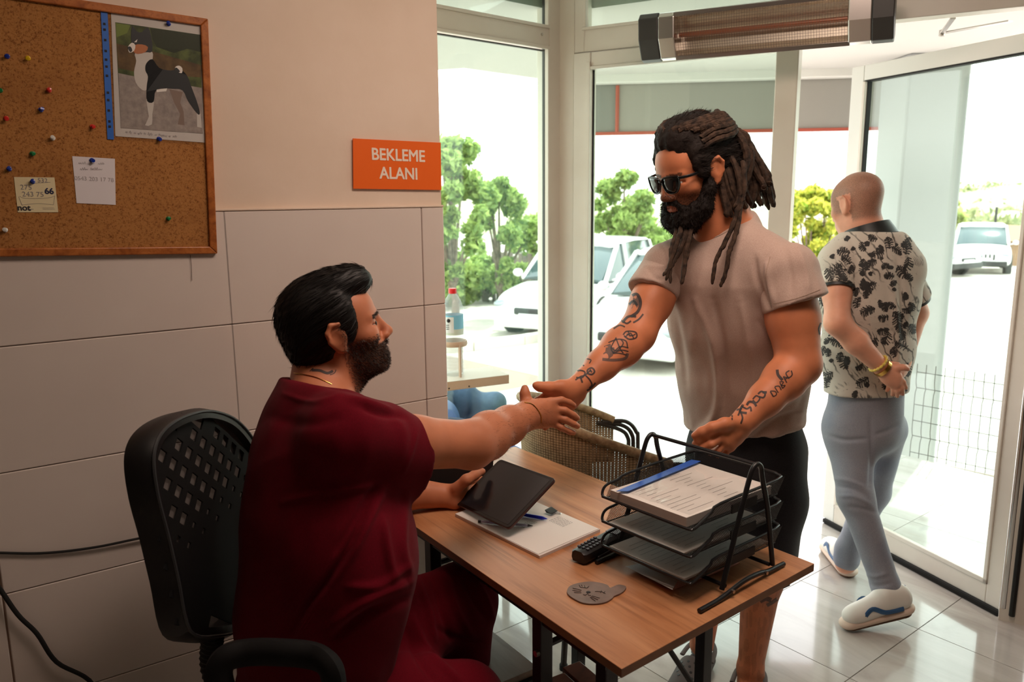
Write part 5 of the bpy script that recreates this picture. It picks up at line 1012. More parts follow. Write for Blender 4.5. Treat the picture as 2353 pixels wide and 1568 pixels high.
an = float(PZ(2050, 1392, .08) @ FWD); af = float(PZ(1945, 1300, .07) @ FWD); S.cap(P(1948, 1262, af), P(1943, 1296, af), .038, .042); S.cap(P(2040, 1360, an), P(2052, 1388, an), .038, .042)
S.cap(sL, sR_, .045, .045, k=.03); S.chain([PQ(1995, 560, 3.08), PQ(1990, 930, 3.08)], [.06, .08], k=.03)
S.chain([PQ(1990, 930, 3.08), P(1950, 985, 2.93), P(1966, 1145, (2.93 + an) / 2), P(2036, 1350, an + .01), P(2042, 1365, an)], [.06, .05, .042, .034, .036], k=.02); S.chain([PQ(1990, 930, 3.08), P(2030, 985, 2.99), P(2006, 1130, (2.99 + af) / 2 + .05), P(1950, 1262, af)], [.06, .05, .042, .034], k=.02)
def cW(V):
    L = (V - hW) @ RW / sW; x, y, z = L.T; ss = lambda a, b, t: np.clip((t - a) / (b - a), 0, 1)
    hr = np.clip(ss(.075, .055, y - z * .25) * ss(-.03, -.01, z + .25 * np.clip(y, -1, .03)) * (np.abs(x) < .2), 0, 1) * (np.linalg.norm(L - (0, -.01, .05), axis=1) < .17); ear = (np.abs(x) > .074) & (np.abs(y) < .035) & (np.abs(z) < .04)
    hr2 = ss(-.075, -.055, z) * (y < -.02); return dict(stub=np.where(ear, 0, np.maximum(hr, hr2) * .75), red=np.zeros(len(V)))
_, VW, FW = skin('body', S, PW, M_skinW, cW); eyes(hW, RW, PW, sW); tW = bvh(VW, FW)
# polo
S = SDF(.005, .05); upW = (math.cos(rad(62)), math.sin(rad(62)), 0)
ch = [PQ(1990, 900, 3.08), PQ(1994, 800, 3.08), PQ(2000, 690, 3.06), PQ(1998, 610, 3.05), PQ(1996, 580, 3.05)]
for (a, b), (r0, r1), asp in zip(zip(ch[:-1], ch[1:]), ((.125, .125), (.125, .133), (.133, .130), (.130, .10)), ((1.28, .9), (1.26, .9), (1.28, .88), (1.3, .8))): S.cap(a, b, r0, r1, .05, asp, up=upW)
S.cap(PQ(1985, 562, 3.06), sL + (0, 0, .01), .055, .062, .05); S.cap(PQ(2005, 560, 3.07), sR_, .055, .060, .05)
hWl = PQ(1922, 664, 2.975); dl_ = nrm(eL - sL); hWr = PQ(2098, 685, 3.09); dr_ = nrm(eR_ - sR_)
SL_ = SDF(.005, .03); SL_.chain([sL, hWl, hWl + dl_ * .06], [.058, .060, .060], .03); SL_.plane(hWl, dl_, .003)
SR_ = SDF(.005, .03); SR_.chain([sR_, hWr, hWr + dr_ * .06], [.056, .055, .055], .03); SR_.plane(hWr, dr_, .003)
S.plane(PQ(1990, 912, 3.0), nrm(np.array((.02, -.02, -1))), .004); S.plane(PQ(1990, 532, 3.05), (0, 0, 1), .006)
V, F = S.mesh(2); V1, F1 = SR_.mesh(2); V2, F2 = SL_.mesh(2); F = np.concatenate([F, F1 + len(V), F2 + len(V) + len(V1)]); V = np.concatenate([V, V1, V2]); N = vnorm(V, F); V = V + N * (.003 * nz(V, (16, 16, 6)))[:, None]
V = ridge(V, F, [([(2020, 560), (2050, 660), (2062, 780), (2060, 850)], .008, 9), ([(2060, 580), (2075, 680), (2072, 780)], -.008, 8), ([(1960, 560), (1975, 640), (1965, 720)], -.005, 9), ([(1915, 820), (1960, 850), (2000, 855)], -.006, 8), ([(1990, 700), (2010, 800), (2030, 850)], .006, 10), ([(1930, 600), (1945, 640), (1955, 680)], .005, 7)])
M_pr = MT('palm_print_cotton', (206, 192, 176), .9)
_d = M_pr.noise(7, 3, .6); _v = M_pr.noise(26, 2, .55, dist=2.6); _s = M_pr.wave(9, 9, 3, rot=(.5, .3, .9)); _b = M_pr.noise(11, 4, .7, dist=1.2, map=(1, 1, 1.6))
_m1 = M_pr.ramp(_v, [(.27, .8), (.34, 0.0)]); _m2 = M_pr.math('MULTIPLY', M_pr.ramp(_s, [(.02, 1.0), (.10, 0.0)]), M_pr.ramp(_d, [(.46, 0.0), (.54, 1.0)])); _m3 = M_pr.ramp(_b, [(.26, 1.0), (.36, 0.0)])
_w = M_pr.wave(40, 4, 2, rot=(.9, .2, .4)); _m4 = M_pr.math('MULTIPLY', M_pr.ramp(_w, [(.25, 1.0), (.45, 0.0)]), M_pr.ramp(M_pr.noise(9, 2, .5), [(.56, 0.0), (.60, 1.0)]))
_mm = M_pr.math('MAXIMUM', M_pr.math('MAXIMUM', _m1, _m2), M_pr.math('MAXIMUM', _m3, _m4)); M_pr.color(M_pr.mix((206, 196, 184), (104, 98, 92), _mm))
polo = link('polo_shirt', npmesh(V, F, True, 'polo_shirt'), M_pr, PW); tP = bvh(V, F)
r_ = np.random.default_rng(77); gp = G(); st_ = []
def frond(x, y, a, L, cv):
    pts = []; 
    for t in np.linspace(0, 1, 7): pts.append((x + L * t * math.cos(a + cv * t), y + L * t * math.sin(a + cv * t)))
    st_.append((pts, 2.2))
    for t in np.linspace(.12, 1, 9):
        i = min(int(t * 6), 5); px_, py_ = pts[i]; ll = L * .42 * math.sin(math.pi * (.15 + .8 * t))
        for q in (-1, 1):
            b = a + cv * t + q * r_.uniform(.7, 1.0); st_.append((([(px_, py_), (px_ + ll * .55 * math.cos(b), py_ + ll * .55 * math.sin(b)), (px_ + ll * math.cos(b + .25 * q), py_ + ll * math.sin(b + .25 * q) + 2)]), r_.uniform(1.6, 3.2)))
for k in range(80): frond(r_.uniform(1895, 2110), r_.uniform(545, 905), r_.uniform(0, 6.28), r_.uniform(16, 34), r_.uniform(-.9, .9))
for k in range(34):
    x, y = r_.uniform(1895, 2110), r_.uniform(545, 905); n_ = 8; rr0 = r_.uniform(4, 9); st_.append(([(x + rr0 * r_.uniform(.5, 1.2) * math.cos(t), y + rr0 * r_.uniform(.4, 1.0) * math.sin(t)) for t in np.linspace(0, 6.28, n_ + 1)[:-1]], 'fill'))
ink(tP, st_, gp, .0008).build('printed_leaves', MT('print_charcoal', (58, 56, 55), .9), polo)
def ringband(c, d, r, wd, th, up, asp, name, mat, parent, seg=36, arc=(0, 360)):
    u, v, d = frame(d, up); a = np.radians(np.linspace(*arc, seg)); ci = np.cos(a)[:, None] * u * asp[0] + np.sin(a)[:, None] * v * asp[1]; p = c + ci * r
    return G().loft([[q - d * wd / 2, q + d * wd / 2, q + d * wd / 2 + n_ * th, q - d * wd / 2 + n_ * th] for q, n_ in zip(p, ci)], caps=True).build(name, mat, parent, smooth=True)
ringband(hWl + dl_ * .003, dl_, .0605, .016, .003, (0, 0, 1), (1, 1), 'sleeve_band', M_black, polo); ringband(hWr + dr_ * .003, dr_, .0555, .016, .003, (0, 0, 1), (1, 1), 'sleeve_band', M_black, polo)
cb = PQ(1999, 548, 3.075); ct = PQ(1990, 514, 3.09); ringp = []
cdir = nrm(ct - cb); cu2, cv2, _ = frame(cdir, upW)
rr2 = []
for a in np.linspace(0, 2 * math.pi, 33):
    e_ = cu2 * math.cos(a) * 1.06 + cv2 * math.sin(a) * .98
    rr2.append([cb + e_ * .094 - cdir * .004, cb + e_ * .086 + cdir * .020, cb + e_ * .076 + cdir * .046, cb + e_ * .071 + cdir * .046, cb + e_ * .072 + cdir * .010, cb + e_ * .080 - cdir * .008])
G().loft(rr2, caps=False).build('collar', M_black, polo, smooth=True)
# jeans
S = SDF(.005, .05); hw = PQ(1990, 915, 3.09)
S.cap(hw + (0, 0, .03), hw + (0, 0, -.12), .118, .120, .05, (1.20, .92), up=upW)
an = float(PZ(2050, 1392, .08) @ FWD); af = float(PZ(1945, 1300, .07) @ FWD)
lf = [P(1950, 985, 2.93), P(1966, 1145, (2.93 + an) / 2), P(2034, 1345, an + .01), P(2046, 1376, an)]; S.chain(lf[:2], [.088, .062], .05); S.chain(lf[1:3], [.062, .049], .03); S.cap(lf[2], lf[3], .052, .054, .02)
rt_ = [P(2030, 985, 2.99), P(2006, 1130, (2.99 + af) / 2 + .05), P(1950, 1262, af), P(1946, 1284, af)]; S.chain(rt_[:2], [.086, .062], .05); S.chain(rt_[1:3], [.062, .049], .03); S.cap(rt_[2], rt_[3], .051, .053, .02)
V, F = S.mesh(2); N = vnorm(V, F); V = V + N * (.003 * nz(V, (14, 14, 8)))[:, None]
V = ridge(V, F, [([(1900, 1000), (1940, 1012), (1995, 1008)], -.006, 5), ([(1915, 1100), (1950, 1105), (1985, 1120)], .006, 5), ([(1920, 1118), (1960, 1125), (1990, 1138)], -.006, 5), ([(1930, 1140), (1965, 1142), (2000, 1160)], .006, 5), ([(1945, 1165), (1980, 1170), (2010, 1178)], -.005, 5), ([(1985, 1320), (2010, 1325), (2040, 1318)], .005, 5), ([(1990, 1340), (2015, 1348), (2050, 1340)], -.005, 5), ([(2000, 960), (2003, 1050), (1998, 1120)], -.008, 5), ([(2010, 1000), (2040, 990), (2070, 975)], -.005, 5)])
link('jeans', npmesh(V, F, True, 'jeans'), M_jean, PW)
# trainers
M_tr = MT('white_trainer', (232, 226, 218), .6); M_sole = MT('trainer_sole', (224, 200, 182), .7); M_blu = MT('blue_trainer_trim', (40, 84, 130), .5); M_out = MT('brown_outsole', (120, 92, 74), .8)
def trainer(heel, toe, roll=0):
    heel, toe = np.array(heel), np.array(toe); d = nrm(toe - heel); s_ = nrm(np.cross(UPZ, d)); u = np.cross(d, s_); L = np.linalg.norm(toe - heel); M = np.stack([d, s_, u], 1)
    T = lambda a, b, c: heel + d * a * L + s_ * b + u * c
    S = SDF(.004, .02); S.cap(T(.10, 0, .055), T(.85, 0, .045), .036, .036, .03, (1.05, .8), up=u); S.cap(T(.10, 0, .085), T(.30, 0, .095), .034, .036, .03); S.cap(T(.3, 0, .085), T(.75, 0, .05), .034, .030, .03)
    S.ell(T(.18, 0, .145), (.045, .028, .03), M, .008, 's'); V, F = S.mesh(1); o = link('shoe', npmesh(V, F, True, 'shoe'), M_tr, PW)
    S = SDF(.004, .015); S.cap(T(.09, 0, .022), T(.90, 0, .020), .042, .040, .02, (1.0, .52), up=u); V, F = S.mesh(1); link('sole', npmesh(V, F, True, 'sole'), M_sole, o)
    S = SDF(.004, .01); S.cap(T(.12, 0, .002), T(.88, 0, .004), .036, .034, .02, (1.0, .22), up=u); V, F = S.mesh(1); link('outsole', npmesh(V, F, True, 'outsole'), M_out, o)
    for q in (-1, 1): G().tube(spline([T(.15, q * .040, .045), T(.42, q * .042, .050), T(.60, q * .040, .075), T(.72, q * .038, .050)], 5), .0095, 6, sq=(.5, 1)).build('side_stripe', M_blu, o, smooth=True)
    G().bar(T(.02, 0, .06), T(.03, 0, .11), .016, .008, up=s_).build('heel_tab', M_blu, o, bevel=.002)
    return o
trainer(PZ(2090, 1406, .062), PZ(1940, 1445, .003)); trainer(PZ(1952, 1328, .003), PZ(1898, 1262, .003))
ringband(PQ(2028, 846, 2.90), nrm(PQ(2042, 860, 2.90) - wL), .030, .014, .004, (0, 0, 1), (1, 1), 'gold_watch_band', M_gold, PW)
S = SDF(.002, .004)
for a in np.linspace(0, 2 * math.pi, 18)[:-1]:
    u, v, _ = frame(nrm(wL - eL)); S.ell(PQ(2018, 836, 2.90) + (u * math.cos(a) + v * math.sin(a)) * .034, (.006, .006, .006))
V, F = S.mesh(1); link('bead_bracelet', npmesh(V, F, True, 'bead_bracelet'), MT('yellow_beads', (214, 186, 84), .4), PW)
# ================================================================== desk
def tex_wood(name, dark, mid, light, ax=(1, .08, 1), sc=9, rough=.38):
    m = MT(name, mid, rough, spec=.4); n1 = m.noise(sc, 6, .62, dist=.6, map=ax); n2 = m.noise(sc * 9, 3, .6, map=(ax[0], ax[1] * .4, ax[2])); n3 = m.noise(2.2, 3, .5, dist=.5, map=(ax[0] * 1.6, ax[1] * 6, ax[2]))
    c = m.ramp(n1, [(.28, dark), (.45, mid), (.62, light), (.78, mid)]); c = m.mix(c, dark, m.ramp(n2, [(.52, 0.0), (.75, .55)])); c = m.mix(c, dark, m.ramp(n3, [(.60, 0.0), (.74, .7)])); m.color(c); m.bump(n2, .08, .0005); return m
M_desk = tex_wood('walnut_laminate', (116, 70, 42), (178, 120, 80), (200, 144, 102), (1, .10, 1), 8)
M_edge = MT('desk_edge_band', (140, 92, 62), .5).vary((122, 80, 54), (158, 106, 72), 6)
M_mtl = MT('black_powder_coat', (22, 22, 25), .4, spec=.5)
dk = empty('desk', (1.23, 1.5, 0), 0, 'small walnut-brown laminate desk on black square metal legs', 'desk')
TC = [(.909, .960), (1.556, 1.006), (1.500, 2.130), (.905, 2.110)]; TT = .75; TB = .731
g = G().prism(TC, TT - TB, o=(0, 0, TB)); g.mi = [1, 0, 1, 1, 1, 1]; g.build('tabletop', [M_desk, M_edge], dk, bevel=.0012)
def sleg(x, y, z1=TB, w_=.032): G().box((x - w_ / 2, y - w_ / 2, .012), (x + w_ / 2, y + w_ / 2, z1)).build('leg', M_mtl, dk, bevel=.002); G().box((x - w_ * .55, y - w_ * .55, 0), (x + w_ * .55, y + w_ * .55, .012)).build('foot_cap', M_rubber, dk)
for x, y in ((.945, 1.245), (1.500, 1.275), (.945, 1.72), (1.47, 1.75), (.955, 1.05)): sleg(x, y)
for y0, y1 in ((1.245, 1.275), (1.72, 1.75)): G().tube([(.945, y0, .64), (1.48, y1, .64)], .008, 8).build('cross_rod', M_mtl, dk, smooth=True)
for x in (.945, 1.49): G().box((x - .012, 1.03, TB - .03), (x + .012, 2.0, TB)).build('side_rail', M_mtl, dk)
for q in ((.926, 1.238, .635), (1.475, 1.262, .615), (.975, 1.04, .675)): G().lathe([(.007, -.006), (.007, .006)], 8, o=q, R=Matrix.Rotation(rad(90), 3, 'Y')).build('bolt', M_steel, dk)
G().tube([(.955, 1.06, .60), (1.06, 1.30, .40)], .006, 8).build('diagonal_rod', M_mtl, dk, smooth=True); G().tube([(1.10, 1.07, .72), (1.28, 1.02, .42)], .006, 8).build('diagonal_rod', M_mtl, dk, smooth=True)
# ---------------- things on the desk
ZT = TT + .0004
M_paper = MT('white_paper', (226, 220, 214), .85); M_paper2 = MT('shaded_paper', (216, 206, 200), .85); M_print = MT('grey_print', (120, 118, 120), .8)
M_bluep = MT('blue_plastic', (44, 92, 184), .35); M_film = pane('clear_film', (250, 250, 250))
def sheet(parent, q, z, th, name='sheet', mat=M_paper, curl=0, n=8):
    """stack of paper with corners q, slightly wavy; q = 4 xy points"""
    q = [np.array(p, float) for p in q]; top = []
    for j in range(n + 1):
        for i in range(n + 1):
            u, v = i / n, j / n; p = (q[0] * (1 - u) + q[1] * u) * (1 - v) + (q[3] * (1 - u) + q[2] * u) * v; top.append((p[0], p[1], z + th + curl * (u ** 3) * 0 + curl * max(0, (1 - v) - .55) ** 2 * 4 * max(0, u - .3)))
    g = G(); m_ = (n + 1) ** 2; V = top + [(a, b, z + (c - z - th) * .9) for a, b, c in top]
    F = [(j * (n + 1) + i, j * (n + 1) + i + 1, (j + 1) * (n + 1) + i + 1, (j + 1) * (n + 1) + i) for j in range(n) for i in range(n)]; F += [tuple(m_ + k for k in f[::-1]) for f in F]
    bd = [i for i in range(n + 1)] + [j * (n + 1) + n for j in range(1, n + 1)] + [n * (n + 1) + i for i in range(n - 1, -1, -1)] + [j * (n + 1) for j in range(n - 1, 0, -1)]
    F += [(bd[k], bd[(k + 1) % len(bd)], m_ + bd[(k + 1) % len(bd)], m_ + bd[k]) for k in range(len(bd))]
    return g.add(V, F).build(name, mat, parent)
def plane_rect(o, u, v, x0, y0, x1, y1): return [tuple(np.array(o) + np.array(u) * a + np.array(v) * b) for a, b in ((x0, y0), (x1, y0), (x1, y1), (x0, y1))]
pq = [PZ(1240, 1284, .751)[:2], PZ(1379, 1222, .751)[:2], PZ(1200, 1143, .751)[:2] * 1.0, PZ(1046, 1187, .751)[:2]]; pq[2] = pq[1] + pq[3] - pq[0]
pad = empty('note_pad', (*((pq[0] + pq[2]) / 2), ZT), 0, 'white pad of printed forms lying on the desk under the tablet', 'notepad')
sheet(pad, pq, ZT, .007, 'page_block', M_paper2); sheet(pad, [pq[0] + (.002, .008), pq[1] + (-.002, .003), pq[2], pq[3]], ZT + .0074, .0006, 'top_sheet', M_paper)
pu, pv = nrm(pq[1] - pq[0]), nrm(pq[3] - pq[0]); pu3, pv3 = np.array((*pu, 0)), np.array((*pv, 0)); po = np.array((*pq[0], ZT + .0083))
g = G(); r_ = np.random.default_rng(5)
for (cx, cy, n_, w_) in ((.155, .075, 9, .040), (.075, .14, 4, .05), (.06, .20, 4, .05)):
    for i in range(n_):
        x = cx
        while x < cx + w_: l_ = r_.uniform(.004, .011); g.add(plane_rect(po, pu3, pv3, x, cy + i * .0062, min(x + l_, cx + w_), cy + i * .0062 + .0016), [(0, 1, 2, 3)]); x += l_ + .002
g.build('printed_lines', M_print, pad)
# binder clip
bc = PZ(1268, 1176, .765); cl = empty('binder_clip', bc, 0, 'small black binder clip gripping the far edge of the note pad', 'clip')
cu = nrm(pv3 * .15 + pu3); cvv = np.cross(UPZ, cu)
g = G().prism([(-.009, -.007), (.009, -.007), (.0016, .010), (-.0016, .010)], .030, o=bc - cu * .015 + cvv * .004 + UPZ * .002, u=cvv, v=np.array((0, 0, 1)) * .4 + cvv * .8, w=cu); g.build('jaw', M_black, cl, bevel=.001)
for k in (-1, 1): G().tube(spline([bc + cu * .010 * k - cvv * .004, bc + cu * .007 * k - cvv * .022, bc - cvv * .030, bc + cu * .002 * k - cvv * .024, bc + cu * .004 * k - cvv * .004], 4), .0007, 5).build('wire_handle', M_chrome, cl, smooth=True)
def pen(a, b, r, name, label, mb, mt, mc):
    a, b = np.array(a), np.array(b); d = nrm(b - a); L = np.linalg.norm(b - a); e = empty('pen', a, 0, label, 'pen'); u, v, _ = frame(d); Rm = np.stack([u, v, d], 1)
    G().lathe([(r * .8, 0), (r, .003), (r, L * .86), (r * .85, L * .9)], 12, o=a, R=Rm).build('barrel', mb, e, smooth=True)
    G().lathe([(r * .85, L * .9), (r * .25, L * .985), (.0004, L)], 12, o=a, R=Rm).build('tip', mt, e, smooth=True)
    G().lathe([(r * .9, -.006), (r * .95, -.004), (r * .95, .004), (r * .8, .005)], 12, o=a, R=Rm).build('end_plug', mc, e, smooth=True); G().tube([a + d * .004, a + d * L * .9], r * .4, 6).build('ink_tube', M_bluep, e, smooth=True) if mb is not mt else None
M_clr = MT('clear_barrel', (214, 210, 224), .15, alpha=.55); M_dblue = MT('blue_pen_plastic', (28, 44, 200), .3)
pen(PZ(1104, 1199, .764), PZ(1225, 1209, .763), .0042, 'pen', 'clear-barrelled ballpoint lying across the pad nearest the desk edge', M_clr, M_black, M_black)
pen(PZ(1170, 1177, .765), PZ(1258, 1193, .764), .0046, 'pen', 'solid blue pen lying on the pad beside the binder clip', M_dblue, M_dblue, M_dblue)
# tablet
tb = [P(1046, 1158, 2.05), P(1149, 1055, 2.145), None, P(1173, 1212, 1.85)]; tb[2] = tb[1] + tb[3] - tb[0]; t_u, t_v = nrm(tb[1] - tb[0]), nrm(tb[3] - tb[0]); t_v = nrm(t_v - t_u * (t_u @ t_v)); t_n = np.cross(t_u, t_v); t_n = t_n * np.sign(t_n @ (CAM - tb[0]))
tl_, tw_ = np.linalg.norm(tb[1] - tb[0]), np.linalg.norm(tb[3] - tb[0]); tab = empty('tablet', tb[0], 0, "black tablet computer held flat in the seated man's left hand", 'tablet')
def rrect(w_, h_, r, n=5): return [(cx + r * math.cos(a), cy + r * math.sin(a)) for cx, cy, a0 in ((w_ - r, h_ - r, 0), (r, h_ - r, 90), (r, r, 180), (w_ - r, r, 270)) for a in np.radians(np.linspace(a0, a0 + 90, n))]
G().prism(rrect(tl_, tw_, .012), .0065, o=tb[0] - t_n * .0065, u=t_u, v=t_v, w=t_n).build('case', MT('rosy_dark_metal', (86, 62, 60), .35, .6), tab, bevel=.0012)
G().prism(rrect(tl_ - .003, tw_ - .003, .011), .0009, o=tb[0] + t_u * .0015 + t_v * .0015, u=t_u, v=t_v, w=t_n).build('bezel', MT('black_glass', (10, 10, 11), .12, spec=.5), tab)
G().prism(rrect(tl_ - .018, tw_ - .026, .004), .0004, o=tb[0] + t_u * .009 + t_v * .013 + t_n * .0009, u=t_u, v=t_v, w=t_n).build('screen', MT('dark_screen', (34, 34, 38), .16, spec=.5), tab)
# phone
ph = empty('cordless_phone', PZ(1370, 1255, .76), 0, 'black cordless phone with keypad lying beside the paper trays', 'phone')
a, b = PZ(1328, 1276, .772), PZ(1436, 1216, .772); d = nrm(b - a); s_ = np.cross(UPZ, d); L = np.linalg.norm(b - a) + .02
g = G().loft([[a + d * (x * L) + s_ * (w_ * y) + UPZ * (z_) for y, z_ in ((-1, -.010), (-.9, .004), (-.5, .0095), (.5, .0095), (.9, .004), (1, -.010), (.8, -.018), (-.8, -.018))] for x, w_ in ((0, .018), (.03, .0235), (.3, .0255), (.6, .0245), (.9, .0225), (1.0, .017))]); g.build('handset', M_black, ph, smooth=True)
M_key = MT('grey_rubber_key', (74, 74, 82), .5)
for i in range(6):
    for j in range(3): c = a + d * (L * .10 + .0125 * i) + s_ * ((j - 1) * .0125) + UPZ * .0112; G().box((-.004, -.0035, -.002), (.004, .0035, .0016), R=np.stack([d, s_, UPZ], 1), o=c).build('key', M_key, ph, bevel=.0012)
G().box((0, -.016, -.001), (.035, .016, .0008), R=np.stack([d, s_, UPZ], 1), o=a + d * L * .62 + UPZ * .0100).build('display', MT('phone_display', (120, 122, 132), .15), ph)
g = G().prism([(-.02, -.028), (L * .75, -.030), (L * .75, .030), (-.02, .028)], .010, o=(*(a + d * L * .30)[:2], ZT), u=d, v=s_); g.build('charging_base', M_black, ph, bevel=.003)
# cat coaster
cc_ = PZ(1362, 1363, .753); M_cst = MT('brown_leatherette', (116, 92, 82), .5).vary((108, 86, 76), (126, 102, 90), 20); co = empty('cat_coaster', (cc_[0], cc_[1], ZT), 0, "round brown coaster with a sleeping cat's face and one pointed ear", 'coaster')
def cpx(x, y): return PZ(x, y, .7545)
out = [cpx(*p) for p in spline([(1303, 1356), (1310, 1346), (1330, 1339), (1356, 1336), (1380, 1339), (1396, 1344), (1402, 1350), (1408, 1348), (1422, 1343), (1438, 1347), (1436, 1355), (1426, 1363), (1412, 1369), (1406, 1375), (1392, 1383), (1368, 1387), (1340, 1385), (1318, 1375), (1305, 1365)], 4, closed=True)]
G().prism([(p[0] - cc_[0], p[1] - cc_[1]) for p in out], .0035, o=(cc_[0], cc_[1], ZT)).build('disc', M_cst, co, bevel=.0006)
g = G()
def cst(pl, w_):
    p = spline(pl, 4) if len(pl) > 2 else np.array(pl, float); q = [PZ(x, y, ZT + .0039) for x, y in p]; g.tube(q, w_, 5, sq=(1, 1))
for pl in ([(1331, 1345), (1334, 1350), (1341, 1351), (1349, 1352)], [(1349, 1352), (1353, 1348)], [(1367, 1360), (1375, 1360), (1384, 1361), (1391, 1365)], [(1316, 1352), (1336, 1357)], [(1315, 1357), (1335, 1360)], [(1319, 1362), (1336, 1363)], [(1360, 1370), (1378, 1375)], [(1358, 1372), (1374, 1379)], [(1356, 1373), (1368, 1382)], [(1336, 1345), (1338, 1348)], [(1343, 1346), (1344, 1350)], [(1380, 1363), (1382, 1358)], [(1387, 1364), (1390, 1360)], [(1351, 1362), (1346, 1368), (1340, 1367)], [(1351, 1362), (1352, 1368), (1358, 1369)]): cst(pl, .0007)
g.build('engraved_face', MT('burnt_engraving', (30, 22, 20), .7), co); G().lathe([(.006, -.001), (.003, .001)], 10, o=PZ(1352, 1361, ZT + .004)).build('nose', MT('burnt_nose', (30, 22, 20), .7), co)
# laptop
lp = empty('laptop', P(1040, 1110, 2.28), 0, 'black laptop standing open on the desk behind the handshaking arm', 'laptop')
l0, l1 = P(962, 1108, 2.24) * (1, 1, 0) + UPZ * (ZT + .004), P(1128, 1108, 2.18) * (1, 1, 0) + UPZ * (ZT + .004); ld = nrm(l1 - l0); ln_ = np.cross(UPZ, ld); ln_ = -ln_ if ln_ @ FWD > 0 else ln_
zt_ = P(975, 972, 2.28)[2]; G().hexa([l0 + ln_ * .0, l1 + ln_ * .0, l1 - ln_ * .006, l0 - ln_ * .006, l0 - ln_ * .05 + UPZ * (zt_ - l0[2]), l1 - ln_ * .05 + UPZ * (zt_ - l0[2]), l1 - ln_ * .058 + UPZ * (zt_ - l0[2]), l0 - ln_ * .058 + UPZ * (zt_ - l0[2])]).build('screen', M_black, lp, bevel=.002)
kb = G().hexa([l0 + ln_ * .13 - UPZ * .004, l1 + ln_ * .13 - UPZ * .004, l1 - UPZ * .004, l0 - UPZ * .004, l0 + ln_ * .13 + UPZ * .012, l1 + ln_ * .13 + UPZ * .012, l1 + UPZ * .012, l0 + UPZ * .012]).build('keyboard_deck', M_black, lp, bevel=.002)
for i in range(4):
    for j in range(10): c = l0 + ld * (.015 + j * .0165) + ln_ * (.02 + i * .018) + UPZ * .0135; G().box((-.0068, -.007, -.001), (.0068, .007, .0012), R=np.stack([ld, np.cross(UPZ, ld), UPZ], 1), o=c).build('key', M_key if (i + j) % 5 else M_mtl, kb)
# ---------------- three-tier mesh tray
tr = empty('paper_tray', (1.33, 1.18, ZT), 0, 'black three-tier wire mesh desk tray holding papers', 'letter tray')
M_wirem = MT('black_wire_mesh', (24, 24, 26), .45)
_t = M_wirem.n.new('ShaderNodeTexCoord'); _mp = M_wirem.n.new('ShaderNodeMapping'); _mp.inputs['Rotation'].default_value = (0, 0, rad(45)); M_wirem.l.new(_t.outputs['UV'], _mp.inputs[0]); _sx = M_wirem.n.new('ShaderNodeSeparateXYZ'); M_wirem.l.new(_mp.outputs[0], _sx.inputs[0])
_f = [M_wirem.math('PINGPONG', M_wirem.math('MULTIPLY', _sx.outputs[i], 300.0), .5) for i in (0, 1)]; _mm = M_wirem.math('GREATER_THAN', M_wirem.math('MAXIMUM', M_wirem.math('SUBTRACT', .5, _f[0]), M_wirem.math('SUBTRACT', .5, _f[1])), .30); M_wirem.transp(_mm)
def quad_uv(name, q, parent, mat):
    me = npmesh(q, np.array([[0, 1, 2, 3]]), False, name); uv = me.uv_layers.new(name='UVMap'); q = [np.array(p) for p in q]; u = nrm(q[1] - q[0]); v = nrm(np.cross(np.cross(u, q[3] - q[0]), u))
    for i, p in enumerate(q): uv.data[i].uv = ((p - q[0]) @ u, (p - q[0]) @ v)
    return link(name, me, mat, parent)
def TR(i, u, v, z):  # u along the long side (away from the open left end), v across (0 near, 1 far)
    base = np.array((1.186 - .0006 * i, 1.048, 0)); uu = np.array((.9985, .055, 0)); vv = np.array((-.09, .996, 0)); return base + uu * u + vv * v + UPZ * z
LX, LY = .325, .255
for i, z in enumerate((.792, .852, .912)):
    t_ = G(); zr = z + .038; zl = z + .004
    rim = [TR(i, .0, 0, zl), TR(i, .018, 0, zl + .004), TR(i, .06, 0, zr - .012), TR(i, .09, 0, zr), TR(i, LX - .03, 0, zr + .004), TR(i, LX, .02, zr + .006), TR(i, LX + .004, .05, zr + .006), TR(i, LX + .004, LY - .05, zr + .006), TR(i, LX, LY - .02, zr + .006), TR(i, LX - .03, LY, zr + .004), TR(i, .09, LY, zr), TR(i, .05, LY, zr - .008), TR(i, .015, LY, zr - .012), TR(i, 0.002, LY, zl + .012), TR(i, -.004, LY - .006, zl), TR(i, -.006, LY - .03, zl), TR(i, -.006, .03, zl), TR(i, -.004, .006, zl)]
    o = G().tube(spline(rim, 3, closed=True), .0033, 8, closed=True).build('tray_rim', M_mtl, tr, smooth=True)
    a0 = [TR(i, 0, .01, z), TR(i, LX - .01, .01, z), TR(i, LX - .01, LY - .01, z), TR(i, 0, LY - .01, z)]; quad_uv('tray_floor', a0, tr, M_wirem)
    for nm, q in (('tray_side', [TR(i, 0, .01, z), TR(i, LX - .01, .01, z), TR(i, LX, 0, zr + .004), TR(i, .08, 0, zr)]), ('tray_side', [TR(i, 0, LY - .01, z), TR(i, LX - .01, LY - .01, z), TR(i, LX, LY, zr + .004), TR(i, .03, LY, zr - .01)]), ('tray_end', [TR(i, LX - .01, .01, z), TR(i, LX - .01, LY - .01, z), TR(i, LX + .003, LY, zr + .005), TR(i, LX + .003, 0, zr + .005)])): quad_uv(nm, q, tr, M_wirem)
    g = G().tube([TR(i, 0, .01, z), TR(i, LX - .01, .01, z)], .0016, 6); g.tube([TR(i, 0, LY - .01, z), TR(i, LX - .01, LY - .01, z)], .0016, 6); g.bar(TR(i, .125, -.003, z + .016), TR(i, .215, -.003, z + .016), .020, .003, up=(0, 1, 0)); g.build('tray_bracket', M_mtl, tr, smooth=False)
nearb = lambda x, y: PPL(x, y, (1.271, 1.030, 0), (-.05, .998, 0))
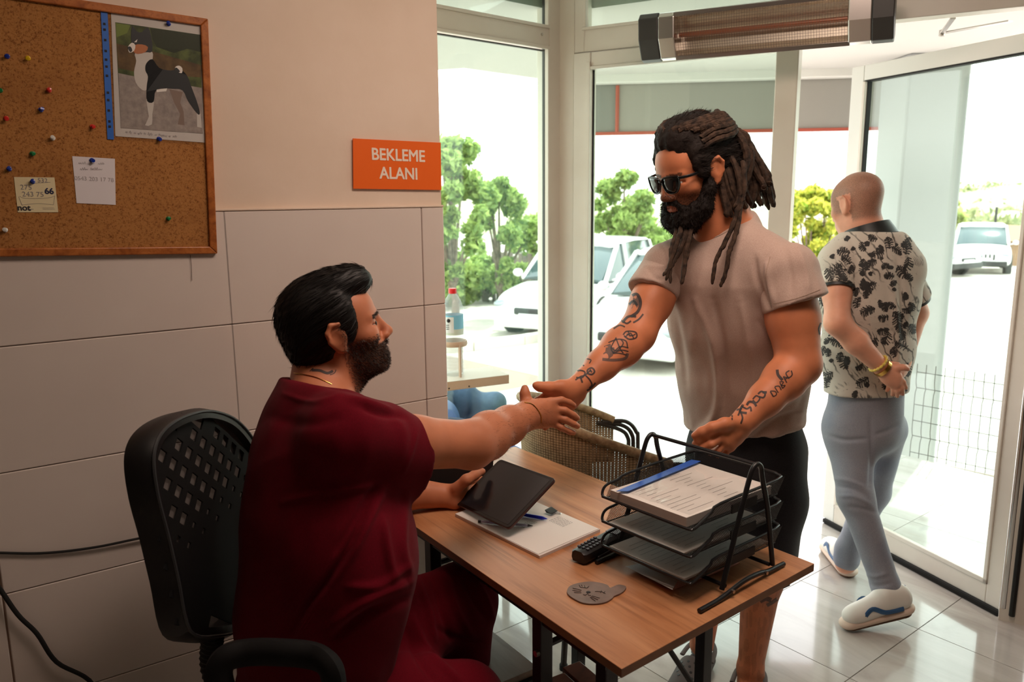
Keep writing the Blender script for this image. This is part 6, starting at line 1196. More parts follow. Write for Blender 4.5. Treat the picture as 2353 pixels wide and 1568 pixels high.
for v_off, nm in ((0, 'near'), (LY + .036, 'far')):
    off = np.array((-.09, .996, 0)) * v_off; A0 = np.array((1.262, 1.030, TT + .016)) + off; A1 = np.array((1.446, 1.040, TT + .016)) + off; ap = nearb(1738, 1068) + off
    G().tube(spline([A0, A0 * .5 + ap * .5 + (-.004, 0, .01), ap + (-.022, 0, -.030), ap + (-.010, 0, -.006), ap + (.004, 0, 0), ap + (.016, 0, -.010), ap + (.022, 0, -.034), A1 * .5 + ap * .5 + (.010, 0, .01), A1], 6), .0058, 10).build('support_frame', M_mtl, tr, smooth=True)
    f0 = np.array((1.170, 1.010, TT + .006)) + off; f1 = np.array((1.488, 1.040, TT + .006)) + off
    G().tube(spline([f0, f0 * .8 + f1 * .2, f0 * .68 + f1 * .32 + (0, 0, .004), f0 * .5 + f1 * .5 + (0, 0, .012), f0 * .32 + f1 * .68 + (0, 0, .010), f0 * .2 + f1 * .8 + (0, 0, .003), f1], 5), .0055, 10).build('foot_bar', M_mtl, tr, smooth=True)
    for fx in (.34, .74): G().lathe([(.004, -.003), (.004, .003)], 8, o=f0 * (1 - fx) + f1 * fx + (0, -.007, .008), R=Matrix.Rotation(rad(90), 3, 'X')).build('screw', M_steel, tr)
for u_, z_ in ((.09, TT + .018), (.25, TT + .018)): G().tube([TR(0, u_, -.02, z_), TR(0, u_, LY + .03, z_)], .0045, 8).build('cross_bar', M_mtl, tr, smooth=True)
ap0 = nearb(1738, 1068); G().tube([ap0, ap0 + np.array((-.09, .996, 0)) * (LY + .036)], .0045, 8).build('top_bar', M_mtl, tr, smooth=True)
# papers in the trays
def tray_paper(i, z, n_, lab, grp, shift=0, mat=M_paper):
    e = empty('paper_stack', TR(i, .15, .12, z), 0, lab, 'papers'); q = [TR(i, .006 + shift, .018, 0)[:2], TR(i, .300 + shift, .014, 0)[:2], TR(i, .302 + shift, .225, 0)[:2], TR(i, .004 + shift, .230, 0)[:2]]
    sheet(e, q, z + .0012, n_, 'sheets', M_paper2); sheet(e, q, z + .0016 + n_, .0005, 'top_sheet', mat)
    g = G(); r = np.random.default_rng(i + 3)
    for k in range(11):
        for m_ in range(2): x = .02 + r.uniform(0, .02) + m_ * .13; w_ = r.uniform(.03, .10); a = TR(i, x + shift, .04 + k * .016, z + n_ + .0026); b = TR(i, x + w_ + shift, .04 + k * .016, z + n_ + .0026); g.bar(a, b, .0006, .0002)
    g.build('printed_lines', M_print, e); return e, q
tray_paper(0, .7935, .004, 'printed sheets lying in the lowest wire tray', None, -.006); tray_paper(1, .8535, .003, 'plain white sheets in the middle wire tray', None, -.012)
e, q = tray_paper(2, .9135, .020, 'thick stack of printed forms in the top wire tray', None, -.004)
f = empty('plastic_sleeve', TR(2, .15, .12, .94), 0, 'clear plastic sleeve with a blue binding strip on the top tray', 'sleeve')
zz = .9135 + .0245; qq = [TR(2, .010, .018, 0)[:2], TR(2, .296, .020, 0)[:2], TR(2, .296, .218, 0)[:2], TR(2, .010, .222, 0)[:2]]
V = []; n = 14
for j in range(n + 1):
    for i in range(n + 1): u, v = i / n, j / n; p = (np.array(qq[0]) * (1 - u) + np.array(qq[1]) * u) * (1 - v) + (np.array(qq[3]) * (1 - u) + np.array(qq[2]) * u) * v; V.append((p[0], p[1], zz + .0012 + .0016 * math.sin(v * 21 + u * 5) * math.exp(-((v - .45) / .3) ** 2) * (1 - u)))
F = [(j * (n + 1) + i, j * (n + 1) + i + 1, (j + 1) * (n + 1) + i + 1, (j + 1) * (n + 1) + i) for j in range(n) for i in range(n)]; G().add(V, F).build('film', M_film, f, smooth=True)
G().hexa([TR(2, -.004, .235, zz), TR(2, .010, .215, zz), TR(2, .296, .212, zz), TR(2, .290, .232, zz), TR(2, -.004, .235, zz + .0012), TR(2, .010, .215, zz + .0012), TR(2, .296, .212, zz + .0012), TR(2, .290, .232, zz + .0012)]).build('blue_strip', M_bluep, f) if False else None
g = G().prism([tuple(TR(2, *p, 0)[:2]) for p in ((-.008, .205), (.012, .188), (.300, .214), (.292, .236))], .0012, o=(0, 0, zz + .003)); g.build('blue_strip', M_bluep, f)
# loose papers under the tray
e = empty('loose_papers', PZ(1520, 1340, .755), 0, 'loose sheets and a pink card sliding out from under the wire trays', 'papers')
g = G().add([PZ(1437, 1302, .760), PZ(1545, 1356, .768), PZ(1560, 1330, .764), PZ(1470, 1296, .758)] + [PZ(1437, 1302, .758), PZ(1545, 1356, .753), PZ(1560, 1330, .753), PZ(1470, 1296, .756)], [(0, 1, 2, 3), (7, 6, 5, 4), (0, 4, 5, 1), (1, 5, 6, 2), (2, 6, 7, 3), (3, 7, 4, 0)]); g.build('folded_sheet', M_paper2, e)
g = G().prism([tuple(PZ(*p, TT)[:2]) for p in ((1545, 1357), (1700, 1296), (1660, 1280), (1500, 1330))], .0012, o=(0, 0, ZT)); g.build('pink_card', MT('pink_card', (226, 150, 128), .7), e)
# ================================================================== office chair
M_blackm = MT('matt_black_plastic', (17, 17, 18), .75, spec=.25); n_az = rad(-38); cn_ = np.array((math.cos(n_az), math.sin(n_az), 0)); cn_t = nrm(cn_ + UPZ * .10); cp0 = P(352, 1100, 1.42); oc = lambda x, y: PPL(x, y, cp0, cn_t)
ch_ = empty('office_chair', (.46, 1.52, 0), 0, 'black mesh-back office chair the man in maroon sits on', 'office chair')
outl = spline([(436, 1450), (408, 1330), (385, 1230), (362, 1140), (352, 1060), (362, 1010), (392, 975), (440, 952), (490, 946), (545, 968), (590, 1025), (620, 1110), (625, 1230), (600, 1360), (560, 1440), (500, 1462)], 5, closed=True); ring_o = np.array([oc(*p) for p in outl]); cen = ring_o.mean(0)
ring_i = cen + (ring_o - cen) * .93
G().loft([[a, a - cn_t * .02 + (a - cen) * .04, a - cn_t * .055 + (a - cen) * .02, a - cn_t * .06 - (a - cen) * .06, b - cn_t * .03, b] for a, b in zip(np.vstack([ring_o, ring_o[:1]]), np.vstack([ring_i, ring_i[:1]]))], caps=False).build('back_frame', M_black, ch_, smooth=True)
G().tube(ring_o + cn_t * .001, .0035, 6, closed=True).build('piping', MT('dark_grey_piping', (58, 60, 62), .5), ch_, smooth=True)
# lattice with rhombic openings in front of a sheer fabric
n = len(ring_i); cu_ = nrm(np.cross(UPZ, cn_t)); cv_ = np.cross(cn_t, cu_); P2 = np.array([((p - cen) @ cu_, (p - cen) @ cv_) for p in ring_i])
def inside(x, y):
    c = False; j = n - 1
    for i in range(n):
        if (P2[i, 1] > y) != (P2[j, 1] > y) and x < (P2[j, 0] - P2[i, 0]) * (y - P2[i, 1]) / (P2[j, 1] - P2[i, 1] + 1e-12) + P2[i, 0]: c = not c
        j = i
    return c
g = G(); fab = G(); st = .056; ymax = P2[:, 1].max(); ylo = P2[:, 1].min()
ring3 = [cen + cu_ * a + cv_ * b - cn_t * .020 for a, b in P2]; fab.add(ring3 + [cen - cn_t * .020], [(i, (i + 1) % n, n) for i in range(n)]); M_fab = MT('sheer_black_fabric', (84, 80, 78), .8); M_fab.transp(.86); fab.build('mesh_fabric', M_fab, ch_)
solid = G()
for i in range(-14, 15):
    for j in range(-14, 15):
        x, y = (i - j) * st * .62, (i + j) * st * .52 + .05; s0 = .30 if y > ylo + .45 * (ymax - ylo) else .0
        cs = [(x, y - st * .52), (x + st * .62, y), (x, y + st * .52), (x - st * .62, y)]
        if not all(inside(*c) for c in cs): 
            if not inside(x, y): continue
        f_ = min(.62, s0 * (1.9 if y > .02 else 1)) * (1 - .0 * abs(x)); q = [cen + cu_ * a + cv_ * b - cn_t * .014 for a, b in cs]; m_ = sum(q) / 4
        if f_ < .1 or not all(inside(c[0] * 1.0, c[1]) for c in cs): solid.add(q, [(0, 1, 2, 3)])
        else: qi = [m_ + (p - m_) * f_ for p in q]; g.add(q + qi, [(0, 1, 5, 4), (1, 2, 6, 5), (2, 3, 7, 6), (3, 0, 4, 7)])
g.build('lattice', M_blackm, ch_, solid=.004); solid.build('back_shell', M_blackm, ch_, solid=.004)
lo_ = oc(520, 1455); pts = spline([lo_ - cn_t * .03, lo_ - cn_t * .035 - UPZ * .10, (.40, 1.50, .52), (.46, 1.52, .47)], 6); m_ = len(pts); rr_ = np.array([.022 + .003 * (i % 2) for i in range(m_ * 3)]); pp = spline(pts, 3)[:m_ * 3]; G().tube(pp, rr_[:len(pp)], 12).build('ribbed_strut', M_rubber, ch_, smooth=True)
S = SDF(.008, .03); S.cap((.40, 1.40, .475), (.72, 1.40, .475), .05, k=.06, asp=(1, .7)); S.cap((.40, 1.62, .475), (.72, 1.62, .475), .05, k=.06); S.ell((.56, 1.51, .475), (.26, .25, .05), k=.04); V, F = S.mesh(1); link('seat', npmesh(V, F, True, 'seat'), MT('black_seat_fabric', (28, 28, 30), .9), ch_)
az_ = .80
G().tube(spline([PZ(516, 1610, az_ - .08), PZ(502, 1555, az_ - .03), PZ(518, 1515, az_), PZ(570, 1500, az_ + .004), PZ(650, 1500, az_ + .005), PZ(720, 1508, az_), PZ(756, 1530, az_ - .005), PZ(768, 1575, az_ - .04), PZ(764, 1650, az_ - .11)], 6), .021, 10, sq=(1.0, 1.2)).build('armrest', M_blackm, ch_, smooth=True)
G().tube(spline([PZ(516, 1610, az_ - .08), (.42, 1.22, .56), (.50, 1.34, .46)], 5), .016, 8).build('arm_bracket', M_blackm, ch_, smooth=True); G().tube(spline([PZ(764, 1650, az_ - .11), (.56, 1.20, .56), (.60, 1.34, .46)], 5), .016, 8).build('arm_bracket', M_blackm, ch_, smooth=True)
G().tube([(.55, 1.51, .10), (.55, 1.51, .44)], .025, 12).build('gas_column', M_black, ch_, smooth=True)
for k in range(5):
    a = 2 * math.pi * k / 5 + .3; e_ = np.array((.55 + .30 * math.cos(a), 1.51 + .30 * math.sin(a), .07)); G().tube([(.55, 1.51, .10), e_], [.026, .016], 8).build('base_spoke', M_black, ch_, smooth=True); G().lathe([(.026, -.018), (.028, 0), (.026, .018)], 14, o=e_ - UPZ * .042, R=Matrix.Rotation(rad(90), 3, 'X')).build('castor', M_black, ch_, smooth=True)
# ================================================================== things on the wall
onW = lambda x, y, off=.012: PPL(x, y, (0, WY - off, 0), (0, 1, 0))
def wpoly(name, px, off, th, mat, parent=None, **kw):
    q = [onW(x, y, off) for x, y in px]; return G().prism([(p[0], p[2]) for p in q], th, o=(0, WY - off, 0), u=(1, 0, 0), v=(0, 0, 1), w=(0, 1, 0)).build(name, mat, parent, **kw)
def flat(name, px, off, mat, parent, smoothn=0):
    px = spline(px, smoothn, closed=True) if smoothn else px; q = [onW(x, y, off) for x, y in px]; return G().prism([(p[0], p[2]) for p in q], .00012, o=(0, WY - off, 0), u=(1, 0, 0), v=(0, 0, 1), w=(0, 1, 0)).build(name, mat, parent)
def wstroke(g, pl, w_, off):
    p = spline(pl, 4) if len(pl) > 2 else np.array(pl, float); q = [onW(x, y, off) for x, y in p]
    for a, b in zip(q[:-1], q[1:]):
        if np.linalg.norm(b - a) > 1e-5: g.bar(a, b, w_, .0002, up=(0, 1, 0)) if abs(nrm(b - a)[1]) < .9 else None
def text(name, s, c, size, mat, parent, u=(1, 0, 0), v=(0, 0, 1), ext=.0002, bold=0.0, align='CENTER', sx=1.0):
    cu = bpy.data.curves.new(name, 'FONT'); cu.body = s; cu.size = size; cu.align_x = align; cu.align_y = 'CENTER'; cu.extrude = ext; cu.offset = bold; cu.materials.append(mat.m)
    o = bpy.data.objects.new(name, cu); COL.objects.link(o); u = nrm(u); v = nrm(v); w_ = np.cross(u, v); M = Matrix(((u[0] * sx, v[0], w_[0], c[0]), (u[1] * sx, v[1], w_[1], c[1]), (u[2] * sx, v[2], w_[2], c[2]), (0, 0, 0, 1)))
    me = bpy.data.meshes.new_from_object(o); bpy.data.objects.remove(o); me.transform(M); return link(name, me, None, parent)
# cork board
M_cork = MT('cork', (160, 108, 60), .9, spec=.1)
_c = M_cork.ramp(M_cork.voro(190, map=(1, 1, 1)), [(.10, (150, 98, 52)), (.45, (176, 122, 70))]); _c = M_cork.mix(_c, (108, 64, 32), M_cork.ramp(M_cork.noise(160, 4, .75), [(.52, 0.0), (.66, .85)])); _c = M_cork.mix(_c, (206, 160, 104), M_cork.ramp(M_cork.noise(230, 3, .8), [(.60, 0.0), (.72, .7)])); _c = M_cork.mix(_c, (120, 74, 40), M_cork.ramp(M_cork.noise(5, 3, .6), [(.50, 0.0), (.78, .45)])); M_cork.color(_c); M_cork.bump(M_cork.noise(200, 4, .7), .4, .001)
M_pine = tex_wood('varnished_pine', (120, 62, 26), (168, 96, 44), (186, 112, 56), (6, 1, 6), 4, .35)
bd = empty('cork_board', onW(200, 300), 0, 'cork pin board in a varnished pine frame on the wall', 'pin board')
TRp, BRp = onW(481, 45, .014), onW(498, 583, .014); BLp = onW(0, 590, .014); bx = nrm(BRp - BLp); bz = nrm(np.cross((0, -1, 0), bx)) * 1; bz = bz if bz[2] > 0 else -bz
Hb = (TRp - BRp) @ bz; Wb = .905; O0 = BRp - bx * Wb; O0[1] = WY - .001
T3 = lambda a, b, c: O0 + bx * a + bz * b + np.array((0, -1, 0)) * c
g = G().hexa([T3(0.01, .01, 0), T3(Wb - .01, .01, 0), T3(Wb - .01, .01, .014), T3(.01, .01, .014), T3(.01, Hb - .01, 0), T3(Wb - .01, Hb - .01, 0), T3(Wb - .01, Hb - .01, .014), T3(.01, Hb - .01, .014)]); g.build('cork_sheet', M_cork, bd)
fw_ = .019
for q in (((0, 0), (Wb, 0), (Wb - fw_, fw_), (fw_, fw_)), ((Wb, 0), (Wb, Hb), (Wb - fw_, Hb - fw_), (Wb - fw_, fw_)), ((Wb, Hb), (0, Hb), (fw_, Hb - fw_), (Wb - fw_, Hb - fw_)), ((0, Hb), (0, 0), (fw_, fw_), (fw_, Hb - fw_))):
    G().hexa([T3(a, b, 0) for a, b in q] + [T3(a, b, .022) for a, b in q]).build('frame_bar', M_pine, bd, bevel=.0025)
CO = .0155   # front of cork
# pins
pc = dict(blue=(20, 52, 150), red=(206, 44, 38), yellow=(226, 190, 30), green=(18, 116, 62), white=(226, 226, 220)); PM = {k: MT(k + '_pin', v, .25, coat=.5) for k, v in pc.items()}
PL = [(16, 129, 'blue', 'blue push pin level with the yellow one, nearest the left edge of the photo'), (64, 134, 'yellow', 'only yellow push pin on the cork board'), (0, 207, 'green', 'green push pin at the very left edge of the photo'), (113, 206, 'red', 'red push pin just above the blue one in the open cork'), (96, 251, 'blue', 'blue push pin between the two upper red pins'), (15, 273, 'red', 'red push pin nearest the left edge of the photo'), (214, 291, 'red', 'red push pin close to the blue strip of the dog picture'), (121, 316, 'white', 'only bright white push pin, in the middle of the cork'), (76, 353, 'green', 'green push pin above the yellow note'), (21, 387, 'blue', 'dark blue push pin up and left of the yellow note'), (388, 502, 'green', 'green push pin alone in the lower right of the cork'), (11, 528, 'white', 'greyish push pin low down by the left edge of the photo'),
      (387, 53, 'blue', 'blue push pin holding the top of the dog picture'), (367, 320, 'blue', 'blue push pin holding the bottom of the dog picture'), (213, 369, 'blue', 'blue push pin holding the white handwritten note'), (75, 416, 'blue', 'blue push pin holding the yellow note')]
for x, y, c, lab in PL:
    p = onW(x, y, CO + .006); r_ = np.random.default_rng(int(x * 7 + y)); a = nrm((r_.uniform(-.3, .3), -1, r_.uniform(-.3, .3))); u, v, _ = frame(a, (0, 0, 1)); Rm = np.stack([u, v, a], 1); e = empty('push_pin', onW(x, y, CO), 0, lab, 'pin', 'push pins on the cork board')
    G().lathe([(.0052, 0), (.0056, .001), (.0032, .003), (.0030, .0065), (.0046, .0085), (.0044, .0100), (.001, .0106)], 12, o=p - a * .006, R=Rm).build('head', PM[c], e, smooth=True)
    G().tube([p - a * .005, p - a * .011], .0006, 5).build('needle', M_steel, e)
# dog picture in a punched sleeve
dgp = empty('dog_picture', onW(365, 180), 0, 'printed photograph of a black and white dog in a punched plastic sleeve', 'picture')
off = CO + .0006
wpoly('paper', [(255, 27), (470, 56), (473, 328), (265, 313)], off, .0003, M_paper, dgp)
wpoly('sleeve', [(246, 22), (472, 54), (475, 334), (262, 320)], off + .0012, .0001, M_film, dgp)
wpoly('punched_strip', [(231, 19), (247, 22), (262, 321), (247, 320)], off + .001, .0002, MT('blue_strip_film', (52, 108, 196), .4), dgp)
g = G()
for yy in (55, 68, 92, 117, 137, 153, 174, 213, 230, 254, 279, 291): x0 = 239 + (yy - 20) * .052; q = onW(x0 - 1, yy, off + .0016); g.box((-.0026, -.0002, -.0026), (.0026, .0001, .0026), o=q)
g.build('punch_holes', MT('punch_hole_dark', (44, 40, 44), .8), dgp)
ph_ = lambda n, c: MT('print_' + n, c, .5)
M1, M2, M3, M4, M5, M6, M7, M8 = ph_('green', (74, 88, 40)), ph_('brown', (104, 78, 44)), ph_('road', (172, 160, 152)), ph_('black', (38, 42, 44)), ph_('white', (224, 218, 210)), ph_('tan', (176, 106, 62)), ph_('dark_green', (44, 56, 30)), ph_('light_green', (128, 148, 66))
M1.vary((58, 72, 32), (104, 118, 58), 40); M2.vary((86, 66, 36), (120, 94, 54), 40); M3.vary((156, 146, 140), (186, 174, 166), 60)
o1 = off + .0004
flat('background', [(265, 51), (461, 80), (466, 307), (278, 294)], o1, M1, dgp)
flat('bushes', [(345, 64), (461, 80), (463, 120), (430, 112), (400, 122), (360, 108), (350, 90)], o1 + .00015, M7, dgp); flat('bushes', [(266, 53), (300, 58), (292, 76), (268, 86)], o1 + .00015, M8, dgp)
flat('field', [(268, 100), (300, 108), (350, 118), (463, 150), (463, 178), (340, 170), (272, 158)], o1 + .0002, M2, dgp); flat('verge', [(271, 156), (330, 170), (463, 190), (464, 202), (272, 170)], o1 + .0003, M1, dgp)
flat('road', [(272, 168), (330, 180), (464, 202), (466, 307), (278, 294)], o1 + .00035, M3, dgp)
d_ = o1 + .0005
flat('dog_far_legs', [(318, 200), (330, 205), (332, 250), (336, 283), (322, 285), (326, 262)], d_, M3, dgp); flat('dog_far_legs', [(389, 205), (420, 212), (414, 235), (422, 256), (424, 288), (408, 286), (414, 262), (400, 236)], d_, ph_('shadow_white', (150, 130, 118)), dgp)
flat('dog_chest', [(310, 122), (330, 116), (350, 120), (350, 140), (345, 175), (338, 205), (326, 206), (312, 190), (308, 165), (313, 140)], d_ + .00015, M5, dgp, 3)
flat('dog_leg', [(336, 228), (354, 228), (350, 262), (349, 286), (333, 288), (342, 268)], d_ + .00015, M5, dgp, 2)
flat('dog_hind_foot', [(452, 258), (461, 262), (464, 294), (453, 292)], d_ + .00015, M5, dgp)
flat('dog_body', [(336, 146), (350, 136), (366, 156), (392, 162), (414, 160), (430, 174), (440, 200), (452, 232), (459, 258), (454, 262), (432, 232), (420, 208), (398, 204), (360, 206), (353, 234), (338, 232), (337, 200), (340, 176), (334, 162)], d_ + .0003, M4, dgp, 3)
flat('dog_belly', [(360, 206), (384, 203), (382, 210), (360, 212)], d_ + .0004, M5, dgp)
flat('dog_tail', [(402, 160), (404, 153), (412, 151), (419, 157), (418, 168), (410, 166)], d_ + .0004, M5, dgp, 2); flat('dog_tail', [(401, 160), (404, 155), (409, 158), (414, 165), (406, 166)], d_ + .0005, M4, dgp, 2)
flat('dog_head', [(301, 88), (304, 60), (314, 72), (326, 74), (340, 62), (348, 86), (350, 118), (338, 120), (320, 122), (306, 116)], d_ + .0004, M4, dgp, 2)
flat('dog_cheek', [(308, 104), (326, 102), (340, 108), (334, 120), (316, 124), (306, 118)], d_ + .0005, M6, dgp, 2); flat('dog_muzzle', [(294, 108), (303, 98), (311, 104), (308, 117), (297, 121)], d_ + .0006, M5, dgp, 2); flat('dog_nose', [(293, 109), (300, 107), (304, 116), (299, 120)], d_ + .0007, M4, dgp, 2); flat('dog_blaze', [(308, 97), (316, 90), (314, 97)], d_ + .0006, M5, dgp)
g = G(); r_ = np.random.default_rng(9); x = 288
while x < 408:
    w_ = r_.uniform(2, 4); y = 305 + (x - 288) * .095; wstroke(g, [(x, y), (x + w_ * .5, y - r_.uniform(2, 6)), (x + w_, y + r_.uniform(-1, 2)), (x + w_ + 1.5, y - 3)], .0006, o1 + .0003); x += w_ + r_.choice((2, 2, 6))
M_pencil = MT('pencil_grey', (142, 136, 136), .7); M_pencil2 = MT('faint_pencil', (176, 170, 172), .7); g.build('handwriting', M_pencil2, dgp)
# notes
n1 = empty('white_note', onW(215, 415), 0, 'white paper note with faint handwriting pinned below the dog picture', 'note'); wpoly('sheet', [(166, 359), (264, 365), (266, 471), (176, 467)], off, .0003, MT('note_white', (228, 222, 226), .8), n1)
g = G(); r_ = np.random.default_rng(12)
for (x0, x1, y) in ((180, 198, 377), (208, 216, 377), (226, 238, 378), (184, 198, 391), (208, 234, 391)):
    x = x0
    while x < x1: wstroke(g, [(x, y), (x + 1.5, y - r_.uniform(2, 7)), (x + 3, y), (x + 4.5, y - r_.uniform(0, 3))], .0006, off + .0003); x += 4.5
g.build('handwriting', M_pencil, n1); text('written_number', '0543 203 17 78', onW(217, 412, off + .0003), .0135, M_pencil2, n1, u=onW(264, 415) - onW(170, 410))
n2 = empty('yellow_note', onW(84, 446), 0, 'cream notepad leaf with a printed box and pencilled phone number', 'note'); wpoly('sheet', [(32, 407), (125, 408), (134, 488), (41, 488)], off, .0003, MT('note_cream', (226, 212, 172), .8), n2)
uu = onW(130, 450) - onW(36, 448); M_dark = MT('dark_print', (40, 38, 44), .7); M_blk = MT('ink_blue_black', (30, 34, 70), .7)
text('written_number', '275', onW(60, 431, off + .0003), .016, M_pencil, n2, u=uu); text('written_number', '243 75', onW(76, 447, off + .0003), .016, M_pencil, n2, u=uu); text('written_number', '66', onW(113, 440, off + .0003), .019, M_blk, n2, u=uu, bold=.0006); text('written_number', '532', onW(98, 415, off + .0003), .014, M_pencil, n2, u=uu)
text('printed_word', 'not', onW(55, 478, off + .0003), .019, M_dark, n2, u=uu, bold=.0005)
g = G(); wstroke(g, [(80, 421), (116, 419)], .0007, off + .0003); wstroke(g, [(43, 452), (50, 470), (52, 471)], .0007, off + .0003); wstroke(g, [(45, 451), (60, 456), (110, 455), (126, 450)], .0006, off + .0003); wstroke(g, [(126, 450), (123, 471)], .0006, off + .0003); wstroke(g, [(51, 471), (90, 468), (123, 471)], .0006, off + .0003); wstroke(g, [(63, 481), (77, 481)], .0012, off + .0003); wstroke(g, [(98, 478), (124, 478)], .0005, off + .0003); wstroke(g, [(98, 481), (126, 481)], .0005, off + .0003); g.build('printed_lines', M_pencil, n2)
# sign
sgn = empty('door_sign', onW(912, 377), 0, 'orange rectangular sign reading BEKLEME ALANI', 'sign')
wpoly('plate', [(811, 318), (1013, 328), (1014.5, 437), (812, 434)], .004, .0035, MT('orange_sign', (240, 106, 34), .35), sgn, bevel=.0006)
M_let = MT('cream_lettering', (240, 222, 206), .5); su = onW(1013, 382) - onW(812, 374)
for s_, cx, cy, pxw in (('BEKLEME', 916, 358, 136), ('ALANI', 917, 400, 85)):
    o = text('lettering', s_, onW(cx, cy, .0045), .0485, M_let, sgn, u=su, bold=0, sx=.93)
    me = o.data; n_ = len(me.vertices); co = np.empty(n_ * 3); me.vertices.foreach_get('co', co); co = co.reshape(-1, 3); fs = [tuple(p.vertices) for p in me.polygons]; VV, FF = [], []
    for k, (a_, b_) in enumerate(((0, 0), (1, 0), (-1, 0), (0, 1), (0, -1), (.7, .7), (-.7, .7), (.7, -.7), (-.7, -.7))): VV.append(co + nrm(su) * a_ * .0012 + UPZ * b_ * .0010 - np.array((0, .00004 * k, 0))); FF += [tuple(i + n_ * k for i in f) for f in fs]
    me.clear_geometry(); me.from_pydata(np.concatenate(VV).tolist(), [], FF); me.update(); me.materials.clear(); me.materials.append(M_let.m)
# hanging thread and cables
g = G().tube([onW(437, 586, .013), onW(440, 610, .013), onW(441, 645, .013)], .0006, 5); tq = g.build('thread', MT('dark_thread', (90, 70, 60), .8), None, label='thin dark thread hanging below the cork board', cat='thread')
G().tube(spline([onW(-260, 1262, .020), onW(0, 1271, .016), onW(110, 1271, .016), onW(220, 1258, .018), onW(330, 1236, .020), onW(430, 1222, .020), (.75, WY - .02, .74), (1.0, WY - .03, .70)], 6), .0032, 8).build('cable', M_rubber, None, smooth=True, label='thin black cable running along the wall behind the office chair', cat='cable')
G().tube(spline([onW(-120, 1240, .03), onW(-20, 1330, .03), onW(40, 1412, .03), onW(85, 1457, .03), onW(130, 1522, .03), onW(205, 1564, .03), onW(260, 1640, .05), (.33, 2.08, .30), (.42, 2.05, .012), (.62, 2.05, .012)], 6), .0055, 10).build('cable', M_rubber, None, smooth=True, label='thick black cable hanging down the wall to the floor', cat='cable')
# ================================================================== infrared heater
M_al = MT('satin_aluminium', (206, 200, 196), .25, .9); M_hb = MT('heater_black', (58, 56, 54), .4); M_grl = MT('heater_wire', (120, 100, 84), .4, .6); M_refl = MT('heater_reflector', (236, 226, 210), .35, .8); M_lampq = MT('quartz_tube', (176, 110, 84), .25, .2)
h0, h1 = PZ(1478, 146, 2.10), PZ(2046, 98, 2.10); hx = nrm(h1 - h0); HLn = np.linalg.norm(h1 - h0); hin = np.array((-NB[0], -NB[1], 0)); hup = nrm(UPZ * 1.0 + hin * .30); hf = nrm(np.cross(hx, hup)); hf = hf if hf @ hin > 0 else -hf
HH = .175; print('heater len', HLn)
ht = empty('infrared_heater', (h0 + h1) / 2, 0, 'long infrared patio heater with silver ends and wire grille above the door', 'heater')
Tq = lambda a, b, c: h0 + hx * a + hup * b + hf * c
def hsec(a0, a1, name, mat, grow=0.0, bev=.004):
    prof = [(0 - grow, -.02), (.012, .004 + grow), (HH * .5, .022 + grow), (HH - .012, .004 + grow), (HH + grow, -.02), (HH - .01, -.085 - grow), (.01, -.085 - grow)]
    return G().loft([[Tq(a, b, c) for b, c in prof] for a in (a0, a1)]).build(name, mat, ht, bevel=bev)
hsec(-.005, .072, 'end_cap', M_hb, .003); hsec(.072, .135, 'silver_collar', M_al, .001); hsec(HLn - .135, HLn - .060, 'silver_collar', M_al, .001); hsec(HLn - .060, HLn + .010, 'end_cap', M_hb, .003)
prof = [(.010, -.004), (.0, -.03), (.01, -.085), (HH - .01, -.085), (HH, -.03), (HH - .010, -.004), (HH - .014, -.010), (HH - .03, -.055), (HH * .5, -.072), (.03, -.055), (.014, -.010)]
G().loft([[Tq(a, b, c) for b, c in prof] for a in (.13, HLn - .13)]).build('reflector', M_refl, ht)
for b in (.0085, HH - .0085): G().loft([[Tq(a, b + y, z) for y, z in ((-.008, -.02), (.008, -.02), (.008, -.001), (-.008, -.001))] for a in (.13, HLn - .13)]).build('housing_edge', M_al, ht, bevel=.001)
G().tube([Tq(.14, HH * .5, -.035), Tq(HLn - .14, HH * .5, -.035)], .009, 12).build('quartz_tube', M_lampq, ht, smooth=True)
g = G(); nx = 66; ny = 15
for i in range(nx + 1): a = .137 + (HLn - .274) * i / nx; g.tube([Tq(a, b, .014 * math.sin(math.pi * b / HH) - .003) for b in np.linspace(.014, HH - .014, 7)], .0007, 4, caps=False)
for j in range(ny): b = .018 + (HH - .036) * j / (ny - 1); g.tube([Tq(.137, b, .014 * math.sin(math.pi * b / HH) - .002), Tq(HLn - .137, b, .014 * math.sin(math.pi * b / HH) - .002)], .0007, 4, caps=False)
g.build('wire_grille', M_grl, ht, kind='stuff')
for a in (.25, HLn - .25): 
    q = Tq(a, HH * .5, -.085); G().bar(q, q + np.array((*NB, 0)) * (((H_ - q[:2]) @ NB) - .03), .03, .02).build('wall_bracket', M_hb, ht)
# ================================================================== wicker chair beyond the desk
M_wick = MT('woven_wicker', (176, 148, 112), .75)
_w1 = M_wick.n.new('ShaderNodeTexCoord'); _s = M_wick.n.new('ShaderNodeSeparateXYZ'); M_wick.l.new(_w1.outputs['UV'], _s.inputs[0]); _a = M_wick.math('PINGPONG', M_wick.math('MULTIPLY', _s.outputs[0], 190.0), 1.0); _b = M_wick.math('PINGPONG', M_wick.math('MULTIPLY', _s.outputs[1], 230.0), 1.0)
_wv = M_wick.math('MULTIPLY', _a, _b); _k = M_wick.ramp(M_wick.math('ADD', M_wick.math('MULTIPLY', _wv, .6), M_wick.math('MULTIPLY', M_wick.noise(60, 3), .4)), [(.15, (108, 84, 58)), (.35, (164, 136, 100)), (.7, (198, 172, 136))]); M_wick.color(_k); M_wick.bump(_wv, .5, .0015)
M_wick.transp(M_wick.math('SUBTRACT', 1.0, M_wick.math('MULTIPLY', M_wick.math('LESS_THAN', _wv, .05), .5)))
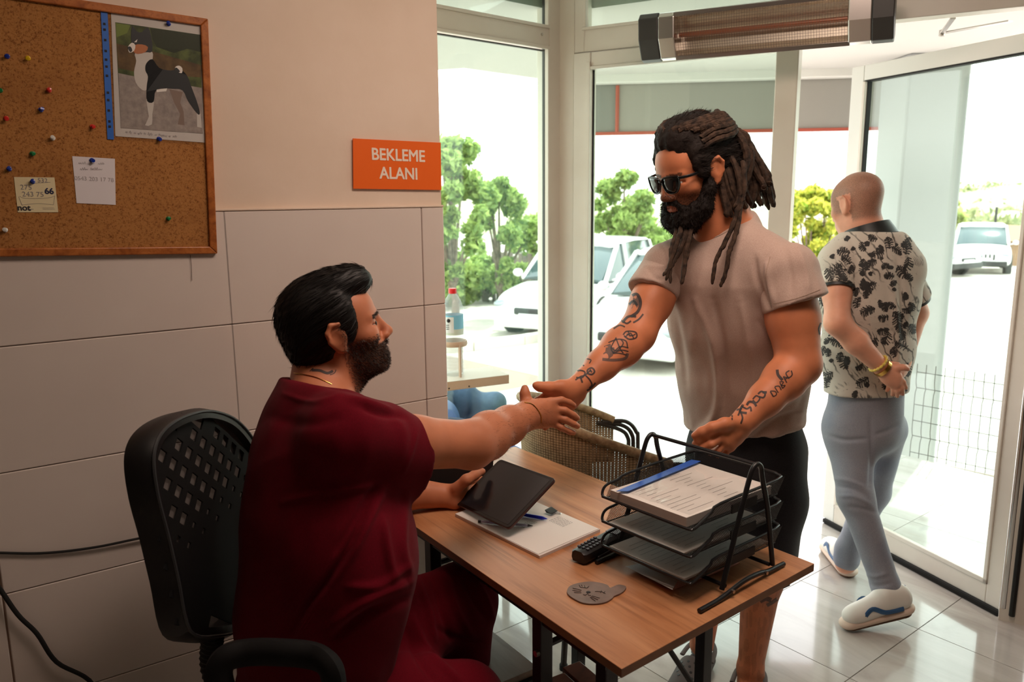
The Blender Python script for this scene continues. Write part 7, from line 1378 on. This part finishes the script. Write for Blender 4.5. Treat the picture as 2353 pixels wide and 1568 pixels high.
M_wrap = MT('wicker_wrap', (160, 134, 100), .7).vary((132, 106, 76), (182, 156, 120), 60); M_brn = MT('dark_brown_tube', (52, 44, 40), .45)
wc = empty('wicker_chair', (1.88, 2.06, 0), 0, 'tan wicker armchair with dark tube legs behind the desk', 'chair')
ccx = np.array((1.86, 2.055)); faz = rad(-22); fd2 = np.array((math.cos(faz), math.sin(faz))); sd2 = np.array((-fd2[1], fd2[0]))
def wp(phi, r_, z): return np.array((*(ccx - fd2 * math.cos(phi) * r_ * 1.08 + sd2 * math.sin(phi) * r_ * .98), z))
phs = np.linspace(-rad(112), rad(112), 41)
def rimz(p): return .895 - .185 * (abs(p) / rad(112)) ** 1.5
V, F, UV = [], [], []; nr = 9
for i, p in enumerate(phs):
    for j in range(nr):
        t = j / (nr - 1); zb_ = .56 if abs(p) > rad(60) else .56 - .14 * (1 - abs(p) / rad(60)); z = zb_ + (rimz(p) - zb_) * t; V.append(wp(p, .262 + .03 * t + .01 * math.sin(t * 3), z)); UV.append((p * .28, z))
for i in range(40):
    for j in range(nr - 1): a = i * nr + j; F.append((a, a + nr, a + nr + 1, a + 1))
me = npmesh(V, F, True, 'woven_back'); uvl = me.uv_layers.new(name='UVMap'); UV = np.array(UV); li = np.array([l.vertex_index for l in me.loops]); uvl.data.foreach_set('uv', UV[li].astype(np.float32).ravel()); o = link('woven_back', me, M_wick, wc); md = o.modifiers.new('s', 'SOLIDIFY'); md.thickness = .004
G().tube([wp(p, .295, rimz(p) + .004) for p in phs], .0155, 10).build('rim', M_wrap, wc, smooth=True); G().tube([wp(p, .268, .56 if abs(p) > rad(60) else .56 - .14 * (1 - abs(p) / rad(60))) for p in phs], .011, 8).build('lower_rail', M_brn, wc, smooth=True)
S = SDF(.007, .02); S.ell((*(ccx + fd2 * .04), .44), (.25, .25, .028)); V, F = S.mesh(1); link('woven_seat', npmesh(V, F, True, 'woven_seat'), M_wrap, wc)
for s_ in (-1, 1):
    e0 = wp(s_ * rad(112), .295, rimz(rad(112))); f_ = np.array((*fd2, 0))
    for k in range(3): G().tube(spline([e0 - f_ * (.03 + .02 * k), e0 + f_ * (.05 - .012 * k) - UPZ * (.005 + .016 * k), e0 + f_ * (.095 - .018 * k) - UPZ * (.05 + .01 * k), e0 + f_ * (.105 - .02 * k) - UPZ * .13, e0 + f_ * (.11 - .02 * k) * 1 - UPZ * (.40 if k else e0[2] - .01)], 7), .0085, 8).build('bent_arm_tube', M_brn, wc, smooth=True)
    b0 = wp(s_ * rad(48), .27, .56); b1 = wp(s_ * rad(48), .33, .012); G().tube([b0, b1], .011, 8).build('leg', M_brn, wc, smooth=True); G().lathe([(.014, 0), (.014, .02)], 10, o=(b1[0], b1[1], 0)).build('foot_cap', M_rubber, wc)
G().tube([wp(a, .27, .43) for a in np.linspace(0, 2 * math.pi, 25)[:-1]], .010, 8, closed=True).build('seat_ring', M_brn, wc, smooth=True)
# ================================================================== waiting alcove: shelf, bottle, blue chair
M_lam = MT('cream_laminate', (206, 198, 184), .5); M_lame = MT('pinkish_edge', (204, 178, 154), .6)
SZ = .87; s0, s1, s2 = PZ(1170, 862, SZ), PZ(1124, 843, SZ), PZ(1027, 879, SZ); sdir = nrm(s2 - s0); s3 = s0 + sdir * .75; s4 = s1 + sdir * .75
sh_ = empty('side_table', ((s0 + s3) / 2) * (1, 1, 0), 0, 'tall cream side table with a chipped edge beside the first window', 'table')
g = G().hexa([*(p - UPZ * .036 for p in (s0, s3, s4, s1)), s0, s3, s4, s1]); g.build('tabletop', [M_lame], sh_, bevel=.002); G().hexa([*(p + UPZ * .0002 for p in (s0, s3, s4, s1)), *(p + UPZ * .001 for p in (s0, s3, s4, s1))]).build('top_surface', M_lam, sh_)
for p in (s0 + sdir * .30, s3 - sdir * .08, s1 + sdir * .30, s4 - sdir * .08): q = p * .9 + ((s0 + s3 + s1 + s4) / 4) * .1; G().box((q[0] - .02, q[1] - .02, 0), (q[0] + .02, q[1] + .02, SZ - .036)).build('leg', M_lame, sh_)
for px_, py_ in ((1032, 893), (1078, 888)): q = PPL(px_, py_, s0, np.cross(sdir, UPZ)); G().sphere(q, (.004, .004, .003), 8, 6).build('chip', M_brn, sh_)
# bottle holder ring
M_hold = MT('pinkish_metal_holder', (196, 168, 146), .4); bq = PZ(1044, 862, SZ); hd_ = empty('bottle_holder', bq, 0, 'pinkish ring stand around the water bottle', 'holder')
G().tube([bq + np.array((math.cos(a) * .052, math.sin(a) * .052, .135)) for a in np.linspace(0, 2 * math.pi, 25)[:-1]], .009, 8, closed=True, sq=(.5, 1.3)).build('ring', M_hold, hd_, smooth=True)
for a in (-60, 60, 180): c_, s_ = math.cos(rad(a) + rad(-35)), math.sin(rad(a) + rad(-35)); G().bar(bq + np.array((c_ * .054, s_ * .054, .001)), bq + np.array((c_ * .054, s_ * .054, .135)), .012, .006).build('upright', M_hold, hd_)
bt = empty('water_bottle', bq, 0, 'clear ribbed water bottle with a red cap and blue label', 'bottle')
M_pet = MT('clear_pet', (216, 226, 230), .08, alpha=.28, spec=.8); Hbt = .355
pr = [(.034, .0), (.040, .006), (.042, .02)]
for k in range(9): z = .025 + k * .0135; pr += [(.0425, z), (.0395, z + .007)]
pr += [(.0425, .155), (.0425, .165), (.041, .168), (.041, .255), (.0425, .258), (.042, .275), (.034, .305), (.020, .328), (.0145, .336), (.0145, .348)]
G().lathe(pr, 28, o=bq + (0, 0, .001)).build('body', M_pet, bt, smooth=True)
G().lathe([(.0418, .175), (.0418, .252)], 28, o=bq, caps=False).build('label', MT('blue_white_label', (128, 196, 226), .5), bt, smooth=True); G().lathe([(.0420, .172), (.0420, .196)], 28, o=bq, caps=False).build('label_band', MT('pale_green_label', (206, 218, 206), .5), bt, smooth=True)
tc = nrm(CAM * (1, 1, 0) - bq * (1, 1, 0)); u_ = np.cross(UPZ, tc); M_wl = MT('label_white', (226, 230, 232), .5)
G().loft([[bq + (tc * math.cos(a) + u_ * math.sin(a)) * .0424 + UPZ * z for z in (.182, .246)] for a in np.linspace(-1.0, .05, 8)], closed_ring=False, caps=False).build('label_panel', M_wl, bt); G().sphere(bq + (tc * math.cos(-.45) + u_ * math.sin(-.45)) * .0426 + UPZ * .232, (.008, .008, .008), 10, 8).build('label_emblem', M_dk, bt)
g = G()
for k in range(3): g.box((-.010, -.0006, -.0012), (.010, .0006, .0012), R=np.stack([u_, tc, UPZ], 1), o=bq + (tc * math.cos(-.45) + u_ * math.sin(-.45)) * .0428 + UPZ * (.214 - k * .008))
g.build('label_text', M_dk, bt)
G().lathe([(.0165, .338), (.0165, .356), (.0155, .358)], 24, o=bq).build('cap', MT('red_cap', (222, 34, 40), .4), bt, smooth=True)
# blue upholstered tub chair
M_blue = cloth('blue_upholstery', (70, 104, 168), (84, 118, 182), 60, .85); M_blue2 = cloth('grey_blue_upholstery', (86, 110, 146), (98, 122, 158), 60, .85)
bc_ = P(1075, 930, 3.30); fc = empty('tub_chair', (bc_[0], bc_[1], 0), 0, 'blue upholstered tub chair under the cream side table', 'chair'); faz = rad(-35); fb_ = np.array((math.cos(faz), math.sin(faz), 0)); sb_ = np.cross(UPZ, fb_); c0_ = np.array((bc_[0], bc_[1], 0))
S = SDF(.009, .04); pts = [c0_ + (-fb_ * math.cos(a) + sb_ * math.sin(a)) * .27 for a in np.linspace(rad(-115), rad(115), 9)]
for i in range(8):
    for z0, z1 in ((.30, .52), (.52, .775 - .10 * abs(i - 3.5) / 3.5)): S.cap(pts[i] + UPZ * z0, pts[i + 1] + UPZ * (z1 - .02), .05, .045, .03); S.cap(pts[i] + UPZ * (z1 - .02), pts[i + 1] + UPZ * (z1 - .02), .045, .045, .03)
V, F = S.mesh(2); link('shell', npmesh(V, F, True, 'shell'), M_blue2, fc); S = SDF(.009, .05); S.ell(c0_ + UPZ * .44 + fb_ * .03, (.25, .25, .09)); V, F = S.mesh(1); link('seat', npmesh(V, F, True, 'seat'), M_blue, fc)
S = SDF(.008, .04); S.cap(c0_ - fb_ * .12 - sb_ * .10 + UPZ * .60, c0_ - fb_ * .12 + sb_ * .10 + UPZ * .60, .10, k=.03, asp=(.8, 1.1)); V, F = S.mesh(1); link('cushion', npmesh(V, F, True, 'cushion'), M_blue, fc)
for a in (45, 135, 225, 315): q = c0_ + (fb_ * math.cos(rad(a)) + sb_ * math.sin(rad(a))) * .22; G().tube([q, q + UPZ * .33], .016, 8).build('leg', M_brn, fc, smooth=True)
# ================================================================== stools below the desk
M_gw = tex_wood('grey_oak_board', (130, 112, 96), (158, 140, 122), (176, 158, 140), (1, .2, 1), 6); M_slat = tex_wood('red_brown_slat', (104, 50, 34), (140, 74, 52), (158, 90, 64), (.3, 1, 1), 8)
gs = empty('grey_stool', (1.0, 1.50, 0), 0, 'low stool with a grey wooden seat and black frame beside the maroon trousers', 'stool')
zg_ = .42; qa = [PZ(1128, 1448, zg_), PZ(1236, 1534, zg_)]; gu = nrm(qa[1] - qa[0]); gv = nrm(PZ(1157, 1568, zg_) - qa[1]); gv = nrm(gv - gu * (gv @ gu)); gw = .34; a0, a1 = qa[0] - gu * .06, qa[1]
g = G().prism([tuple(p[:2]) for p in (a0, a1, a1 + gv * gw, a0 + gv * gw)], .018, o=(0, 0, zg_ - .018)); g.build('seat_board', M_gw, gs, bevel=.001)
for p, q in ((a0, a1), (a1, a1 + gv * gw), (a1 + gv * gw, a0 + gv * gw), (a0 + gv * gw, a0)): G().bar(p - UPZ * .03, q - UPZ * .03, .024, .024).build('frame_bar', M_mtl, gs, bevel=.001)
for p in (a0, a1, a1 + gv * gw, a0 + gv * gw): G().box((p[0] - .012, p[1] - .012, 0), (p[0] + .012, p[1] + .012, zg_ - .02)).build('leg', M_mtl, gs)
bs = empty('slatted_stool', (1.08, 1.25, 0), 0, 'reddish brown slatted wooden stool under the near corner of the desk', 'stool')
zb2 = .43; e0, e1, e2 = PZ(1296, 1537, zb2), PZ(1332, 1519, zb2), PZ(1390, 1568, zb2); su_ = nrm(e2 - e1); sw_ = nrm(e0 - e1); sw_ = nrm(sw_ - su_ * (su_ @ sw_)); w_s = np.linalg.norm(e0 - e1)
for k in range(4):
    p = e1 + sw_ * (w_s + .008) * k + su_ * (.02 if k else 0); G().prism([tuple(x[:2]) for x in (p, p + su_ * .32, p + su_ * .32 + sw_ * w_s, p + sw_ * w_s)], .018, o=(0, 0, zb2 - .018)).build('slat', M_slat, bs, bevel=.002)
for t in (.04, .28): G().bar(e1 + su_ * t - UPZ * .03, e1 + su_ * t + sw_ * (w_s + .008) * 4 - UPZ * .03, .03, .02).build('cross_bar', M_slat, bs)
for t in (.04, .28):
    for k in (.2, 3.7): p = e1 + su_ * t + sw_ * (w_s + .008) * k; G().box((p[0] - .014, p[1] - .014, 0), (p[0] + .014, p[1] + .014, zb2 - .03)).build('leg', M_slat, bs)
